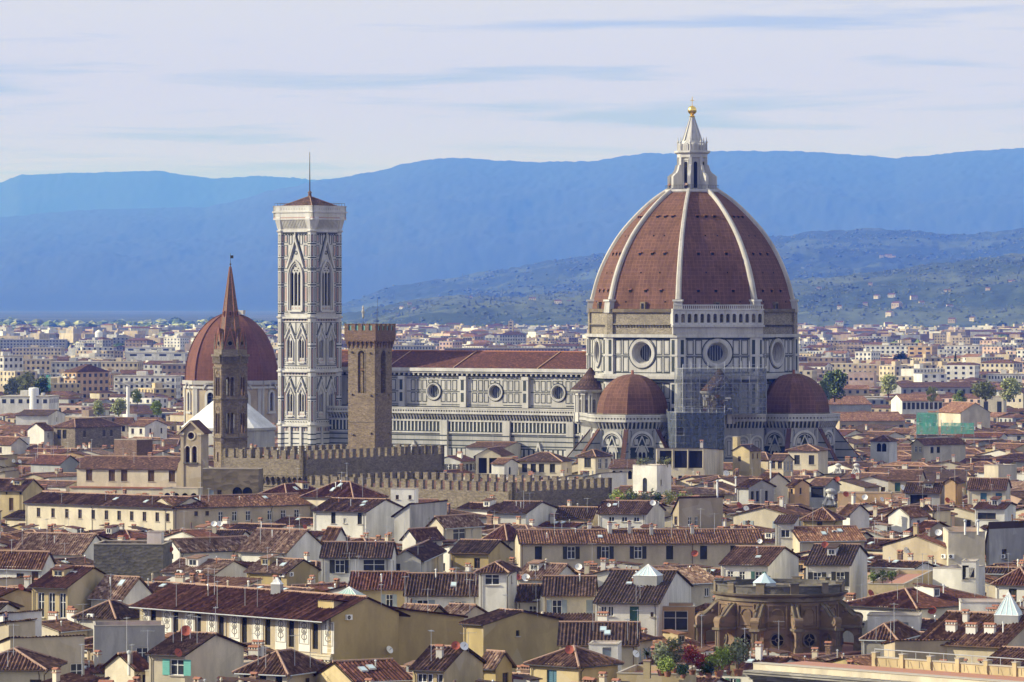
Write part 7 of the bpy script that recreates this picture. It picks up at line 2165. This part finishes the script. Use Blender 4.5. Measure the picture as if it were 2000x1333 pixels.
def look(bt, own, px, py):
    d = Vector(((px - 1000) / F, 1, -(py - HOR) / F)).normalized()
    h_ = bt.ray_cast(EYE, d)
    return (h_[0], h_[1], own[h_[2]], d) if h_[0] else (None, None, None, d)
bt, own = tree_of(bpy.data.objects)
from collections import defaultdict
SEEN = defaultdict(lambda: [0, 0, 0])
for py in range(600, 1333, 4):
    for px in range(2, 2000, 4):
        p, n_, o, d = look(bt, own, px, py)
        if o is not None:
            s_ = SEEN[o.name]; s_[0] += 1; s_[1] += px; s_[2] += py
def drop(o):
    for c in list(o.children): drop(c)
    bpy.data.objects.remove(o, do_unlink=True)
vis = sorted(((SEEN[o.name][0] if o.name in SEEN else 0, o.name, o) for o in FILL), key=lambda t: -t[0])
KEEP = 178
keep = [o for c, n_, o in vis[:KEEP] if c >= 3]
rest = [o for c, n_, o in vis[KEEP:] if c > 0] + [o for c, n_, o in vis[:KEEP] if 0 < c < 3]
gone = [o for c, n_, o in vis if c == 0]
print('VIS', len(keep), len(rest), len(gone), [t[0] for t in vis[:KEEP:20]])
for o in gone: drop(o)
if rest:
    V, Fc, MI, UV, names = [], [], [], [], []
    def eat(o):
        if o.type == 'MESH':
            M = o.matrix_world; b_ = len(V); me = o.data
            V.extend(M @ v.co for v in me.vertices)
            ul = me.uv_layers.active
            for p in me.polygons:
                Fc.append([b_ + i for i in p.vertices])
                nm = me.materials[p.material_index].name
                if nm not in names: names.append(nm)
                MI.append(names.index(nm))
                for li in p.loop_indices: UV.append(tuple(ul.data[li].uv) if ul else (0, 0))
        for c in o.children: eat(c)
    for o in rest: eat(o)
    me = bpy.data.meshes.new('crowded_roofs')
    me.from_pydata([tuple(v) for v in V], [], Fc)
    for n_ in names: me.materials.append(MATS[n_])
    me.polygons.foreach_set('material_index', MI)
    ul = me.uv_layers.new(name='UVMap')
    ul.data.foreach_set('uv', [c for u in UV for c in u])
    ro = bpy.data.objects.new('crowded_roofs', me); col.objects.link(ro); structure(ro, 'stuff')
    for o in rest: drop(o)
FILL = keep

# ---------------------------------------------------------------- roof gardens
def shrub(px, yb, Y, hp, wp, label, lm, n=420, pot='terracotta', name='potted_shrub', cat='shrub', trunk=.28):
    return tree(px, yb, Y, hp, wp, label, lm, n, trunk, None, name, max(.07, wp * Y / F * .055), False, pot, cat)
gz = 17.25
gy = lambda y: F * (CH - gz) / (y - HOR)
for px, yb, hp, wp, lab, lm in ((1292, 1316, 46, 34, 'grey green olive bush left on the roof garden', 'leaf olive'), (1318, 1312, 52, 36, 'taller olive bush in the middle left of the roof garden', 'leaf olive'),
    (1304, 1318, 26, 30, 'bright green low bush below the olive bushes', 'leaf light'), (1352, 1314, 46, 28, 'dark red maple on the roof garden', 'leaf red'), (1370, 1316, 32, 22, 'smaller red maple leaning right on the roof garden', 'leaf red'),
    (1404, 1318, 42, 38, 'round bright green shrub in a terracotta pot', 'leaf light'), (1424, 1314, 44, 22, 'thin reddish shrub between green shrub and olive', 'leaf red'), (1442, 1316, 56, 40, 'airy olive tree at the right end of the roof garden', 'leaf olive'),
    (1384, 1320, 22, 30, 'low dark green planting under the red maples', 'leaf dark'), (1334, 1321, 20, 24, 'low dark bush behind the yellow pillar', 'leaf dark')):
    shrub(px, yb + 4, gy(yb + 4), hp * 1.35, wp * 1.3, lab, lm, 800)
def palm(px, yb, Y, label):
    o = empty('palm', P(px, yb, Y), 0, label, 'palm')
    b = MB(); b.tube((0, 0, 0), (0, 0, .9), .16, .12, 8, 'bark'); b.build('trunk', o)
    c = MB()
    for i in range(26):
        a = i * 2.4; el = rng.uniform(.1, 1.2); ln = rng.uniform(.8, 1.2)
        p = Vector((0, 0, .9)); d = Vector((math.cos(a) * math.cos(el), math.sin(a) * math.cos(el), math.sin(el)))
        for j in range(5):
            q = p + d * ln / 5; d = (d + Vector((0, 0, -.22))).normalized(); s = d.cross(Vector((0, 0, 1))).normalized() * .14 * (1 - j / 6)
            c.face([p - s, p + s, q + s * .8, q - s * .8], 'leaf dark'); p = q
    c.build('fronds', o)
    q = MB(); q.lathe((0, 0, 0), [(.3, -.02), (.42, .4), (.36, .4), (0, .36)], 12, 'terracotta'); q.build('pot', o)
palm(1264, 1296, gy(1300), 'dark spiky palm in a pot at the left end of the roof garden')
for px, yb, hp, wpx, lab in ((1264, 1320, 34, 13, 'square yellow pillar at the left end of the roof garden'), (1330, 1322, 30, 15, 'square yellow pillar in the middle of the roof garden'), (1432, 1316, 24, 10, 'short yellow pillar behind the airy olive tree')):
    Y = gy(yb); s = Y / F
    o = empty('garden_pillar', P(px, yb, Y) - Vector((0, 0, .3)), -12, lab, 'pillar')
    b = MB(); b.cube(-wpx * s / 2, wpx * s / 2, -wpx * s / 2, wpx * s / 2, 0, hp * s, 'plaster yellow'); b.build('shaft', o)
    b = MB(); b.cube(-wpx * s / 2 - .08, wpx * s / 2 + .08, -wpx * s / 2 - .08, wpx * s / 2 + .08, hp * s, hp * s + .1, 'ridge mortar'); b.build('cap', o)
H('low walled terrace under the green roof trees below the white turret', 1186, 1352, 1362, 992, 17.6, -4, 'F', None, 'tan', 'brown', None, None, dr=8, vb=2)
ty = 9000 * (CH - 17.3) / (986 - HOR)
for px, hp, wp, lab, lm in ((1208, 30, 34, 'leftmost light green bush below the white turret', 'leaf light'), (1232, 32, 32, 'mid green bush second from left below the white turret', 'leaf green'), (1258, 26, 30, 'grey green bush right in front of the white turret', 'leaf olive'),
    (1282, 34, 26, 'darker upright bush below the right side of the white turret', 'leaf dark'), (1308, 28, 34, 'yellow green bush right of the white turret', 'leaf spring'), (1336, 30, 36, 'rightmost wide green bush below the roof loggia', 'leaf green')):
    tree(px, 988, ty, hp, wp, lab, lm, 520, .12, None, 'roof_bush', .16, False, None, 'bush')
for px, lab in ((1250, 'straggly dry plant on the left of the white turret top'), (1262, 'bushy dry plant in the middle of the white turret top'), (1292, 'leafy plant on the right of the white turret top'), (1304, 'thin plant at the right corner of the white turret top')):
    tree(px, 913, 970, 20, 20, lab, rng.choice(['leaf olive', 'leaf spring']), 200, .2, None, 'roof_plant', .13, False, None, 'plant')
for px, yb, lab in ((1706, 1140, 'leafy plant at the left of the yellow terrace house'), (1724, 1140, 'pale bush in the middle of the yellow terrace'), (1742, 1140, 'tall bush at the right of the yellow terrace')):
    tree(px, yb, 570, 26, 22, lab, rng.choice(['leaf olive', 'leaf green']), 240, .15, None, 'terrace_plant', .12, False, None, 'plant')

# ---------------------------------------------------------------- small things standing on the roofs
bpy.context.view_layer.update()
bt, own = tree_of([o for o in bpy.data.objects])
def short(o):
    return str(o.get('label', 'roof'))
def dish(px, py, rpx, m, word):
    p, n_, o, d = look(bt, own, px, py + rpx * .8)
    if p is None or 'hill' in o.name: return
    r = rpx * p.y / F
    c = p - d * (r * .9) + Vector((0, 0, r * .8))
    t = empty('satellite_dish', c, rng.uniform(-25, 30), f'{word} satellite dish', 'satellite dish', 'satellite dishes on the roofs')
    b = MB()
    ax = Vector((.25, -.85, .45)).normalized(); x = ax.orthogonal().normalized(); y = ax.cross(x)
    prev = None
    for k_ in range(5):
        q = k_ / 4; R_ = [Vector() + (x * math.cos(i * math.pi / 8) + y * math.sin(i * math.pi / 8)) * r * q + ax * (.28 * r * q * q) for i in range(16)]
        if prev:
            for i in range(16): b.face([prev[i], prev[(i + 1) % 16], R_[(i + 1) % 16], R_[i]], m, None, True)
        prev = R_
    b.build('reflector', t)
    b = MB(); b.tube((0, 0, -r * .1), ax * r * .75, .02, .02, 4, 'iron'); b.tube(ax * r * .7, ax * r * .85, .05, .05, 6, 'dark cloth'); b.build('feed_arm', t)
    b = MB(); b.tube((0, r * .1, 0), Matrix.Rotation(-t.rotation_euler.z, 3, 'Z') @ (p - c + d * .1), .035, .035, 5, 'galvanised'); b.build('bracket', t)
    t['_a'] = f'{word} satellite dish'; TODO.append(t)
for px, py, r in ((418, 1024, 6), (429, 1024, 6), (1275, 983, 6), (1283, 984, 5), (1189, 987, 4), (1418, 925, 6), (1457, 994, 6), (1762, 953, 6), (1689, 972, 6), (1722, 976, 5), (1833, 1041, 7), (1770, 1076, 7), (760, 1270, 8), (906, 1263, 9), (1027, 1129, 8), (1130, 1108, 7), (1241, 1278, 8), (38, 902, 4), (26, 901, 4), (1484, 1058, 5), (1906, 930, 5)):
    dish(px, py, r, 'white paint', 'white')
for px, py, r in ((246, 1049, 6), (333, 1074, 6), (1443, 988, 7), (1357, 1082, 7), (1652, 966, 6), (1635, 937, 6), (1666, 931, 5), (1850, 978, 6), (1611, 1065, 7), (363, 1233, 11), (347, 1276, 9), (890, 1262, 9), (1112, 1270, 9), (1700, 1160, 8), (1820, 1193, 9), (595, 1030, 5), (1012, 1128, 6), (40, 1148, 7)):
    dish(px, py, r, 'red dish paint', 'rusty red')
na = 0
tries = 0
while na < 150 and tries < 1500:
    tries += 1
    px, py = rng.uniform(10, 1990), 870 + 460 * rng.random() ** 1.25
    p, n_, o, d = look(bt, own, px, py)
    if p is None or n_.z < .6 or p.z < 10 or not o.get('category') in ('house', 'palace', 'firewall block'): continue
    hh = rng.uniform(1.8, 4.2)
    t = empty('tv_antenna', p, rng.uniform(0, 180), 'thin television antenna', 'antenna', 'television antennas on the roofs')
    b = MB(); b.tube((0, 0, -.3), (0, 0, hh), .035, .028, 5, 'galvanised'); b.build('mast', t)
    b = MB()
    for k_ in range(1):
        z = hh - .15 - k_ * .7; l = rng.uniform(.5, .9)
        b.tube((-l, 0, z), (l, 0, z), .022, .022, 4, 'galvanised')
        for j in range(6): x_ = -l + j * l * .4; b.tube((x_, -.28, z), (x_, .28, z), .016, .016, 3, 'galvanised')
    b.build('crossbars', t)
    t['_a'] = 'thin television antenna'; TODO.append(t); na += 1
# air conditioners on walls
def ac(px, py):
    p, n_, o, d = look(bt, own, px, py)
    if p is None: return
    if n_.dot(d) > 0: n_ = -n_
    n_ = Vector((n_.x, n_.y, 0))
    if n_.length < .3: n_ = -Vector((d.x, d.y, 0))
    n_.normalize()
    t = empty('air_conditioner', p + n_ * .2, math.degrees(math.atan2(n_.x, -n_.y)), 'white air conditioner unit', 'air conditioner', 'air conditioners on walls')
    fr = Fr((0, 0, 0), 0)
    b = MB(); b.box(fr, -.45, .45, -.32, .32, -.25, .12, 'white paint'); b.build('case', t)
    b = MB(); b.ring(fr, -.12, 0, .05, .25, .1, .14, 'iron', 14); b.build('fan', t)
    t['_a'] = 'white air conditioner unit'; TODO.append(t)
for q in ((567, 1122), (552, 1123), (1424, 1015), (1845, 1087), (1858, 1087), (1957, 1087), (680, 1206), (178, 1204), (145, 1120), (390, 1118), (352, 1118), (1630, 1040)): ac(*q)
# slim chimney flues and a carved finial among the right-hand roofs
def stander(px, yt, yb, label, kind):
    p, n_, o, d = look(bt, own, px, yb)
    if p is None: return
    s = p.y / F; hh = (yb - yt) * s
    t = empty('chimney_flue' if kind == 'flue' else 'stone_finial', p, 0, label, 'chimney flue' if kind == 'flue' else 'finial')
    b = MB()
    if kind == 'flue':
        b.tube((0, 0, -.4), (0, 0, hh * .86), .16, .16, 9, 'white paint'); b.build('pipe', t)
        b = MB(); b.ball((0, 0, hh * .93), .27, 'lead', 6); b.build('cowl', t)
    else:
        b.lathe((0, 0, -.3), [(hh * .42, 0), (hh * .30, hh * .12), (hh * .16, hh * .3), (hh * .26, hh * .45), (hh * .18, hh * .62), (hh * .30, hh * .8), (hh * .24, hh * .9), (0, hh)], 12, 'clean marble', 0, True)
        for i in range(4):
            a = i * math.pi / 2 + .5
            b.tube((math.cos(a) * hh * .5, math.sin(a) * hh * .5, -.2), (math.cos(a) * hh * .2, math.sin(a) * hh * .2, hh * .45), hh * .09, hh * .05, 7, 'clean marble')
        b.build('carving', t)
for a_ in ((1885, 1016, 1040, 'left one of two slim white flues on the bare cream firewall', 'flue'), (1910, 1016, 1040, 'right one of two slim white flues on the bare cream firewall', 'flue'), (1505, 900, 938, 'tall pale flue right of the grey plastered house', 'flue'),
           (1401, 938, 968, 'white flue right of the roof-garden turret trees', 'flue'), (1437, 930, 968, 'pale flue beside the grey plastered house wall', 'flue'), (640, 1208, 1226, 'slim white flue on the scrollwork palace roof', 'flue'), (252, 1272, 1312, 'tall white flue left of the teal shutters', 'flue'),
           (1622, 950, 984, 'carved white stone finial with scrolls among the right-hand roofs', 'finial'), (1637, 902, 924, 'small carved white urn above the scrolled finial', 'finial'), (1673, 902, 924, 'small carved white urn right of the other urn', 'finial')): stander(*a_)
# people
def person(px, py, Y, hgt, shirt, trousers, label, face=0, exact=None):
    c = exact or P(px, py, Y)
    o = empty('person', c, face, label, 'person')
    s = hgt / 1.75
    J = {'pel': (0, 0, .95), 'che': (0, .0, 1.3), 'neck': (0, 0, 1.47), 'head': (0, -.01, 1.57), 'top': (0, -.01, 1.68), 'ls': (-.19, 0, 1.40), 'le': (-.25, .03, 1.12), 'lh': (-.24, -.10, .88), 'rs': (.19, 0, 1.40), 're': (.26, .02, 1.12), 'rh': (.22, -.14, .92),
         'lhip': (-.1, 0, .9), 'lk': (-.11, -.02, .48), 'la': (-.11, .02, .07), 'lt': (-.12, -.14, .03), 'rhip': (.1, 0, .9), 'rk': (.12, -.03, .48), 'ra': (.12, .03, .07), 'rt': (.14, -.13, .03)}
    rr = {'pel': .15, 'che': .16, 'neck': .06, 'head': .10, 'top': .075, 'ls': .065, 'le': .045, 'lh': .035, 'rs': .065, 're': .045, 'rh': .035, 'lhip': .1, 'lk': .06, 'la': .042, 'lt': .035, 'rhip': .1, 'rk': .06, 'ra': .042, 'rt': .035}
    E = [('pel', 'che'), ('che', 'neck'), ('neck', 'head'), ('head', 'top'), ('che', 'ls'), ('ls', 'le'), ('le', 'lh'), ('che', 'rs'), ('rs', 're'), ('re', 'rh'), ('pel', 'lhip'), ('lhip', 'lk'), ('lk', 'la'), ('la', 'lt'), ('pel', 'rhip'), ('rhip', 'rk'), ('rk', 'ra'), ('ra', 'rt')]
    ks = list(J)
    def skin(name, keys, edges, root, grow, m):
        me = bpy.data.meshes.new(name)
        me.from_pydata([tuple(v * s for v in J[q]) for q in keys], [(keys.index(a), keys.index(b)) for a, b in edges], [])
        me.materials.append(MATS[m])
        ob = bpy.data.objects.new(name, me); col.objects.link(ob); ob.parent = o
        md = ob.modifiers.new('skin', 'SKIN')
        if not me.skin_vertices: me.skin_vertices.new()
        for i, q in enumerate(keys):
            me.skin_vertices[0].data[i].radius = (rr[q] * s * grow,) * 2; me.skin_vertices[0].data[i].use_root = q == root
        md2 = ob.modifiers.new('sub', 'SUBSURF'); md2.levels = md2.render_levels = 1
    skin('body', ks, E, 'pel', 1.0, 'skin')
    k1 = ['pel', 'che', 'ls', 'le', 'rs', 're']; skin('shirt', k1, [(a, b) for a, b in E if a in k1 and b in k1], 'pel', 1.22, shirt)
    k2 = ['pel', 'lhip', 'lk', 'la', 'rhip', 'rk', 'ra']; skin('trousers', k2, [(a, b) for a, b in E if a in k2 and b in k2], 'pel', 1.2, trousers)
    b = MB(); b.ball((0, .015 * s, 1.64 * s), .115 * s, 'hair', 6); b.build('hair', o)
    b = MB()
    for q in (-.035, .035): b.ball((q * s, -.108 * s, 1.59 * s), .014 * s, 'dark cloth', 4)
    b.ball((0, -.118 * s, 1.56 * s), .02 * s, 'skin', 4); b.build('face', o)
    return o
lanM = CC + Vector((0, 0, 86.2))
for a, sh, lab, of in ((-62, 'red cloth', 'tiny person in red standing on the lantern terrace, left side', 6.8), (-14, 'pale cloth', 'tiny person in pale clothes by the lantern buttress', 6.7), (-17.5, 'dark cloth', 'tiny person in dark clothes by the lantern buttress', 6.7)):
    person(0, 0, 0, 1.75, sh, 'dark cloth', lab, 0, lanM + Vector((math.sin(rad(a)) * of, -math.cos(rad(a)) * of, 0)))
p_, n_, o_, d_ = look(bt, own, 12, 1222)
if p_ is not None:
    person(0, 0, 0, 1.75, 'blue cloth', 'dark cloth', 'person in a blue shirt on a roof terrace at the left edge', 20, p_)

# ---------------------------------------------------------------- labels that single each thing out
ANCH = [('the slim stone tower', 718, 760), ('the bell gable', 380, 880), ('the tan stone house', 170, 850), ('the long loggia roof', 255, 925), ('the long cream wing', 190, 1005), ('the greyish long wing', 470, 1000),
 ('the taller battlements', 700, 905), ('the lower battlements', 860, 960), ('the white roof-garden turret', 1273, 945), ('the roof loggia', 1345, 905), ('the yellow house', 1460, 885), ('the cream apse-side house', 1575, 895), ('the square tower house', 1725, 885),
 ('the big long cream house', 1240, 1075), ('the green roof trees', 1270, 975), ('the dark stone firewall', 250, 1100), ('the striped roofs', 550, 1065), ('the scrollwork palace', 460, 1215), ('the ochre firewall', 770, 1240), ('the white roof tower', 970, 1150),
 ('the white house with grey gable', 700, 1005), ('the rooftop cabin', 890, 1040), ('the glass pyramid lantern', 1266, 1120), ('the church drum', 1520, 1200), ('the bare cream firewall', 1888, 1075), ('the ochre terrace strip', 1700, 972), ('the hipped ochre house', 1606, 1020),
 ('the orange tiled roof', 1625, 1050), ('the yellow terrace house', 1735, 1145), ('the red terrace house', 1870, 1130), ('the wide mottled roof', 1890, 1230), ('the green nets', 1840, 825), ('the east apse', 1560, 800), ('the brick red hall', 1700, 815), ('the blue green shutters', 1930, 970),
 ('the teal shutters', 320, 1295), ('the french windows', 100, 1165), ('the ochre glazed-front house', 870, 1300), ('the roof garden', 1350, 1300), ('the nave', 950, 790), ('the square cream house', 1945, 790), ('the campanile', 605, 820), ('the zigzag workshops', 50, 780)]
SEEN2 = defaultdict(lambda: [0, 0, 0])
for py in range(600, 1333, 4):
    for px in range(2, 2000, 4):
        p, n_, o, d = look(bt, own, px, py)
        if o is not None:
            s_ = SEEN2[o.name]; s_[0] += 1; s_[1] += px; s_[2] += py
def where(o):
    if o.name in SEEN2 and SEEN2[o.name][0]: s_ = SEEN2[o.name]; return s_[1] / s_[0], s_[2] / s_[0]
    return px_of(o.location + Vector((0, 0, 0)))
items = FILL + TODO
for o in items:
    x, y = where(o)
    base = o.get('_a', o['label'])
    if o['category'] == 'villa': o['_b'] = base
    else:
        nm, ax_, ay_ = min(ANCH, key=lambda t: (t[1] - x) ** 2 + 3.2 * (t[2] - y) ** 2)
        dx, dy = x - ax_, y - ay_
        if abs(dx) > 1.5 * abs(dy): rel = 'left of' if dx < 0 else 'right of'
        else: rel = 'above' if dy < 0 else 'below'
        if o['category'] != 'house' and abs(dx) < 60 and abs(dy) < 25: rel = 'at'
        o['_b'] = f'{base} {rel} {nm}'
    o['_x'] = x
by = defaultdict(list)
for o in items: by[o['_b']].append(o)
ORD = ['first', 'second', 'third', 'fourth', 'fifth', 'sixth', 'seventh', 'eighth', 'ninth', 'tenth', 'eleventh', 'twelfth']
def ordw(i):
    if i < 12: return ORD[i]
    t = {13: 'thirteenth', 14: 'fourteenth', 15: 'fifteenth', 16: 'sixteenth', 17: 'seventeenth', 18: 'eighteenth', 19: 'nineteenth', 20: 'twentieth'}
    if i + 1 in t: return t[i + 1]
    return ({2: 'twenty', 3: 'thirty', 4: 'forty'}[(i + 1) // 10] + '-' + ORD[(i + 1) % 10 - 1]) if (i + 1) % 10 else {3: 'thirtieth', 4: 'fortieth'}[(i + 1) // 10]
for b_, l_ in by.items():
    l_.sort(key=lambda o: o['_x'])
    for i, o in enumerate(l_):
        o['label'] = b_ if len(l_) == 1 else (f'{b_}, leftmost' if i == 0 else f'{b_}, rightmost' if i == len(l_) - 1 else f'{b_}, {ordw(i)} from left')
for o in items:
    for q in ('_a', '_b', '_x'):
        if q in o: del o[q]
for o in FILL: o['group'] = 'houses of the old town'

# ================================================================ haze: the air between here and the hills
hm = bpy.data.materials.new('haze air')
hm.use_nodes = True
t = hm.node_tree
t.nodes.clear()
pv = t.nodes.new('ShaderNodeVolumePrincipled')
HAZE = 5.7e-5
pv.inputs['Color'].default_value = (0.048, 0.165, 1.0, 1)
pv.inputs['Absorption Color'].default_value = (1, 1, 1, 1)
pv.inputs['Density'].default_value = HAZE
pv.inputs['Anisotropy'].default_value = 0.0
om = t.nodes.new('ShaderNodeOutputMaterial')
t.links.new(pv.outputs[0], om.inputs['Volume'])
MATS['haze air'] = hm
hb = MB()
hb.cube(-9100, 9100, -70, 61100, -3, 1780, 'haze air')
structure(hb.build('haze'), 'stuff')
